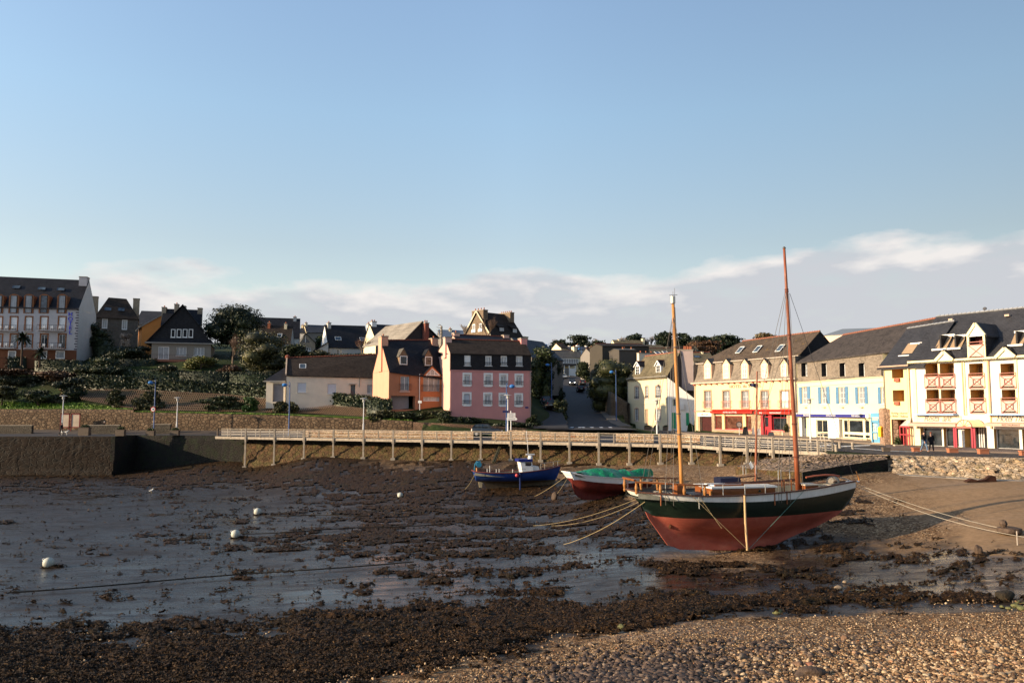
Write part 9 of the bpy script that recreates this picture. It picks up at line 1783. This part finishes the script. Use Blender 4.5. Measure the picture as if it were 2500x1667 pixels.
def car(label, pos, rz, col, L_=4.1, Wd=1.7, H_=1.48, pitch=0, lit=False, van=0):
 """front points to local -x"""
 t = thing('parked_car' if not lit else 'car', label, 'car', pos, rz); t.rotation_euler = (0, pitch, rz); mt = plain('car_%d_%d_%d' % tuple(int(c*100) for c in col), col, .25, .05, 2, 0); mt.node_tree.nodes['Principled BSDF'].inputs['Specular IOR Level'].default_value = .6
 S = [(0,.45,.55,.62),(.06,.30,.70,.74),(.25,.26,.82,.82),(.9,.24,.92,.85),(1.25,.24,.96,.85),(2.4,.24,.98,.85),(3.5,.26,1.0,.84),(3.95,.30,.98,.80),(4.1,.42,.85,.70)]
 def loft(S, w_top=.94):
  V = []; F = []
  for x, z0, z1, hw in S: V += [(x,-hw*.96,z0),(x,-hw,(z0+z1)*.5),(x,-hw*w_top,z1),(x,hw*w_top,z1),(x,hw,(z0+z1)*.5),(x,hw*.96,z0)]
  n = 6
  for i in range(len(S)-1):
   for k in range(n): F.append((i*n+k, (i+1)*n+k, (i+1)*n+(k+1)%n, i*n+(k+1)%n))
  return V, F + [tuple(range(n)), tuple(range((len(S)-1)*n, len(S)*n))[::-1]]
 kx, kz, ky = L_/4.1, H_/1.48, Wd/1.7; sc_ = lambda V: [((x-2.05)*kx, y*ky, z*kz) for x, y, z in V]
 V, F = loft(S); m = MB(); m.add(sc_(V), F); bo = m.build('body', mt, t, smooth=False)
 G = [(1.2,.93,.95,.76),(1.85,.93,1.42,.66),(2.6,.93,1.46,.66),(3.55 if not van else 3.8,.93,1.40,.64),(3.98,.93,1.0,.74)]; V, F = loft(G, .86); m = MB(); m.add(sc_(V), F); m.build('glasshouse', GL, t)
 m = MB(); V = [((x-2.05)*kx, s_*y*ky, z*kz) for x, y, z in ((1.8,.57,1.43),(2.6,.58,1.475),(3.58,.56,1.42)) for s_ in (-1,1)]; m.add(V + [(x,y,z+.035) for x,y,z in V], [(6,7,9,8),(8,9,11,10),(0,2,3,1),(2,4,5,3),(0,6,8,2),(2,8,10,4),(1,3,9,7),(3,5,11,9),(0,1,7,6),(4,10,11,5)]); m.build('roof', mt, t)
 m = MB()
 for y in (-.66,.66):
  for a, c in (((1.22,.95),(1.84,1.43)),((2.65,.95),(2.6,1.47)),((3.97,.98),(3.56,1.42))): m.bar(((a[0]-2.05)*kx,y*1.09*ky,a[1]*kz),((c[0]-2.05)*kx,y*.9*ky,c[1]*kz),.06)
 m.build('pillars', mt, t)
 for x in (.75,3.35):
  for y in (-.76,.76): m = MB(); m.tube([((x-2.05)*kx,(y-.09)*ky,.31),((x-2.05)*kx,(y+.09)*ky,.31)], .31, 14); w = m.build('wheel', TYRE, t); m = MB(); s_ = 1 if y > 0 else -1; m.tube([((x-2.05)*kx,(y+s_*.085)*ky,.31),((x-2.05)*kx,(y+s_*.1)*ky,.31)], .19, 12); m.build('rim', STEEL, w)
 for y in (-.6,.6): MB().box(-2.08*kx,-1.98*kx,(y-.14)*ky,(y+.14)*ky,.60,.74).build('headlight', LON if lit else LWH, t); MB().box(1.93*kx,2.06*kx,(y-.1)*ky,(y+.1)*ky,.72,1.0).build('tail_light', LRED, t)
 MB().box(2.03*kx,2.08*kx,-.26,.26,.55,.66).build('number_plate', PLATE, t); MB().box(-2.10*kx,-2.04*kx,-.26,.26,.40,.50).build('number_plate', PLATE, t)
 for y in (-.92,.92): MB().box(-.75,-.6,y*ky-.08,y*ky+.08,.95,1.08).build('mirror', mt, t)
 return t
car('dark blue hatchback on the quay road below the pink house', Vector(((1189-CX)/FPX*106,106,.10)), math.pi-.06, (.012,.018,.03), H_=1.58)
car('dark red estate car at far left beside the grey low wall', P_(101,1055.5,.004)+Vector((0,1.2,0)), -1.05, (.06,.010,.014), H_=1.5)
def rd(px, py, Y): p = at(px, py, Y); p.z = float(roadz(p.x, p.y)[0]) + .03; return p
car('dark car with lit headlamps driving down the hill road', rd(1397,935,206), 1.5, (.02,.022,.026), lit=True, pitch=0, H_=1.7)
car('pale silver car behind the one with lit headlamps', rd(1377,924,222)+Vector((0,4,.3)), 1.75, (.30,.33,.36)); car('dark grey parked car, upper one of two on the right of the hill road', rd(1420,943,204), -1.5, (.04,.035,.035), pitch=-.1); car('dark parked car, lower one of two on the right of the hill road', rd(1416.5,959,189), -1.5, (.015,.015,.018), pitch=-.1)
car('grey brown parked car, nearest in the side street', at(1340.5,1000,138.5), -1.42, (.05,.04,.038), H_=1.6, pitch=-.12, van=1); car('dark blue parked car behind the grey brown one in the side street', at(1331,990,144.5), -1.42, (.015,.02,.035), H_=1.6, pitch=-.12)
LPW = plain('lamp_white', (.62,.62,.62), .4, .06, 4, .05); LPB = plain('lamp_blue', (.05,.10,.24), .4, .1, 4, .05)
def lampw(label, px, yt, yb, z=0.0, Y=None):
 p = on(px, yb, z) if Y is None else at(px, yb, Y); t = thing('street_lamp', label, 'street lamp', p); H_ = at(px, yt, p.y).z - p.z; m = MB(); m.tube([(0,0,0),(0,0,1.2),(0,0,1.25),(0,0,H_-.55)], [.11,.10,.075,.055], 10); m.build('pole', LPW, t); m = MB(); m.lathe([(.07,-.55),(.17,-.5),(.19,-.08),(.08,-.05)], (0,0,H_), 12); m.build('lantern', plain('lantern_glass', (.40,.40,.38), .2, .1, 3, 0), t); m = MB(); m.lathe([(.5,-.06),(.5,-.03),(.10,.02)], (0,0,H_), 16); m.build('lamp_shade', LPW, t)
lampw('white lamp post in front of the notice boards at left', 151, 965.5, 1056, Y=113); lampw('white lamp post standing right of the short grey wall', 431, 970, 1050, Y=116); lampw('white lamp post behind the walkway, before the laurel hedge end', 887, 972, 1057, .0, Y=105); lampw('white lamp post before the pink house, beside the direction signs', 1240, 963.5, 1057, Y=101); lampw('slim white lamp post in front of the cream house', 1604.5, 976, 1060, Y=96); lampw('slim white lamp post in front of the yellow hotel', 1979.5, 973, 1079, Y=88)
def lampb(label, px, yt, yb, Y, side=-1):
 p = at(px, yb, Y); t = thing('street_lamp', label, 'street lamp', p); H_ = at(px, yt, Y).z - p.z; m = MB(); m.tube([(0,0,-.4),(0,0,H_-.2),(side*.1,0,H_+.02)], [.10,.06,.05], 8); m.tube([(0,0,H_-.6),(side*.7,0,H_-.25)], .035, 6); m.build('pole', LPB, t); m = MB(); m.ball((side*.72,0,H_-.42), .36, 12, 0, (1,1,.7)); m.build('lamp_shade', plain('shade_blue', (.04,.16,.42), .35, .1, 3, 0), t)
lampb('tall blue lamp post with a round speed sign on it', 375.5, 927, 1040, 117); t_ = at(374,999,116.8); m = MB(); m.tube([(0,.03,0),(0,-.03,0)], .38, 20); o = thing('speed_sign', 'round red-rimmed sign on the tall blue lamp post at left', 'sign', t_); m.build('rim', LRED, o); MB().tube([(0,-.035,0),(0,-.045,0)], .28, 20).build('face', WHT, o); textmesh('30', .34, o, BLK, (0,-.055,0))
lampb('tall blue lamp post in the middle of the trellis', 705, 932, 1056, 108); lampb('tall blue lamp post before the right windows of the pink house', 1236.5, 935, 1056, 102, 1); lampb('blue lamp post left of the hill road by the side street', 1347, 885, 1005, 142); lampb('blue lamp post in front of the huge round tree', 1505, 902, 1036, 134); lampb('slim far blue lamp post at the top of the hill road', 1420.5, 848, 914, 228); lampb('far blue lamp post above the green tree right of the pink house', 1340.5, 838, 900, 200)
t = thing('direction_sign', 'white pole with white direction boards behind the walkway rail, before the pink house', 'sign', at(1247.5,1058,99.5)); Y_ = 99.5; o0 = t.location; lo_ = lambda x, y: (at(x,y,Y_)-o0)
MB().tube([(0,0,0),(0,0,lo_(1247,1003).z)], .07, 8).build('pole', LPW, t)
for x0, x1, y0, y1, mt in ((1239,1259.5,1008,1011.2,WHT),(1239,1259.5,1011.8,1015.2,WHT),(1239,1259.5,1015.8,1019,WHT),(1237,1263,1019.6,1025.5,WHT)):
 a, c = lo_(x0,y1), lo_(x1,y0); m = MB(); m.prism([(a.x,-.1,a.z),(c.x-.12,-.1,a.z),(c.x,-.1,(a.z+c.z)/2),(c.x-.12,-.1,c.z),(a.x,-.1,c.z)], (0,.03,0)); bo_ = m.build('board', mt, t); m = MB(); m.box(a.x+.15, c.x-.3, -.108, -.1, (a.z+c.z)/2-.02, (a.z+c.z)/2+.03); m.build('text_line', plain('sign_grey', (.2,.2,.22), .6, .1, 3, 0), bo_)
a, c = at(1227,1007,101), at(1241.5,1002,101); m = MB(); m.box(a.x, c.x, 100.8, 100.85, a.z, c.z); o = m.build('blue_sign', plain('sign_navy', (.02,.025,.09), .5, .1, 3, 0)); tag(o, 'small dark blue arrow sign fixed on the lamp posts before the pink house', 'sign')
for i, (x0, x1) in enumerate(((146.5,170.8),(172,196.5))):
 a, c = at(x0,1044,123), at(x1,1009,123); t = thing('notice_board', 'red-framed notice board with pale sheet, %s of the two by the lamp post' % ('left', 'right')[i], 'notice board', (a.x,123,.3)); w, z0, z1 = c.x-a.x, a.z-.3, c.z-.3; m = MB(); m.box(0,.12,-.06,.06,-.3,z1); m.box(w-.12,w,-.06,.06,-.3,z1); m.box(0,w,-.06,.06,z1-.14,z1); m.box(0,w,-.06,.06,z0,z0+.14); m.build('frame', plain('frame_maroon', (.16,.02,.02), .5, .1, 3, .1), t); MB().box(.12,w-.12,.0,.03,z0+.14,z1-.14).build('sheet', plain('notice_sheet', (.45,.36,.27), .5, .15, 1.2, 0), t)
SHRB = MATS['leaf_mid']; PLT = plain('planter_concrete', (.13,.10,.075), .9, .2, 4, .4); PLR = plain('planter_terracotta', (.34,.13,.07), .8, .15, 4, .3); PLP = plain('planter_pale', (.45,.36,.27), .85, .15, 4, .3)
def planter(label, x0, x1, yt, yb, z, mat, plant=True, ph=.35, rz=0, Yo=0):
 p = on((x0+x1)/2, yb, z); p.y += Yo; w = (x1-x0)/FPX*p.y; h = at(0, yt, p.y).z - p.z; h = h - (ph if plant else 0); t = thing('planter', label, 'planter', p, rz); m = MB(); m.box(-w/2,w/2,0,w*.55,0,h-.08); m.box(-w/2-.04,w/2+.04,-.04,w*.55+.04,h-.08,h); m.build('box', mat, t)
 if plant: crown('plant', [(0,w*.28,h+ph*.3,w*.42,w*.25,ph*.7)], 500, .10, SHRB, t, int(x0), .3, .3, k=.6)
for a in (('planter of dark stone with straggly plant right of the white dog',190,215,1037,1063,.004,PLT),('stone planter with green top at the quay corner',281,302,1042,1064,.004,PLT),('stone planter left of the foot of the second white lamp post',355,375,1045,1063.5,.004,PLT),('stone planter in front of the second white lamp post',414,435,1044,1063,.004,PLT)): planter(*a)
for a in (('brown planter box against the cream house door',1574,1589,1038,1049.3,.14,PLT),('middle one of three brown planter boxes before the cream house',1597,1611,1038,1050,.14,PLT),('brown planter box at the right corner of the cream house',1620,1637,1038,1051,.14,PLT)): planter(*a, ph=.2)
planter('pale square planter with a round bush in the dark red gateway', 2186,2204,1067,1088.5,.14,PLP,ph=.7)
for a in (('terracotta planter box left of the walking couple',2231,2251,1092,1102.6,.145,PLR),('terracotta planter box below the restaurant window',2318,2340,1094,1105,.145,PLR),('terracotta planter box before the entrance canopy',2393,2415,1096,1108,.145,PLR),('terracotta planter box cut by the right edge',2495,2516,1100,1112,.145,PLR),('low grey concrete block on the road edge above the slipway',2157,2174,1092,1102,.01,PLT)): planter(*a, plant=False)
for px, yt, yb, lb in ((531.5,1046,1064,'dark squat bollard at the left end of the walkway'),(2050.5,1079,1094,'concrete bollard just right of the walkway end, far one'),(2082,1080,1098,'concrete bollard holding the chain at the walkway end'),(2041.5,1085,1102,'concrete end post where the walkway meets the road')):
 p = on(px, yb, .01); h = at(0, yt, p.y).z - p.z; m = MB(); m.lathe([(.13,0),(.12,h*.8),(.15,h*.85),(.12,h)], (0,0,0), 10); o = m.build('bollard', PLT if px < 600 else WOOD); o.location = p; tag(o, lb, 'bollard')
f6 = lambda x, y: q('T6', x, y)
for x0, x1, y0, y1, mt, lb in ((905,1062,495,690,'board_black','black chalk A-board on the pavement below the red shop window'),(1140,1195,520,680,'board_grey','grey menu board left of the dark red door'),(1262,1345,540,690,'board_white','pale menu board leaning by the dark red door'),(1515,1680,620,712,'board_slate','low dark slanted board under the right shop window')):
 (a, ya), (c, yc) = f6(x0, y0), f6(x1, y1); p = on((a+c)/2, yc+1, .14); w = (c-a)/FPX*p.y; h = (yc-ya)/FPX*p.y; mtl = plain(mt, dict(board_black=(.02,.02,.02),board_grey=(.3,.3,.33),board_white=(.5,.5,.5),board_slate=(.06,.06,.07))[mt], .6, .2, 5, .1); t = thing('menu_board', lb, 'sign board', p); m = MB(); m.prism([(-w*.5,-.25,0),(w*.4,-.25,0),(w*.3,0,h),(-w*.3,0,h)], (0,.04,0)); m.build('front_panel', mtl, t); m = MB(); m.prism([(-w*.4,.3,0),(w*.5,.3,0),(w*.3,.03,h),(-w*.3,.03,h)], (0,.03,0)); m.build('back_panel', mtl, t)
a = f6(835,455); p = on(a[0], 1061.5, .14); t = thing('traffic_mirror', 'round dark-rimmed road sign on a thin pole before the red shop window', 'sign', p); h = at(0, a[1], p.y).z - p.z; MB().tube([(0,0,0),(0,0,h)], .035, 6).build('pole', LPW, t); MB().tube([(0,-.02,h),(0,-.07,h)], .42, 18).build('rim', IRON, t); MB().tube([(0,-.071,h),(0,-.08,h)], .33, 18).build('face', plain('sign_back', (.35,.28,.25), .4, .1, 2, 0), t)
p = on(1925,1063,.14); t = thing('potted_hedge', 'trimmed bushy plant in a low trough between the two hotels', 'plant', p); crown('foliage', [(0,0,.9,.75,.4,.55),(.1,.1,1.3,.55,.35,.4)], 1500, .13, OLV, t, 5); MB().box(-.8,.8,-.3,.3,0,.45).build('trough', PLP, t)
for x, lb in ((1975,'white café table and chairs group'),): pass
for i, x in enumerate((2003,2012,2024)):
 p = on(x, 1074.5, .14); t = thing('cafe_table', ['round white café table, leftmost before the yellow hotel windows','round white café table, middle one before the yellow hotel windows','round white café table, rightmost before the yellow hotel windows'][i], 'table', p); MB().lathe([(.02,.70),(.38,.71),(.38,.74),(.02,.75)], (0,0,0), 14).build('tabletop', FRM, t); MB().lathe([(.22,0),(.03,.05),(.03,.7)], (0,0,0), 8).build('leg', FRM, t)
